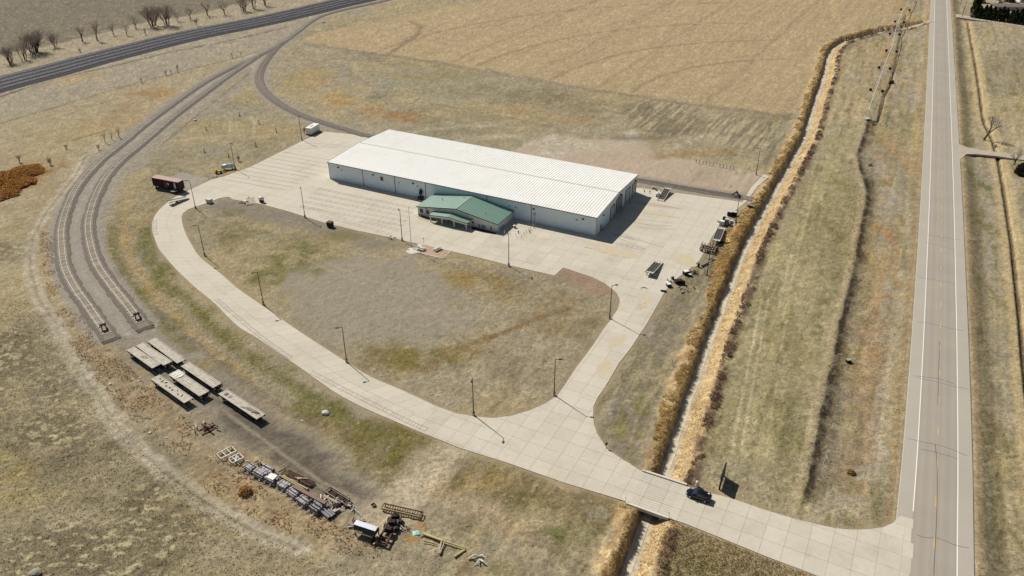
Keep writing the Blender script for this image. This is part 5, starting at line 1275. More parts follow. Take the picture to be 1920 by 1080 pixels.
# ================================================================== black car on the entrance drive
def car():
    f, r = G(1285.5, 925), G(1333.5, 941); c = (f + r) / 2; a = ang(r, f)
    t = thing('parked_car', 'black five-door car facing the yard beside the culvert bridge', 'car', (c.x, c.y, SLAB_Z), a)
    m_b = mat('black_car_paint', (15,18,28), rough=.18, var=.05, spec=.6); m_g = mat('blue_tinted_car_glass', (20,34,48), rough=.05, var=.05, spec=.8)
    m_t = mat('tyre_rubber', (22,22,22), rough=.9); m_rm = mat('alloy_rim', (168,168,168), rough=.3, metal=.6); m_hl = mat('bright_headlamp', (226,228,230), rough=.1, spec=.8); m_tl = mat('red_tail_lamp', (110,16,14), rough=.2)
    L, W = 4.7, 1.85
    # body as cross-sections along the length (x forward)
    secs = [(-2.33, .62, .45, .80), (-2.2, .80, .28, 1.02), (-1.5, .91, .24, 1.05), (0, .925, .22, 1.02), (1.2, .915, .24, .98), (1.9, .86, .28, .88), (2.25, .74, .34, .74), (2.36, .58, .42, .62)]
    rings = []
    for x, w, zb, zt in secs:
        rings.append([(x, -w * .92, zb), (x, -w, zb + (zt - zb) * .35), (x, -w * .97, zb + (zt - zb) * .8), (x, -w * .82, zt), (x, w * .82, zt), (x, w * .97, zb + (zt - zb) * .8), (x, w, zb + (zt - zb) * .35), (x, w * .92, zb)])
    MB().loft(rings).build('body', m_b, t, smooth=False)
    # glasshouse
    gl = [(-2.12, .66, 1.0, 1.04), (-1.75, .70, 1.0, 1.38), (-1.2, .70, 1.0, 1.5), (-.2, .70, 1.0, 1.55), (.35, .68, 1.0, 1.48), (1.15, .70, .96, 1.02)]
    rings = [[(x, -.84, zb), (x, -w, zt - .03), (x, -w * .9, zt), (x, w * .9, zt), (x, w, zt - .03), (x, .84, zb)] for x, w, zb, zt in gl]
    MB().loft(rings).build('glass', m_g, t)
    rf = [(-1.85, .66, 1.37), (-1.2, .68, 1.52), (-.2, .68, 1.57), (.32, .66, 1.50)]
    MB().loft([[(x, -w, z - .05), (x, -w * .9, z), (x, w * .9, z), (x, w, z - .05)] for x, w, z in rf]).build('roof', m_b, t)
    for x0, z0, x1, z1 in ((.35, 1.47, 1.2, 1.0), (-1.75, 1.38, -2.12, 1.03), (-.35, 1.52, -.42, 1.0)):
        for s in (-1, 1): MB().beam((x0, s * .71, z0), (x1, s * .85, z1), .09).build('pillar', m_b, t)
    for x in (1.42, -1.42):
        for s in (-1, 1):
            w = MB().cyl((x, s * .72, .33), (x, s * .94, .33), .34, n=20).build('wheel', m_t, t)
            MB().cyl((x, s * .93, .33), (x, s * .955, .33), .22, n=14).build('rim', m_rm, w)
            MB().cyl((x, s * .9, .36), (x, s * .93, .36), .4, n=20).build('wheel_arch', m_blackm, t)
    for s in (-1, 1):
        MB().box((2.12, s * .6, .70), (.28, .34, .14)).build('headlight', m_hl, t)
        MB().box((-2.26, s * .62, .85), (.16, .26, .2)).build('tail_light', m_tl, t)
        MB().box((.75, s * 1.0, 1.0), (.16, .22, .13)).build('mirror', m_b, t)
        for x in (.15, -.85): MB().box((x, s * .93, .85), (.2, .03, .035)).build('door_handle', m_rm, t)
        MB().beam((-1.85, s * .70, 1.33), (.4, s * .72, 1.44), .03).build('window_trim', m_rm, t)
    MB().box((2.33, 0, .45), (.08, 1.0, .2)).build('grille', m_blackm, t)
    MB().box((-2.33, 0, .62), (.05, .5, .12)).build('number_plate', m_hl, t)
    MB().box((-1.72, -.35, 1.44), (.35, .25, .06)).build('roof_sticker', m_hl, t)
car()

# ================================================================== entrance sign, pedestal and small marker by the drive
a_, b_ = G(1348.5, 918.5), G(1357.5, 891)
dS = (b_ - a_); c = (a_ + b_) / 2
t = thing('entrance_sign', 'large dark upright sign board seen edge-on beside the drive', 'sign', (c.x, c.y, 0), ang(a_, b_))
Ls = dS.length
m_brown = mat('dark_brown_sign_panel', (52,42,38), rough=.6, var=.2); m_signb = mat('black_sign_frame', (26,24,24), rough=.6)
MB().box((0, 0, 1.75), (Ls, .22, 2.7)).build('sign_board', m_brown, t)
for s in (-1, 1): MB().box((s * Ls * .46, 0, .55), (.3, .3, 1.9)).build('post', m_signb, t)
MB().box((0, 0, 3.16), (Ls + .1, .3, .12)).build('cap', m_signb, t)
for k, (xx, w, hh, zz) in enumerate(((-.2, 2.2, .35, 2.6), (.1, 2.8, .2, 2.0), (-.1, 1.8, .2, 1.55))): MB().box((xx, .125, zz), (w, .03, hh)).build('faded_letter_band', mat('faded_sign_letter', (128,118,112), var=.2, scale=6), t)
g_ = G(1307, 911)
t = thing('utility_pedestal', 'short white concrete pedestal with black knob between car and sign', 'pedestal', (g_.x, g_.y, 0))
MB().cyl((0, 0, -.2), (0, 0, 1.1), .33, .3, n=14).build('column', m_pale, t); MB().cyl((0, 0, 1.1), (0, 0, 1.22), .36, .2, n=14).build('cap', m_pale, t); MB().cyl((0, 0, 1.22), (0, 0, 1.5), .08, n=8).build('knob', m_blackm, t)
g_ = G(1136.5, 840)
t = thing('drive_sign', 'small black sign on a short post at the inside curve of the drive', 'sign', (g_.x, g_.y, 0), .4)
MB().cyl((0, 0, -.2), (0, 0, 1.2), .05, n=8).build('post', m_blackm, t); MB().box((0, 0, 1.1), (.5, .06, .6)).build('sign_plate', m_blackm, t); MB().cyl((0, 0, -.1), (0, 0, .25), .14, n=8).build('footing', m_pale, t)

# ================================================================== flatcars parked beyond the spur tracks
m_deck = mat('pale_weathered_deck_planks', (192,183,166), rough=.85, var=.12, scale=2.5, rgb2=(164,150,134), scale2=1.2, rand=.05)
m_frame = mat('black_rusty_car_frame', (38,30,27), rough=.8, var=.3, rgb2=(66,44,36), scale2=2)
m_maroon = mat('maroon_end_plate', (84,44,42), rough=.7, var=.2)
def flatcar(corners, label, z=1.45, ends=True, maroon=False, wheels=True, extra=None):
    P = [G(x, y, z) for x, y in corners]; c = sum(P, Vector()) / 4
    a = ang((P[0] + P[1]) / 2, (P[3] + P[2]) / 2)
    L = ((P[3] - P[0]).length + (P[2] - P[1]).length) / 2; W = max(2.25, ((P[1] - P[0]).length + (P[2] - P[3]).length) / 2)
    t = thing('flatcar', label, 'rail flatcar', (c.x, c.y, 0), a, 'flatcars parked beyond the spur tracks')
    for s in (-1, 1): MB().box((0, s * (W / 2 - .09), z - .02), (L, .17, .10)).build('deck_edge', m_deck, t)
    nb = 4; bw = (W - .44) / nb
    for k in range(nb): MB().box((random.uniform(-.03, .03), -W / 2 + .22 + bw * (k + .5), z - .05 + random.uniform(-.008, .008)), (L - .1, bw - .03, .08)).build('deck_plank', m_deck, t)
    for s in (-1, 1): MB().box((0, s * (W / 2 - .14), z - .33), (L - .2, .14, .48)).build('side_sill', m_frame, t)
    MB().box((0, 0, z - .42), (L - .4, .5, .6)).build('centre_sill', m_frame, t)
    for k in range(7): MB().box((-L / 2 + L * (k + .5) / 7, 0, z - .3), (.18, W - .45, .3)).build('cross_bearer', m_frame, t)
    if ends:
        e = thing2 = MB()
        m = m_maroon if maroon else m_frame
        e.box((L / 2 + .07, 0, z - .12), (.1, W, .25)).box((L / 2 + .07, 0, z - .75), (.1, W, .2))
        for yy in (-W / 2 + .1, -W * .22, W * .22, W / 2 - .1): e.box((L / 2 + .07, yy, z - .45), (.1, .2 if abs(yy) > W * .3 else .5, .42))
        e.build('end_plate', m, t)
        for s in (-1, 1): MB().box((L / 2 + .10, s * W * .37, z - .45), (.05, .28, .42)).build('lit_opening_plate', mat('light_through_opening', (214,208,196), var=.1), t)  # bright plates over the end openings stand in for light coming through
    if wheels:
        for xx in (-L / 2 + 1.2, -L / 2 + 2.7, L / 2 - 2.6):
            for s in (-1, 1):
                w = MB().cyl((xx, s * (W / 2 - .55), .45), (xx, s * (W / 2 - .25), .45), .45, n=16).build('wheel', m_frame, t)
                MB().cyl((xx, s * (W / 2 - .26), .45), (xx, s * (W / 2 - .23), .45), .2, n=10).build('hub', mat('dull_wheel_hub', (120,104,90)), w)
            MB().cyl((xx, -W / 2 + .5, .45), (xx, W / 2 - .5, .45), .08, n=8).build('axle', m_frame, t)
        MB().box((-L / 2 + 1.95, 0, .75), (2.2, 1.2, .3)).build('bogie_frame', m_frame, t)
    if extra: extra(t, L, W, z)
    return t
def hatches(t, L, W, z):
    MB().box((-L / 2 + 1.6, -.1, z + .01), (.9, .9, .05)).build('hatch_hole', m_blackm, t); MB().box((-L / 2 + 3.0, -.1, z + .01), (.8, .8, .04)).build('hatch_cover', mat('grey_hatch', (136,124,110)), t)
    for k in range(4): MB().beam((L * .05 + k * .5, -W * .3 + k * .35, z + .03), (L * .42, W * .0 + k * .18, z + .03), .06).build('loose_chain', m_frame, t)
    MB().beam((L * .3, -.4, z + .03), (L * .4, .5, z + .03), .08).beam((L * .4, .5, z + .03), (L * .46, .2, z + .03), .08).build('loose_bar', m_frame, t)
def junk(t, L, W, z):
    for k in range(9):
        x = -L * .38 + k * L * .085; MB().box((x, random.uniform(-.35, .4), z + .05), (random.uniform(.3, .8), random.uniform(.08, .3), .1), random.uniform(0, 3)).build('deck_scrap', m_frame, t)
def tarp(t, L, W, z):
    vs = [(-L/2 - .05, -W/2, z + .03), (-L/2 + 2.4, -W/2 + .1, z + .03), (-L/2 + 3.0, W * .1, z + .16), (-L/2 + 2.4, W/2 + .05, z + .05), (-L/2 - .1, W/2 + .1, z + .04), (-L/2 + 1.0, .1, z + .24)]
    MB().add(vs + [(x, y, z_ - .05) for x, y, z_ in vs], [(0,1,5),(1,2,5),(2,3,5),(3,4,5),(4,0,5),(0,6,7,1),(1,7,8,2),(2,8,9,3),(3,9,10,4),(4,10,6,0)]).build('tarp', mat('crumpled_white_tarp', (224,220,208), var=.08), t)
    for k in range(3): MB().beam((-L/2 + .3 + k * .8, -W/2, z + .2), (-L/2 + .5 + k * .8, W/2, z + .22), .05).build('tarp_pole', m_deck, t)
def stainx(t, L, W, z):
    MB().box((.3, .05, z + .005), (1.8, .7, .02), .3).build('rust_patch', mat('maroon_rust_patch', (136,104,96), var=.3, scale=3, rgb2=(186,170,155), scale2=2), t)
flatcar([(275.7,639.4),(292.2,632.6),(348.6,674.4),(332,680.3)], 'flatcar standing apart at the back, closest to the inner spur', ends=False)
flatcar([(237.8,656),(252.5,649),(301,683),(286.4,690)], 'flatcar on the outer side of the touching pair', ends=False, extra=stainx)
flatcar([(252.9,648.8),(268,642),(323.3,676.4),(307,686)], 'flatcar on the inner side of the touching pair, maroon end plate', maroon=True)
flatcar([(315.6,702.6),(336,694),(392.4,732.8),(374,743.5)], 'flatcar with a crumpled white tarp on one end', extra=tarp)
flatcar([(281,710.4),(300,702.6),(363.2,747.4),(344.7,755)], 'flatcar with scattered dark scrap along its deck', ends=False, extra=junk)
flatcar([(338.9,685),(354.4,679.3),(416.7,719),(398.2,727)], 'clean decked flatcar next to the tarp one, nearer the loop road')
flatcar([(408.9,737.6),(425.4,729.9),(498.3,777.5),(480.8,785.3)], 'flatcar farthest along the row with a dark square hatch', ends=False, extra=hatches)

# ================================================================== scrap row in the weeds
m_wood = mat('bleached_timber', (176,162,138), rough=.9, var=.15, scale=4)
m_grey = mat('grey_blue_galvanised_tube', (126,122,126), rough=.55, var=.2, scale=3, metal=.1)
m_greyl = mat('pale_galvanised_tube', (176,170,166), rough=.55, var=.12, scale=3)
m_rust = mat('rust_brown_steel', (94,66,52), rough=.85, var=.25, rgb2=(120,92,74), scale2=2)
m_mauve = mat('mauve_brown_primer', (132,108,100), rough=.8, var=.15)
m_yel = mat('weathered_yellow_pipe', (186,172,120), rough=.8, var=.15)
m_whitem = mat('chalky_white_metal', (224,220,208), rough=.6, var=.08)
ROW = ang(G(469, 878), G(593, 953))
def bundle(p, lab, n=4, layers=3, w=2.3, d=1.7, h=1.15, top=None, rz=ROW):
    rz = rz + random.uniform(-.10, .10); w *= random.uniform(.85, 1.15); h *= random.uniform(.75, 1.15); d *= random.uniform(.9, 1.1)
    g_ = G(*p); t = thing('steel_bundle', lab, 'steel bundle', (g_.x, g_.y, gz(g_.x, g_.y) + .02), rz, 'strapped bundles in the scrap row')
    for s in (-.3, .3): MB().box((w * s, 0, .06), (.14, d + 1.0, .14)).build('dunnage', m_wood, t)
    tw = d / 7
    for l in range(layers):
        hl = h / layers
        for k in range(7):
            if l == layers - 1 and random.random() < .22: continue
            MB().box((random.uniform(-.16, .16), -d / 2 + tw * (k + .5), .15 + hl * (l + .5)), (w * random.uniform(.9, 1.08), tw - .03, hl - .03)).build('tube', m_grey if (l + k) % 3 else m_greyl, t)
    for s in (-.32, .32): MB().box((w * s, 0, .16 + h), (.09, d + .06, .05)).box((w * s, -d / 2 - .02, .15 + h / 2), (.09, .04, h)).box((w * s, d / 2 + .02, .15 + h / 2), (.09, .04, h)).build('strap', m_blackm, t)
    for s in (-.32, .32): MB().beam((w * s, -d / 2 - .05, .35), (w * s - .35, -d / 2 - .75, .1), .07).beam((w * s + .1, -d / 2 - .05, .75), (w * s - .2, -d / 2 - .6, .5), .06).build('loose_strap', m_greyl, t)
    if top: MB().box((0, .1, .15 + h + .08), (w * .7, d * .8, .16), .1).build('loose_sheet', top, t)
labs = ('strapped steel bundle at the white frames end of the row', 'second strapped bundle from the white frames', 'strapped bundle with a white sheet on its top', 'fourth strapped bundle from the white frames, squarest of the row', 'fifth strapped bundle beside the mauve beam', 'sixth strapped bundle beside the mauve beam', 'last strapped bundle before the loose pipes')
for i, p in enumerate(((469,880),(490,893),(511,903),(534,914),(551,928),(570,943),(593,957))): bundle(p, labs[i], top=m_whitem if i == 2 else None)
g_ = G(497, 884); bundle((500,882), 'low strapped bundle lying behind the second one', layers=2, h=.7, w=2.6)
def obj_line(name, lab, cat, p, q, w, h, m, zc=None, round_=False, group=None, part='beam'):
    a, b = G(*p), G(*q); c = (a + b) / 2; L = (b - a).length
    z = gz(c.x, c.y); t = thing(name, lab, cat, (c.x, c.y, z), ang(a, b), group)
    zc = h / 2 if zc is None else zc
    if round_: MB().cyl((-L / 2, 0, zc), (L / 2, 0, zc), w / 2, n=10).build(part, m, t)
    else:
        MB().box((0, 0, zc), (L, w, h)).build(part, m, t)
    return t, L
t, L = obj_line('steel_beam', 'long mauve primed steel beam resting on the bundles', 'beam', (553,921), (612,953), .75, .35, m_mauve, 1.35)
for s in (-1, 1): MB().box((0, s * .36, 1.35), (L, .06, .42)).build('flange', m_mauve, t)
for x in (-.35, .1, .45): MB().box((L * x, 0, .6), (.3, .5, 1.2)).build('support_block', m_wood, t)
for i, (p, q, lab) in enumerate((((521,891),(570,919),'yellowish pipe nearest the bundles on the ground'), ((523,889),(578,919),'longer yellowish pipe beside the ladder rack'), ((540,898),(586,913),'thin grey pipe under the ladder rack edge'))):
    t, L = obj_line('scrap_pipe', lab, 'pipe', p, q, .28 if i < 2 else .14, .28, m_yel if i < 2 else m_greyl, .16, True, 'pipes beside the bundles', 'tube')
    MB().cyl((L / 2 - .1, 0, .16), (L / 2 + .03, 0, .16), .2, n=10).build('end_flange', m_rust, t)
for i, (p, q, lab) in enumerate((((600,958),(618,974),'thick grey pipe at the end of the scrap row, outer side'), ((604,955),(624,972),'thick grey pipe at the end of the scrap row, inner side'), ((609,953),(628,968),'dark ended pipe closest to the timber pile'))):
    t, L = obj_line('large_pipe', lab, 'pipe', p, q, .62, .62, m_grey, .36, True, 'thick pipes at the row end', 'tube')
    MB().cyl((L / 2, 0, .36), (L / 2 + .04, 0, .36), .26, n=12).build('open_end', m_blackm, t)
def ladder_rack(corners, lab, m, h=.55, nx=14, name='steel_rack', cat='rack', deck=None):
    P = [G(*p, h) for p in corners]; c = sum(P, Vector()) / 4; a = ang((P[0] + P[3]) / 2, (P[1] + P[2]) / 2)
    L = ((P[1] - P[0]).length + (P[2] - P[3]).length) / 2; W = ((P[3] - P[0]).length + (P[2] - P[1]).length) / 2
    t = thing(name, lab, cat, (c.x, c.y, gz(c.x, c.y)), a)
    for s in (-1, 1): MB().box((0, s * W / 2, h - .1), (L, .14, .22)).build('side_rail', m, t)
    for k in range(nx + 1): MB().box((-L / 2 + L * k / nx, 0, h - .12), (.12, W - .14, .14)).build('rung', m, t)
    for sx in (-1, 1):
        for sy in (-1, 1): MB().box((sx * L * .46, sy * W * .45, (h - .2) / 2), (.14, .14, h - .2)).build('leg', m, t)
    if deck: MB().box((0, 0, .1), (L * .96, W * .9, .08)).build('floor_plate', deck, t)
    return t, L, W
t, L, W = ladder_rack([(540,880),(590,903),(583,911),(534,887)], 'brown ladder-like steel rack lying beyond the yellow pipes', m_rust, .5, 20)
MB().beam((-L * .1, -.5, .6), (L * .25, .45, .6), .18).beam((0, -.6, .62), (L * .1, -.1, .62), .3).build('loose_brace', m_wood, t)
t, L, W = ladder_rack([(618,911),(657,934),(646,944),(610,921)], 'dark brown open steel trough with pale rim past the rack', m_rust, .7, 3, 'steel_trough', 'trough', m_frame)
for s in (-1, 1): MB().box((0, s * W / 2, .73), (L + .1, .09, .06)).build('rim', m_wood, t)
MB().cyl((-L * .4, -W * .95, .35), (L * .25, -W * .8, .35), .28, n=10).build('leaning_post', m_wood, t)
t, L, W = ladder_rack([(718,943),(795,959),(788,968),(717,951)], 'long narrow open frame trough lying alone on the pale dirt', m_rust, .75, 16, 'feed_trough', 'trough')
MB().box((0, -W / 2 - .1, .6), (L, .1, .5)).build('side_board', m_yel, t)
t, L, W = ladder_rack([(404,850),(432,837),(445,842),(416,858)], 'white welded frame at the start of the scrap row', m_whitem, .7, 3, 'welded_rack', 'frame')
t, L, W = ladder_rack([(427,860),(447,849),(458,856),(437,866)], 'smaller white frame with crossbars touching the first bundle', m_whitem, .6, 3, 'welded_rack', 'frame')
MB().cyl((-L * .2, -W * .5, .25), (L * .2, W * .4, .3), .3, n=10).build('barrel', m_greyl, t)
# timber and plate heap between beam and trough
def heap(p, lab, n, spread, m_list, seed, name='scrap_heap', cat='scrap heap', sc=1.0, rz=0):
    rs = random.Random(seed); g_ = G(*p); t = thing(name, lab, cat, (g_.x, g_.y, gz(g_.x, g_.y)), rz)
    for k in range(n):
        L = rs.uniform(.5, 2.2) * sc; x, y = rs.gauss(0, spread), rs.gauss(0, spread * .6); a = rs.uniform(0, pi)
        z = .12 + rs.random() * .45 * sc; w = rs.uniform(.1, .35) * sc; tilt = rs.uniform(-.12, .12) * L
        mb = MB(); d = Vector((math.cos(a), math.sin(a), 0)) * L / 2
        if rs.random() < .3: mb.cyl((x - d.x, y - d.y, z - tilt + .1), (x + d.x, y + d.y, z + tilt + .1), w * .5, n=8); nm = 'pipe_offcut'
        else: mb.beam((x - d.x, y - d.y, z - tilt), (x + d.x, y + d.y, z + tilt), w, rs.uniform(.08, .25)); nm = 'plank' if rs.random() < .5 else 'steel_offcut'
        mb.build(nm, rs.choice(m_list), t)
    return t
heap((617,946), 'jumbled pale timber offcuts beside the mauve beam', 22, 1.4, [m_wood, m_greyl, m_frame], 3)
heap((645,953), 'grey scrap steel heap at the end of the brown trough', 16, 1.3, [m_greyl, m_grey, m_frame, m_wood], 4)
for i_, (p_, lab_) in enumerate((((455,868), 'loose dunnage timbers between the white frames and the first bundle'), ((482,872), 'short pipe offcuts behind the first bundle'), ((515,892), 'pale sticks lying behind the white topped bundle'), ((585,935), 'timber blocks behind the mauve beam'), ((628,962), 'dark timbers at the end of the thick pipes'), ((665,985), 'white rag and boards beside the tank stand'), ((752,990), 'dark scrap spilled beside the stripped chassis'), ((700,1012), 'rusty offcuts under the tank stand end'))):
    heap(p_, lab_, 8, .9, [m_wood, m_frame, m_greyl, m_rust], 60 + i_, sc=.8)
heap((606,940), 'small clutter of white sheet and angle iron by the beam middle', 9, .8, [m_whitem, m_wood], 5)
heap((389,805), 'rust brown crossed channel irons in the weeds near the flatcars', 7, .9, [m_mauve, m_rust], 6, sc=1.7)
heap((370,803), 'bleached planks strewn beside the crossed channel irons', 10, 1.1, [m_wood, m_greyl], 8)
t, L, W = ladder_rack([(696,946),(702,943),(705,948),(699,951)], 'small dark square grate lying on bare dirt', m_frame, .15, 3, 'floor_grate', 'grate')
# tank on a stand
a, b = G(667, 996), G(710, 1010); c = (a + b) / 2
t = thing('tank_stand', 'silver topped hopper tank standing on a black steel stand', 'tank', (c.x, c.y, gz(c.x, c.y)), ang(a, b))
TL = 4.3
prof = [(-.75, 1.2), (-.85, 1.6), (-.55, 2.25), (.45, 2.3), (.85, 1.7), (.75, 1.2)]
MB().loft([[(-TL / 2, y, z) for y, z in prof], [(TL / 2, y, z) for y, z in prof]]).build('tank_body', mat('dark_green_grey_tank', (58,66,64), rough=.5, var=.2), t)
MB().loft([[(-TL / 2 - .05, -.58, 2.27), (-TL / 2 - .05, .46, 2.32), (-TL / 2 - .05, .46, 2.38), (-TL / 2 - .05, -.58, 2.33)], [(TL / 2 + .05, -.58, 2.27), (TL / 2 + .05, .46, 2.32), (TL / 2 + .05, .46, 2.38), (TL / 2 + .05, -.58, 2.33)]]).build('tank_lid', mat('silver_tank_top', (206,208,214), rough=.25, metal=.5, spec=.6), t)
MB().box((-.2, -1.05, 1.15), (TL * .9, .22, .08)).build('walkway', m_wood, t)
for k in range(5): MB().box((-TL / 2 + .3 + k * (TL - .6) / 4, 0, 1.75), (.08, 1.75, .08)).build('tank_band', m_frame, t)
for sx in (-1, 1):
    for sy in (-1, 1): MB().box((sx * TL * .45, sy * .8, .6), (.16, .16, 1.3)).build('leg', m_frame, t)
# stripped chassis
a, b = G(716, 1024), G(745, 972); c = (a + b) / 2
t = thing('scrap_chassis', 'rusty stripped truck chassis lying next to the tank stand', 'chassis', (c.x, c.y, gz(c.x, c.y)), ang(a, b)); CL = (b - a).length
for s in (-1, 1): MB().box((0, s * .85, .8), (CL, .22, .45)).build('frame_rail', m_rust, t)
for k in range(6): MB().box((-CL / 2 + .2 + k * (CL - .4) / 5, 0, .75), (.25, 1.6, .35)).build('cross_member', m_rust, t)
for k, x in enumerate((-.05, .2, .42)): MB().box((CL * x, .1 * k - .1, 1.15), (1.0, 1.3, .8), .2 * k, .8).build('engine_block', m_frame, t)
for x in (.1, .35):
    for s in (-1, 1): MB().cyl((CL * x, s * 1.0, .5), (CL * x, s * 1.3, .5), .5, n=14).build('wheel', m_blackm, t)
MB().box((-CL / 2, 0, .55), (.2, 2.3, .3)).build('bumper', m_mauve, t); MB().beam((CL * .45, .2, 1.2), (CL * .47, .2, 2.2), .1).build('exhaust_stack', m_frame, t)
# fallen boom
a, b = G(793, 1003), G(830, 1017)
t = thing('fallen_boom', 'weathered yellow boom with forked legs lying in the grass', 'boom', (a.x, a.y, gz(a.x, a.y)), 0)
def rel(p, z): q = G(*p); return (q.x - a.x, q.y - a.y, z)
MB().beam(rel((793,1003), .35), rel((831,1017), .45), .38, .3).build('boom_arm', m_yel, t)
MB().beam(rel((789,1007), .1), rel((797,998), .7), .16).build('cross_tee', m_yel, t)
MB().beam(rel((828,1018), .4), rel((823,1040), .3), .25).beam(rel((834,1018), .4), rel((825,1040), .3), .18).build('fork_leg', m_wood, t)
MB().beam(rel((831,1017), .45), rel((872,1030), .35), .16).beam(rel((834,1021), .3), rel((873,1033), .3), .12).build('lattice_chord', m_yel, t)
for k in range(6):
    u = k / 6; p = (832 + 40 * u, 1018 + 12.5 * u); MB().beam(rel(p, .42), rel((p[0] + 5, p[1] + 4), .3), .07).build('lattice_web', m_rust, t)
for k in range(2): MB().beam(rel((794, 1014 + 4 * k), .12), rel((820, 1021 + 3 * k), .12), .1).build('side_rod', m_yel, t)
t, L = obj_line('scrap_pipe', 'short yellow pipe lying aslant at the tip of the boom', 'pipe', (852,1046), (872,1033), .36, .36, m_yel, .2, True, None, 'tube')
MB().cyl((L / 2, 0, .2), (L / 2 + .1, 0, .2), .24, n=10).build('end_cap', m_frame, t)
g_ = G(895, 1052); t = thing('bleached_branch', 'pile of bleached white crooked branches at the foot of the field', 'branches', (g_.x, g_.y, gz(g_.x, g_.y)))
rs = random.Random(9)
for k, (p, q, r) in enumerate((((-1.6,.3),(-.6,.9),(.4,1.0)), ((.4,1.0),(1.0,.9),(1.5,.2)), ((.5,.2),(.2,-.4),(-.4,-1.0)), ((.6,.1),(1.0,-.5),(1.7,-1.0)), ((-.9,.4),(-.4,.2),(.0,.0)), ((.4,-.5),(.3,-.8),(.5,-1.2)))):
    MB().cyl((*p, .25), (*q, .5), .12, .14, n=8).cyl((*q, .5), (*r, .2), .14, .07, n=8).build('limb', m_whitem if k != 4 else m_yel, t)
g_ = G(780, 1000); t = thing('plastic_sheet', 'small pale turquoise sheet lying by orange weeds', 'sheet', (g_.x, g_.y, gz(g_.x, g_.y) + .05), .3)
MB().add([(-.6,-.5,.02),(.6,-.55,.08),(.65,.5,.05),(-.55,.55,.1),(0,0,.2)], [(0,1,4),(1,2,4),(2,3,4),(3,0,4)]).build('sheet', mat('pale_turquoise_plastic', (150,196,184), rough=.5), t)
# rocks and odd litter
m_rock = mat('pale_field_rock', (196,190,176), rough=.9, var=.15)
def rock(p, lab, s=.5, m=None, cat='rock'):
    g_ = G(*p); rs = random.Random(p[0]); rings = []
    for k, (zz, rr) in enumerate(((-.1, .9), (.25, 1.0), (.5, .7), (.62, .25))):
        rings.append([(math.cos(i * pi / 4) * rr * s * rs.uniform(.75, 1.2), math.sin(i * pi / 4) * rr * s * rs.uniform(.6, 1.1), zz * s) for i in range(8)])
    t = MB().loft(rings).build('field_rock', m or m_rock, None, loc=(g_.x, g_.y, gz(g_.x, g_.y))); tag(t, lab, cat, 'pale rocks in the grass')
rock((610,775), 'largest pale boulder in grass outside the loop road', 1.0)
rock((207,720), 'small white rock beside the dirt track opposite the flatcars', .45)
rock((567,789), 'white stone in grass below the boulder', .3)
rock((281,812), 'white stone in rusty weeds above the dirt track', .45); rock((312,820), 'yellowish white stone in the weeds near the frames', .35)
rock((66,1076), 'broad grey slab of rock at the bottom edge of the meadow', 1.1, mat('grey_field_rock', (150,142,124), rough=.95, var=.2))
rock((366,226), 'white block beside the spur tracks in the pasture', .8); rock((492,198), 'white stone beside the curved spur', .5)
rock((542,190), 'white lump outside the curved spur', .5); rock((607,43), 'white block past the spur junction', 1.2)
t, L = obj_line('pipe_stand', 'white bent pipe stand in the grass beside the loop road', 'pipe stand', (352,540), (366,541), .07, .07, m_whitem, .7, True)
for x in (-.2, .15): MB().cyl((L * x, 0, 0), (L * x + .1, .1, .7), .035, n=6).build('leg', m_whitem, t)
# ================================================================== yard equipment
m_galv = mat('pale_galvanised_steel', (196,190,178), rough=.6, var=.1)
m_dkdeck = mat('dark_grated_ramp_deck', (64,60,52), rough=.8, var=.25, scale=4)
def yard_ramp(near_l, near_r, far_r, far_l, zn, zf, lab, lip='near'):
    A, B = G(*near_l, zn), G(*near_r, zn); C_, D = G(*far_r, zf), G(*far_l, zf)
    n, f = (A + B) / 2, (C_ + D) / 2; c = (n + f) / 2; a = ang(n, f); L = (f - n).xy.length; W = ((B - A).length + (C_ - D).length) / 2
    t = thing('loading_ramp', lab, 'loading ramp', (c.x, c.y, SLAB_Z), a, 'mobile loading ramps in the yard')
    z0, z1 = max(zn, .15), max(zf, .15)
    def zz(u): return z0 + (z1 - z0) * u
    for k in range(9):
        u0, u1 = k / 9 + .004, (k + 1) / 9 - .004
        MB().loft([[(-L/2 + L*u0, -W/2 + .1, zz(u0) - .1), (-L/2 + L*u0, W/2 - .1, zz(u0) - .1), (-L/2 + L*u0, W/2 - .1, zz(u0)), (-L/2 + L*u0, -W/2 + .1, zz(u0))], [(-L/2 + L*u1, -W/2 + .1, zz(u1) - .1), (-L/2 + L*u1, W/2 - .1, zz(u1) - .1), (-L/2 + L*u1, W/2 - .1, zz(u1)), (-L/2 + L*u1, -W/2 + .1, zz(u1))]]).build('deck_plate', m_dkdeck if 0 < k < 8 else m_galv, t)
    for s in (-1, 1):
        MB().beam((-L/2, s * W/2, z0 - .0), (L/2, s * W/2, z1 - .0), .12, .34).build('side_curb', m_galv, t)
        MB().beam((-L/2, s * W * .2, z0 + .03), (L/2, s * W * .2, z1 + .03), .12, .04).build('runner_strip', mat('worn_ramp_runner', (120,114,102)), t)
    hi = -1 if z0 > z1 else 1; hz_ = max(z0, z1)
    for s in (-1, 1):
        MB().box((hi * L * .40, s * W * .38, (hz_ - .2) / 2), (.18, .18, hz_ - .2)).build('support_leg', m_frame, t)
        MB().cyl((hi * L * .12, s * W * .3, .4), (hi * L * .12, s * W * .48, .4), .4, n=14).build('wheel', m_blackm, t)
    MB().box((hi * L * .40, 0, hz_ * .55), (.12, W * .76, .12)).build('cross_brace', m_frame, t)
yard_ramp((1210,509), (1224,514), (1242.6,492.6), (1228.7,489.8), 1.35, .15, 'loading ramp standing alone in the middle of the south yard')
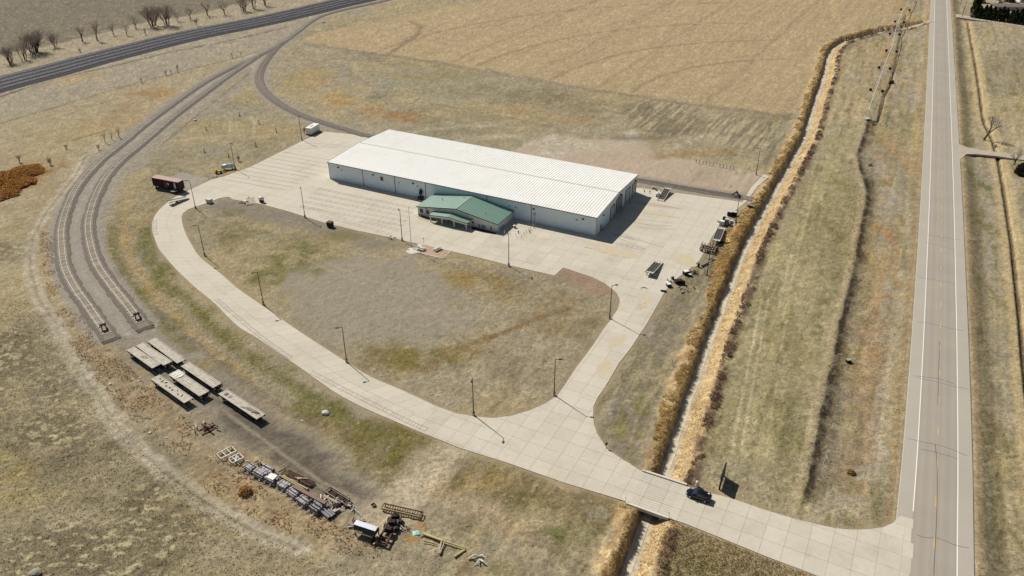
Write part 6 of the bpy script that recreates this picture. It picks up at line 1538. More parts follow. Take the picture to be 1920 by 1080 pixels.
yard_ramp((1232,376), (1244.5,377), (1259,353), (1247,351), .15, 1.3, 'loading ramp leaning towards the yard spur track')
yard_ramp((1337,449), (1348,454), (1359,429), (1347,425), 1.4, .5, 'loading ramp parked among the junk along the ditch side')
def white_tank(p, rz, lab, L=2.6, r=.65, z=.8, m=None, stand=True, mstand=None):
    g_ = G(*p); t = thing('storage_tank', lab, 'tank', (g_.x, g_.y, gz(g_.x, g_.y) if conc_sd(np.array([g_.x]), np.array([g_.y]))[0] > 0 else SLAB_Z), rz)
    m = m or m_whitem; rings = []
    for x, k in ((-L/2 - .25, .3), (-L/2 - .12, .75), (-L/2, 1), (L/2, 1), (L/2 + .12, .75), (L/2 + .25, .3)):
        rings.append([(x, math.cos(i * pi / 7) * r * k, z + r + math.sin(i * pi / 7) * r * k) for i in range(14)])
    MB().loft(rings).build('tank_shell', m, t, smooth=True)
    for s in (-1, 1): MB().box((s * L * .33, 0, z / 2 + .1), (.2, r * 1.7, z + .2)).build('saddle', mstand or m_frame, t)
    MB().cyl((0, 0, z + 2 * r - .03), (0, 0, z + 2 * r + .2), .15, n=8).build('hatch', m, t)
white_tank((1233,369), a_bld, 'small white tank beside the ramp at the spur track', 1.1, .55, .35)
white_tank((428,318), math.radians(25), 'silver blue propane tank lying at the north-west yard edge', 4.2, .75, .6, mat('silver_blue_tank', (190,204,212), rough=.25, spec=.6))
white_tank((491,379), a_bld, 'white tank on a black skid at the loop edge of the yard', 1.4, .6, .7)
# fork frames and debris on the apron edges
heap((1222,356.5), 'dark pipe scrap beside the spur at the ramp', 10, 1.6, [m_frame, m_rust], 21)
def block(p, lab, d, m, rz=0.0, cat='block', name='concrete_block', extra=None, ground=SLAB_Z, group=None):
    g_ = G(*p); t = thing(name, lab, cat, (g_.x, g_.y, ground), rz, group)
    MB().box((0, 0, d[2] / 2), d, 0, .96).build('body', m, t)
    MB().box((0, 0, d[2] + .02), (d[0] * .96, d[1] * .96, .05), 0, .95).build('top', extra or m, t)
    for s in (-1, 1): MB().box((s * d[0] * .3, 0, -.02), (.15, d[1] * 1.02, .12)).build('skid', m_frame, t)
jl = a_bld
block((1368,404), 'dark crate with pale top, west one of the pair near the pole', (1.5,1.3,1.4), m_frame, jl, 'crate', 'steel_crate', m_galv)
block((1376.5,404.5), 'dark crate with pale top, east one of the pair near the pole', (1.5,1.3,1.4), m_frame, jl, 'crate', 'steel_crate', m_galv)
block((1353.5,421.5), 'white cube block at the front of the junk by the pole', (1.5,1.3,1.3), m_galv, jl, 'crate', 'steel_crate', m_whitem)
block((1362,420.5), 'mauve grey cabinet among the white blocks', (1.3,1.2,1.8), m_grey, jl, 'cabinet', 'equipment_cabinet', m_galv)
block((1347,416.5), 'small pale block lying apart on the concrete', (.8,.5,.5), m_galv, jl)
block((1358,412), 'dark low machine behind the white cube block', (1.0,.9,.9), m_frame, jl, 'machine', 'small_machine')
block((1369,416), 'pale slab of scrap between crates and cabinet', (2.0,1.0,.5), m_galv, jl + .3)
heap((1371,420), 'pale clutter at the foot of the pole behind the blocks', 9, 1.0, [m_galv, m_whitem, m_frame], 22)
heap((1354,456), 'black scrap at the low end of the ditch side ramp', 8, .7, [m_frame, m_blackm, m_galv], 23)
# steel stake rack
g_ = G(1329, 469); t = thing('stake_rack', 'rusty rack of upright steel stakes with pale block ends', 'rack', (g_.x, g_.y, SLAB_Z), a_bld)
for r_ in range(3):
    MB().box((0, -1.4 + r_ * 1.3, .5), (5.0, .18, .2)).build('rack_beam', m_rust, t)
    for k in range(7):
        x = -2.3 + k * .77; MB().box((x, -1.4 + r_ * 1.3, .7), (.13, .13, 1.5 + (k * 7 + r_ * 3) % 4 * .3)).build('stake', m_rust, t)
        if k < 6: MB().box((x + .38, -1.4 + r_ * 1.3 - .3, .75), (.45, .5, .32)).build('block_end', m_wood, t)
for k in range(3): MB().box((-2 + k * 2.0, -.1, .2), (.2, 3.6, .3)).build('cross_foot', m_rust, t)
# scrap machines along the south-east edge
heap((1331,487), 'pale bent trough lying under the steel stake rack', 7, 1.1, [m_galv, m_wood, m_frame], 24)
t, L = obj_line('road_barrier', 'pale plank barrier leaning by the light pole', 'barrier', (1315,500), (1328,494), .12, .5, m_wood, .3)
MB().box((0, 0, .65), (L, .1, .14)).build('top_rail', m_wood, t)
block((1309.5,500), 'dark upright bin near the plank barrier', (.5,.5,1.0), m_frame, 0, 'bin', 'steel_bin')
block((1286,514), 'white topped machine among the dark junk, upper one', (1.6,1.2,1.0), m_frame, .4, 'machine', 'small_machine', m_whitem)
block((1293,517), 'white pipe skid next to the upper machine', (1.2,.7,.5), m_frame, -.5, 'skid', 'pipe_skid', m_whitem)
block((1272.5,531), 'dark rounded machine in the middle of the junk pile', (2.0,1.3,1.0), m_frame, .2, 'machine', 'small_machine')
block((1280,532), 'dark small engine right next to the rounded machine', (1.0,.9,.8), m_blackm, .5, 'engine', 'scrap_engine')
block((1261,523.5), 'brown box standing up at the edge of the junk pile', (.7,.6,.7), m_rust, .3, 'box', 'steel_box')
block((1254,537), 'dark blue drum cluster with white lid', (1.2,1.0,.8), mat('dark_blue_plastic', (34,38,84), rough=.5), .2, 'drum', 'blue_drum', m_whitem)
block((1251.5,532), 'white flat box beside the blue drums', (1.1,.8,.4), m_galv, -.1, 'box', 'flat_box', m_whitem)
block((1243.5,546), 'dark low box with pale lid at the end of the junk pile', (1.4,.7,.5), m_frame, -.3, 'box', 'flat_box', m_galv)
heap((1262,530), 'white and dark pipe clutter between the drums and machines', 9, .7, [m_whitem, m_frame], 25)
heap((1302,511), 'rusty brown scrap beside the white topped machine', 8, 1.0, [m_rust, m_frame], 26)
heap((1285,543), 'dark curved offcuts in the grass below the junk pile', 8, 1.3, [m_frame, m_wood], 27, sc=.8)
heap((1207,541.5), 'tiny pale offcuts lying on the open concrete', 4, .6, [m_galv, m_wood], 28, sc=.6)
t, L = obj_line('dark_tarp_roll', 'dark tented scrap beside the ditch at the pale strip', 'tarp', (1403,391), (1414,394), 1.6, .6, m_blackm, .4)
MB().loft([[(-L/2, -.8, .1), (-L/2, 0, 1.3), (-L/2, .8, .1)], [(L/2, -.9, .1), (L/2, 0, .9), (L/2, .9, .1)]]).build('tent_fold', m_galv, t)
# row of fence posts beyond the dirt lot
m_post = mat('dark_treated_post', (70,58,46), rough=.9, var=.2)
for i in range(11):
    u = i / 10; px = 1305 + 64 * u + (6 if i > 5 else 0); py = 305.5 + 12 * u + (1 if i > 5 else 0)
    g_ = G(px, py)
    t = thing('fence_post', 'dark fence post in the double row beyond the dirt lot, ' + ('first second third fourth fifth sixth seventh eighth ninth tenth last'.split()[i]) + ' one', 'post', (g_.x, g_.y, gz(g_.x, g_.y)), 0, 'fence posts beyond the dirt lot')
    MB().box((0, 0, .5), (.16, .16, 1.3)).build('post', m_post, t); MB().box((0, 0, 1.18), (.2, .2, .06)).build('cap', m_post, t)
# monitoring stakes in the pasture by the spur
for p, l in (((449.5,218),'lone stake on the crest of the pasture nearest the spur curve'), ((387,245),'stake on the west rise of the pasture'), ((486,233),'stake right of the wheel ruts in the pasture'), ((518.5,249),'stake closest to the white container'), ((384,287),'stake lowest in the pasture towards the boxcar'), ((429,295),'stake just left of the tank light pole'), ((480,274.5),'stake halfway between the tank pole and container')):
    g_ = G(*p); t = thing('marker_stake', 'dark ' + l, 'stake', (g_.x, g_.y, gz(g_.x, g_.y)), 0, 'marker stakes in the pasture')
    MB().box((0, 0, .8), (.18, .18, 2.0)).build('stake', m_post, t); MB().box((0, 0, .1), (.7, .5, .25), .3, .6).build('mound', m_mulch, t)
for p, l in (((1260,683),'thin dark stake in the grass strip beside the ditch'), ((1166,710),'short dark stake beside the yard drive'), ((1041,193),'thin dark stake in the weedy field behind the building'), ((1052,195),'second thin dark stake in the weedy field behind the building')):
    g_ = G(*p); t = thing('marker_stake', l, 'stake', (g_.x, g_.y, gz(g_.x, g_.y)))
    MB().cyl((0, 0, -.1), (0, 0, 1.5), .06, n=6).build('stake', m_post, t); MB().box((0, 0, 1.45), (.14, .05, .16)).build('flag', m_post, t)
g_ = G(1593, 670); t = thing('utility_box', 'small dark box with pale lid in the swale', 'utility box', (g_.x, g_.y, gz(g_.x, g_.y)), .2)
MB().box((0, 0, .4), (1.0, .8, .9)).build('box', m_blackm, t); MB().box((0, .05, .87), (1.1, .9, .08)).build('lid', mat('pale_green_lid', (150,156,132)), t)
# white container trailer, boxcar, small dumpsters
def boxy(name, lab, cat, base, rz, d, m_side, m_top, fn=None, z0=.35, ground=None):
    g_ = G(*base); t = thing(name, lab, cat, (g_.x, g_.y, gz(g_.x, g_.y) if ground is None else ground), rz)
    L, W, Hh = d
    for s in (-1, 1):
        sd = MB().box((0, s * (W / 2 - .05), z0 + Hh / 2), (L - .2, .1, Hh)).build('side_wall', m_side, t)
        for k in range(int(L / .6)): MB().box((-L / 2 + .3 + k * .6, s * (W / 2 + .02), z0 + Hh / 2), (.12, .05, Hh - .2)).build('side_rib', m_side, sd)
        MB().box((s * (L / 2 - .05), 0, z0 + Hh / 2), (.1, W - .02, Hh)).build('end_wall', m_side, t)
    MB().box((0, 0, z0 + Hh + .04), (L + .08, W + .1, .1)).build('roof', m_top, t)
    MB().box((0, 0, z0 - .05), (L, W - .2, .12)).build('floor', m_frame, t)
    for sx in (-1, 1):
        for sy in (-1, 1): MB().box((sx * L * .42, sy * W * .38, z0 / 2 - .05), (.4, .3, z0)).build('foot_block', m_frame, t)
    if fn: fn(t, L, W, Hh, z0)
    return t
def wc(t, L, W, Hh, z0): MB().box((-.4, .0, z0 + Hh + .12), (L * .45, .35, .06), .05).build('roof_vent', m_blackm, t)
boxy('storage_container', 'white box container at the far north-west corner of the yard', 'container', (587,248.5), a_b + .12, (6.2, 2.5, 2.5), mat('white_container_paint', (226,224,214), rough=.5, var=.05), mat('white_container_roof', (232,230,222), rough=.5, var=.05), wc)
m_box = mat('dark_maroon_boxcar', (66,40,38), rough=.8, var=.2, rgb2=(44,34,32), scale2=1.5)
def bc(t, L, W, Hh, z0):
    MB().box((.2, -W / 2 - .05, z0 + 1.3), (1.0, .08, 2.2)).build('sliding_door', mat('faded_pink_door', (120,84,84)), t)
    MB().box((1.3, -W / 2 - .07, z0 + 1.7), (.7, .06, .8)).build('window', mat('white_window_panel', (214,206,200)), t)
    MB().box((L * .36, -W / 2 - .07, z0 + 1.5), (.75, .08, 2.1)).build('white_door', mat('white_window_panel', (214,206,200)), t)
    MB().box((L * .36, -W / 2 - .9, z0 - .05), (1.7, 1.4, .14)).build('door_step', m_galv, t)
    for s in (-.5, .5): MB().box((L * .36 + s, -W / 2 - .9, (z0 - .1) / 2), (.12, 1.2, z0 - .1)).build('step_leg', m_frame, t)
    for k in range(10): MB().box((-L / 2 + .4 + k * (L - .8) / 9, 0, z0 + Hh + .1), (.1, W, .05)).build('roof_rib', mat('rust_streaked_pale_roof', (186,160,148), rough=.7, var=.14, scale=1.5, rgb2=(206,190,178), scale2=.8), t)
p0, p1 = G(291, 354), G(338, 363)
boxy('boxcar', 'dark maroon boxcar with pale rusty roof grounded beside the loop bend', 'boxcar', (318,354.5), ang(p0, p1), ((p1 - p0).length + .6, 2.6, 2.9), m_box, mat('rust_streaked_pale_roof', (186,160,148)), bc, .75)
# loading ramp of the boxcar
n1, f1 = G(317, 383.5, .3), G(351, 366, 1.2)
t = thing('access_ramp', 'pale plank access ramp leading up towards the maroon boxcar', 'ramp', ((n1.x + f1.x) / 2, (n1.y + f1.y) / 2, SLAB_Z), ang(n1, f1)); L = (f1 - n1).xy.length
for k in range(3): MB().beam((-L / 2, -.6 + k * .6, 1.15), (L / 2, -.6 + k * .6, .2), .56, .08).build('deck_plank', m_galv, t)
for s in (-1, 1):
    MB().beam((-L / 2, s * .92, 1.3), (L / 2, s * .92, .3), .08, .3).build('side_rail', m_galv, t)
    MB().box((-L * .4, s * .8, .5), (.14, .14, 1.0)).build('support_leg', m_frame, t)
MB().box((-L * .1, 0, .35), (.2, 1.6, .5)).build('mid_support', m_frame, t)
def dumpster(p, lab, m, d=(1.7, 1.3, 1.3), rz=None, lid=None):
    g_ = G(*p); t = thing('waste_bin', lab, 'waste bin', (g_.x, g_.y, 0.02), a_bld if rz is None else rz)
    MB().box((0, 0, d[2] / 2 + .12), d, 0, 1.08).build('bin_body', m, t); MB().box((0, 0, d[2] + .16), (d[0] * 1.12, d[1] * 1.12, .08)).build('lid', lid or m, t)
    for s in (-1, 1): MB().box((s * d[0] * .35, 0, .08), (.2, d[1], .12)).build('skid', m_frame, t)
dumpster((393,380.5), 'cream steel waste bin at the inner kerb of the west bend', m_galv)
dumpster((619.5,425), 'dark waste bin standing on the yard edge grass', mat('dark_green_black_bin', (38,38,34), var=.2), (1.6,1.4,1.5), lid=mat('olive_bin_lid', (70,74,52)))
# yellow machine and bits by the propane tank
g_ = G(410, 325); t = thing('yellow_machine', 'small yellow tractor attachment beside the propane tank', 'machine', (g_.x, g_.y, gz(g_.x, g_.y)), math.radians(30))
my = mat('faded_machine_yellow', (190,150,40), rough=.6, var=.2)
MB().box((0, 0, .75), (2.2, .9, .5)).build('hood', my, t); MB().box((-.6, .1, 1.25), (.6, .7, .6)).build('seat_box', my, t)
for x in (-.8, .8):
    for s in (-1, 1): MB().cyl((x, s * .5, .4), (x, s * .75, .4), .4, n=12).build('wheel', m_blackm, t)
MB().beam((1.1, 0, .8), (2.1, 0, .5), .2).beam((2.1, -.8, .5), (2.1, .8, .5), .15).build('front_fork', my, t)
heap((419,321), 'yellow and dark implement parts between the tank and yellow machine', 8, .9, [my, m_frame, m_rust], 31)
heap((397,332), 'broken pale slab pieces at the pad corner', 5, .9, [m_pale, m_galv], 32)
# patch of junk at the loop edge
g_ = G(470, 376); t = thing('chair_frame', 'bent dark metal bench frame at the loop edge of the yard', 'frame', (g_.x, g_.y, .03), a_bld)
for s in (-1, 1):
    for x in (-1.2, 1.2): MB().beam((x, s * .4, 0), (x, s * .4, 1.2 if s > 0 else .8), .09).build('leg', m_frame, t)
    MB().beam((-1.2, s * .4, .7), (1.2, s * .4, .8), .09).build('rail', m_frame, t)
heap((459,379), 'yellowish white pipe heap at the loop edge', 8, 1.0, [m_whitem, m_yel], 33)
heap((472,383), 'white forked branch scraps in the grey dirt', 4, .7, [m_whitem], 34)
heap((735,447), 'dark brush clump on the yard edge near the flagpole', 10, .9, [m_mulch, m_rust], 35, 'brush_pile', 'brush pile', .5)

# ================================================================== centre pivot irrigation machine
m_irr = mat('galvanised_irrigation_pipe', (206,202,194), rough=.5, var=.08)
piv = thing('irrigation_pivot', 'long wheeled irrigation machine stretching along the strip east of the ditch', 'irrigation machine', (0, 0, 0))
TW = [G(1625,222), G(1643,172), G(1658,130), G(1671,98), G(1677,66), G(1686,43), G(1697,20)]
TW = TW + [TW[-1] + (TW[-1] - TW[-2])]
for i, p in enumerate(TW):
    if i:
        d = (TW[i] - TW[i-1]).normalized(); n = Vector((-d.y, d.x, 0))
        tw = MB()
        for s in (-1, 1):
            tw.beam((p.x + n.x * s * 2.6, p.y + n.y * s * 2.6, .7), (p.x + n.x * s * .15, p.y + n.y * s * .15, 3.5), .14)
        tw.beam((p.x - n.x * 2.6, p.y - n.y * 2.6, .7), (p.x + n.x * 2.6, p.y + n.y * 2.6, .7), .16).build('tower', m_irr, piv)
        for s in (-1, 1):
            q = p + n * s * 2.6; w = MB().cyl((q.x - d.x * 0 - n.x * 0 + d.x * .22, q.y + d.y * .22, .65), (q.x - d.x * .22, q.y - d.y * .22, .65), .68, n=14).build('wheel', m_blackm, piv)
            MB().cyl((q.x + d.x * .24, q.y + d.y * .24, .65), (q.x + d.x * .3, q.y + d.y * .3, .65), .25, n=8).build('hub', m_frame, w)
        a_, b_ = TW[i-1], p; sp = MB(); N_ = 6
        pts = [a_.lerp(b_, k / N_) + Vector((0, 0, 3.6 + math.sin(pi * k / N_) * .6)) for k in range(N_ + 1)]
        for k in range(N_): sp.cyl(pts[k], pts[k+1], .14, n=8)
        pipe = sp.build('span_pipe', m_irr, piv)
        tr = MB()
        for s in (-1, 1):
            lowp = [a_.lerp(b_, k / N_) + n * s * .7 + Vector((0, 0, 3.3 + math.sin(pi * k / N_) * -.7 if 0 < k < N_ else 3.5)) for k in range(N_ + 1)]
            for k in range(N_):
                tr.beam(lowp[k], lowp[k+1], .04)
                tr.beam(lowp[k], pts[k], .05)
        tr.build('truss_rod', m_irr, pipe)
    else:
        for sx in (-1, 1):
            for sy in (-1, 1): MB().beam((p.x + sx * 1.6, p.y + sy * 1.6, 0), (p.x + sx * .2, p.y + sy * .2, 3.5), .14).build('pivot_leg', m_irr, piv)
        MB().box((p.x, p.y, .08), (2.6, 2.6, .2), .3).build('pivot_pad', m_conc, piv)
g_ = G(1672, 153); t = thing('well_pump', 'dark red pump unit on a skid beside the irrigation machine', 'pump', (g_.x, g_.y, gz(g_.x, g_.y)), .5)
MB().box((0, 0, 1.0), (1.8, 1.3, 1.4)).build('engine', mat('dark_red_engine', (74,30,30), var=.2), t); MB().box((0, 0, .2), (3.0, 1.4, .25)).build('skid', m_frame, t); MB().cyl((-2.2, .3, .5), (-.8, .1, .7), .18, n=8).build('pipe', m_frame, t); MB().cyl((1.0, 0, .5), (2.0, .2, .4), .2, n=8).build('outlet', m_frame, t)
heap((1636,228), 'brush and dead branches at the foot of the irrigation pivot', 26, 2.2, [m_mulch, m_post, m_rust], 41, 'brush_pile', 'brush pile', .9)
heap((1631,305), 'dark fallen branch in the swale', 6, 1.2, [m_mulch, m_post], 42, 'fallen_branch', 'branch', .8)

# ================================================================== bare trees
m_bark = mat('grey_brown_bark', (92,78,70), rough=.95, var=.2)
m_twig = mat('mauve_grey_twigs', (156,142,133), rough=.95, var=.15)
def bare_tree(p, label, h, stems=1, spread=.5, seed=0, lean=0.0, twig=None, group='bare trees along the railway', name='bare_tree', crown_w=1.0, at=None):
    rs = random.Random(seed); g_ = at if at is not None else G(*p)
    t = thing(name, label, 'tree', (g_.x, g_.y, gz(g_.x, g_.y) - .05), 0, group)
    tr, tw = MB(), MB()
    def grow(p, d, L, r, lev):
        q = p + d * L
        mid = p + d * L * .5 + Vector((rs.uniform(-1, 1), rs.uniform(-1, 1), 0)) * L * .06
        tgt = tr if lev < 2 else tw
        n = 6 if lev < 1 else 4 if lev < 2 else 3
        tgt.cyl(p, mid, r, r * .85, n=n, cap=False).cyl(mid, q, r * .85, r * .65, n=n, cap=False)
        if lev >= 4: return
        k = rs.choice((3, 3, 4)) if lev < 2 else rs.choice((2, 3, 3))
        for i in range(k):
            a = 2 * pi * (i + rs.random()) / k; sp = spread * rs.uniform(.55, 1.25) * (1 + .15 * lev)
            ax = Vector((math.cos(a), math.sin(a), 0)) * crown_w
            nd = (d + ax * sp + Vector((0, 0, .10))).normalized()
            grow(q - d * L * rs.uniform(0, .55), nd, L * rs.uniform(.66, .95), r * .56, lev + 1)
    for s in range(stems):
        a = rs.uniform(0, 2 * pi); o = Vector((math.cos(a), math.sin(a), 0)) * (0 if stems == 1 else rs.uniform(.2, 1) * h * .035 * math.sqrt(stems))
        d = (Vector((0, 0, 1)) + o * (1.1 / (h * .1 + .2) * .35 if stems > 1 else 0) + Vector((lean, 0, 0))).normalized()
        grow(o, d, h * rs.uniform(.22, .28), h * .026 if stems == 1 else h * .014, 0)
    tr.build('trunk', m_bark, t); tw.build('crown', twig or m_twig, t)
    return t
specs = [((20,118),6.5,8,.5,'thicket of bare stems at the left picture edge by the railway'),((45,112),7,5,.5,'bare clump just left of the big round thicket'),((66,99),9,14,.62,'largest round multi-stemmed bare thicket by the railway'),((105,88),6,5,.35,'thin bare saplings right of the big round thicket'),((155,78),7.5,1,.35,'upright bare tree, third lone one from the big thicket'),((183,77),7,1,.3,'slim bare tree leaning beside the field edge'),((213,66),5,1,.55,'small round bare tree standing alone'),((237,67),5.5,2,.5,'pair of small bare stems beside the ditch bank'),((255,54),6.5,2,.6,'bushy bare tree halfway along the railway row'),((287,49),9,8,.42,'tall bare clump, left of the two tallest'),((313,48),9.5,6,.48,'tall bare clump, right of the two tallest'),((333,40),5,2,.4,'low bare stems beyond the tall clumps'),((357,37),6.5,1,.6,'rounded bare tree right of the tall clumps'),((369,48),3.5,3,.4,'low brush in front of the rounded bare tree'),((389,29),8,1,.6,'wide bare tree standing clear near the top'),((421,28),6.5,1,.5,'smaller bare tree second from the dark thicket'),((457,22),8.5,5,.6,'dark dense bare thicket near the top edge'),((475,16),9,4,.5,'tall bare clump at the top edge past the dense thicket'),((497,10),8,3,.5,'bare clump overlapping the top edge'),((150,98),1.6,6,.7,'low grey brush beside the railway ballast'),((272,65),3.0,3,.4,'spindly bare sapling pair near the ditch')]
for i, (p, h, st, spd, lab) in enumerate(specs): bare_tree(p, lab, h * 1.95, st, spd * 1.15, 50 + i)
for i, (p, h, lab) in enumerate((((312,142),3.6,'spindly bare sapling in the meadow, left of a pair'), ((334,137),4.6,'spindly bare sapling in the meadow, tallest of its group'), ((321,139),2.6,'tiny bare sapling between two taller ones in the meadow'), ((266,156),3.2,'lone spindly bare sapling on the meadow fence line'), ((436,109),3.4,'thin bare sapling near the spur junction'), ((452,105),2.6,'thinnest bare sapling near the spur junction'), ((198,268),3.6,'bare sapling beside the outer spur bend'), ((224,258),3.8,'bare sapling right of the outer spur bend pair'), ((210,262),2.8,'small bare sapling between two beside the spur bend'))):
    bare_tree(p, lab, h * 1.35, 1, .35, 90 + i, group='bare saplings in the meadow', name='bare_sapling')
for i, (p, h, st, spd, lab) in enumerate((((125,279),2.2,5,.6,'dark low leafless bush above the orange willow'), ((36,304),3.2,4,.5,'dark bare bush at the edge of the orange willow'), ((95,309),3.0,6,.4,'grey brush with thin stems beside the orange willow'), ((185,281),2.4,4,.4,'thin grey brush beside the outer spur'))): bare_tree(p, lab, h * 1.3, st, spd, 110 + i, group='bare bushes west of the spur', name='bare_bush')
m_redtw = mat('reddish_twigs', (140,96,86), rough=.95, var=.15)
bare_tree((448,302), 'reddish bare shrub behind the tank light pole', 3.2, 5, .45, 131, twig=m_redtw, group='reddish shrubs by the yard', name='bare_bush')
bare_tree((571,251), 'reddish bare shrub at the white container', 3.4, 5, .4, 132, twig=m_redtw, group='reddish shrubs by the yard', name='bare_bush')
bare_tree((1846,258), 'large leaning bare tree beside the highway side road', 17.0, 1, .5, 140, lean=.38, twig=mat('pale_grey_twigs', (140,130,124)), group='bare trees east of the highway')
bare_tree((1902,306), 'pinkish bare tree at the side road beside the evergreen shrub', 10, 1, .6, 141, lean=.1, twig=mat('pinkish_twigs', (168,134,126)), group='bare trees east of the highway')
bare_tree((1872,14), 'bare tree in the garden behind the hedge', 11, 1, .6, 142, twig=m_redtw, group='bare trees east of the highway')
bare_tree((1868,270), 'low grey brush along the ditch at the side road', 2.2, 7, .7, 143, group='bare trees east of the highway', name='bare_bush')
# orange willow patch, evergreens
def leafy(p, label, cat, name, rx, rz_h, n, cols, seed, conical=False, lw=.28, trunk=True, group=None, z_=0.0, at=None):
    rs = np.random.default_rng(seed); g_ = at if at is not None else G(*p); z0 = gz(g_.x, g_.y)
    t = thing(name, label, cat, (g_.x, g_.y, z0), 0, group)
    u = rs.uniform(0, 1, n) ** (.8 if conical else .6); a = rs.uniform(0, 2 * pi, n)
    if conical:
        prof = rx * (1 - u) ** .75 + .08; r = prof * np.sqrt(rs.uniform(.25, 1, n)); z = .2 + u * rz_h
    else:
        ph = np.arccos(rs.uniform(-.2, 1, n)); rr = rs.uniform(.55, 1, n) ** .5
        r = rx * np.sin(ph) * rr; z = rz_h * .05 + rz_h * np.clip(np.cos(ph), 0, 1) * rr
    lump = .75 + .5 * vnoise(a * 1.6 + seed, z / 1.0 + seed, seed)
    x, y = np.cos(a) * r * lump, np.sin(a) * r * lump
    d = rs.normal(0, 1, (n, 3)); d /= np.linalg.norm(d, axis=1)[:, None]; e = np.cross(d, rs.normal(0, 1, (n, 3))); e /= np.linalg.norm(e, axis=1)[:, None]
    cc = np.c_[x, y, z]; s = lw * rs.uniform(.6, 1.4, (n, 1))
    V = np.stack([cc - d * s, cc + e * s * .6, cc + d * s, cc - e * s * .6], 1).reshape(-1, 3); i_ = np.arange(n) * 4
    F = np.c_[i_, i_ + 1, i_ + 2, i_ + 3]
    cl = np.array(cols)[rs.integers(0, len(cols), n)] * rs.uniform(.75, 1.25, (n, 1))
    np_mesh('crown' if trunk else 'foliage', V, F, m_leaf, np.repeat(cl, 4, 0), parent=t)
    if trunk: MB().cyl((0, 0, -.1), (0, 0, rz_h * .7), rx * .09 + .05, .04, n=7).build('trunk', m_bark, t)
    else:
        st = MB()
        for k in range(14):
            aa = k * 2.4; st.cyl((math.cos(aa) * .2, math.sin(aa) * .2, -.05), (math.cos(aa) * rx * .6, math.sin(aa) * rx * .6, rz_h * .6), .03, .015, n=4)
        st.build('stem', m_bark, t)
    return t
m_leaf = mat('clumped_foliage', (60,66,40), rough=.85, var=.15, attr=True, spec=.15); lift_normals(m_leaf, .4)
wil = [C(190,142,80), C(172,122,66), C(198,156,98)]
for i, (p, rx, h, lab) in enumerate((((50,322),6.0,2.6,'orange willow shrub nearest the dirt road'), ((15,335),7.5,3.0,'broadest orange willow shrub at the left picture edge'), ((-25,345),7,3.0,'orange willow shrub cut by the left picture edge'), ((35,345),5.5,2.4,'lowest orange willow shrub of the patch'), ((5,365),5,2.2,'orange willow shrub at the grassy rim of the patch'))):
    leafy(p, lab, 'shrub', 'willow_shrub', rx, h * .6, 3600, wil, 150 + i, lw=.26, trunk=False, group='orange willow patch')
weed = [C(186,160,110), C(170,140,96)]
for i, (p, rx, h, lab) in enumerate((((461,923),1.3,1.5,'bright orange round weed beside the bundle row'), ((1598,878),.8,.7,'yellow round weed beside the swale end'))):
    leafy(p, lab, 'weed', 'weed_clump', rx, h, 500, weed if i != 0 else [C(200,156,96), C(186,140,84)], 170 + i, lw=.16, trunk=False, group='round weeds in the scrap meadow')
ever = [C(56,64,48), C(46,56,42), C(66,72,50)]
hp0, hp1 = G(1828, 33), G(1925, 47)
for i in range(13):
    u = i / 16 * 1.35; q = hp0.lerp(hp1, u) + Vector((random.uniform(-.4, .4), random.uniform(-.4, .4), 0))
    px = 1828 + 97 * u
    leafy(None, '%s evergreen in the dark hedge counted from the highway end' % ('first second third fourth fifth sixth seventh eighth ninth tenth eleventh twelfth thirteenth fourteenth fifteenth sixteenth seventeenth'.split()[i]), 'tree', 'evergreen_tree', 3.0, 8.2 + random.uniform(-.8, .8), 1300, ever, 200 + i, True, .42, True, 'evergreen hedge before the farmstead', at=q)
for i, (p, h, lab) in enumerate((((1827,24),12,'tallest evergreen at the highway end of the hedge'), ((1831,14),12,'tall evergreen behind the hedge corner'), ((1836,4),11,'tall evergreen cut by the top edge'), ((1893,4),6,'round evergreen between the farm buildings'))): leafy(p, lab, 'tree', 'evergreen_tree', 3.4, h, 1500, [C(62,72,46), C(52,62,42)], 230 + i, True, .5, True, 'evergreen hedge before the farmstead')
leafy((1922,326), 'dark round evergreen shrub at the right picture edge', 'shrub', 'evergreen_shrub', 3.2, 4.5, 1800, [C(48,54,40), C(70,52,48), C(58,62,44)], 240, lw=.4, group=None)
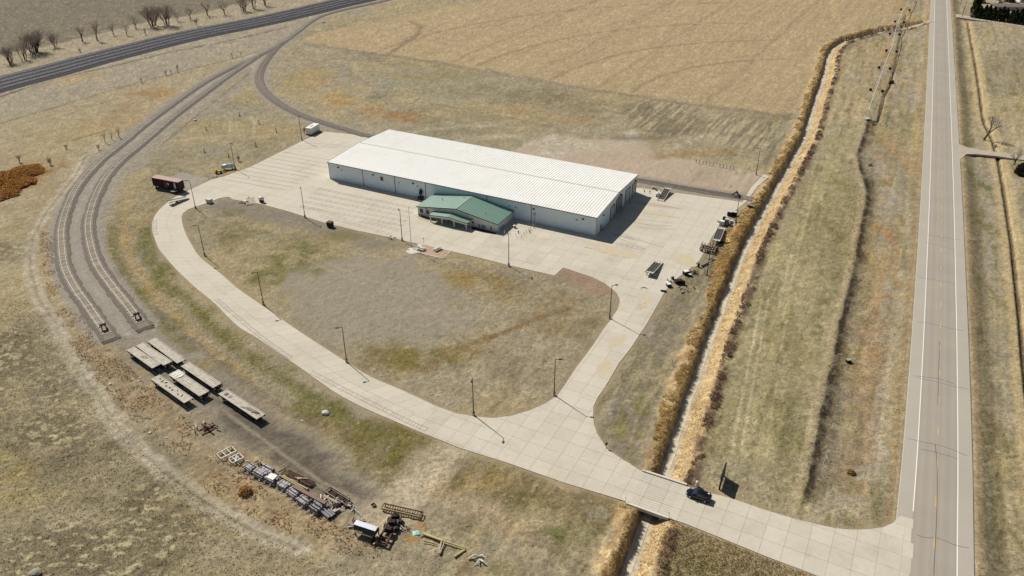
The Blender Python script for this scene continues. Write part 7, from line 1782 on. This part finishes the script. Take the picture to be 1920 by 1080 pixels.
# farm fence, buildings and poles beyond the hedge
for i in range(10):
    u = i / 11 * 1.2; q = G(1850 + 70 * u * 1.05, 40 + 8.5 * u)
    t = thing('fence_post', 'thin fence post at the hedge foot, ' + ('first second third fourth fifth sixth seventh eighth ninth tenth eleventh last'.split()[i]) + ' counted from the highway', 'post', (q.x, q.y, gz(q.x, q.y)), 0, 'fence posts along the hedge')
    MB().box((0, 0, .5), (.18, .18, 1.2)).build('post', m_post, t); MB().box((0, 0, 1.1), (.22, .22, .06)).build('cap', m_post, t)
def house(p, lab, rz, d, m_w, m_r, ridge=1.3):
    g_ = G(*p); t = thing('farm_building', lab, 'building', (g_.x, g_.y, 0), rz); L, W, Hh = d
    MB().box((0, 0, Hh / 2), (L, W, Hh)).build('wall', m_w, t)
    rf = MB().loft([[(-L/2 - .4, -W/2 - .4, Hh), (-L/2 - .4, 0, Hh + ridge), (-L/2 - .4, W/2 + .4, Hh)], [(L/2 + .4, -W/2 - .4, Hh), (L/2 + .4, 0, Hh + ridge), (L/2 + .4, W/2 + .4, Hh)]]).build('roof', m_r, t)
    for k in range(4): 
        w = MB().box((-L/2 + L * (k + .5) / 4, -W/2 - .03, 1.6), (1.4, .1, 1.1)).build('window', m_trimw, t); MB().box((-L/2 + L * (k + .5) / 4, -W/2 - .09, 1.6), (1.1, .05, .85)).build('pane', m_glass, w)
    MB().box((L * .12, -W/2 - .04, 1.05), (1.0, .12, 2.1)).build('door', m_trimw, t)
    MB().box((L * .25, 1.0, Hh + ridge * .8), (.7, .7, 1.2)).build('chimney', m_rust, rf)
house((1892,18), 'grey brown long low farmhouse behind the hedge', -.1, (22, 8, 2.6), mat('tan_farm_wall', (186,172,158)), mat('mauve_brown_shingle', (126,112,108), var=.12, scale=2))
house((1926,3), 'pale blue grey metal shed at the right top corner', -.1, (14, 9, 3.2), mat('white_shed_wall', (214,212,206)), mat('pale_blue_metal_roof', (170,180,190), rough=.4))
house((1858,-8), 'dark roofed farm shed at the top edge behind the hedge', -.05, (18, 8, 3), mat('white_shed_wall', (214,212,206)), mat('dark_blue_grey_roof', (76,80,96)))
def upole(p, h, lab):
    g_ = G(*p); t = thing('utility_pole', lab, 'utility pole', (g_.x, g_.y, 0), .44, 'utility poles east of the highway')
    MB().cyl((0, 0, -.3), (0, 0, h), .16, .11, n=8).build('pole', m_post, t); MB().box((0, 0, h - .8), (2.2, .12, .14)).build('crossarm', m_post, t)
    for s in (-1, 0, 1): MB().cyl((s * .9, 0, h - .73), (s * .9, 0, h - .5), .05, n=6).build('insulator', m_glass, t)
upole((1804,32), 9, 'wooden utility pole beside the highway at the farm lane'); upole((1801,8), 8.5, 'wooden utility pole near the top edge at the farm entrance')
g_ = G(1913, 3); t = thing('parked_car', 'small white car parked in the farmyard behind the hedge', 'car', (G(1875,5).x, G(1875,5).y, 0), .2)
MB().loft([[(x, -.85, .3), (x, -.85, z), (x, .85, z), (x, .85, .3)] for x, z in ((-2.2, .8), (-1.6, .9), (1.2, .9), (2.2, .7))]).build('body', m_whitem, t); MB().loft([[(x, -w, .88), (x, -w * .85, z), (x, w * .85, z), (x, w, .88)] for x, w, z in ((-1.6, .8, 1.0), (-1.0, .75, 1.45), (.4, .75, 1.45), (1.1, .8, .95))]).build('cabin', m_glass, t)
for x in (-1.3, 1.3):
    for s in (-1, 1): MB().cyl((x, s * .7, .32), (x, s * .88, .32), .32, n=12).build('wheel', m_blackm, t)

# ================================================================== side roads east of the highway
m_side = mat('pale_side_road_surface', (176,164,144), rough=.9, var=.12, scale=1.0, rgb2=(164,152,132), scale2=.3)
for nm, lab, pts in (('side_road', 'short pale paved side road joining the highway from the east', [(1797,270),(1812,276),(1850,283),(1925,292),(2060,304),(2060,316),(1925,301),(1870,293),(1830,289),(1812,289),(1800,300)]), ('farm_lane', 'pale dirt farm lane passing the evergreen hedge', [(1792,26),(1830,33),(1930,46),(2060,61),(2060,66),(1930,50.5),(1830,37.5),(1793,32)])):
    P_ = [G(*p) for p in pts]
    tag(MB().prism([(p.x, p.y) for p in P_], -.6, .06).build(nm, m_side), lab, kind='structure')
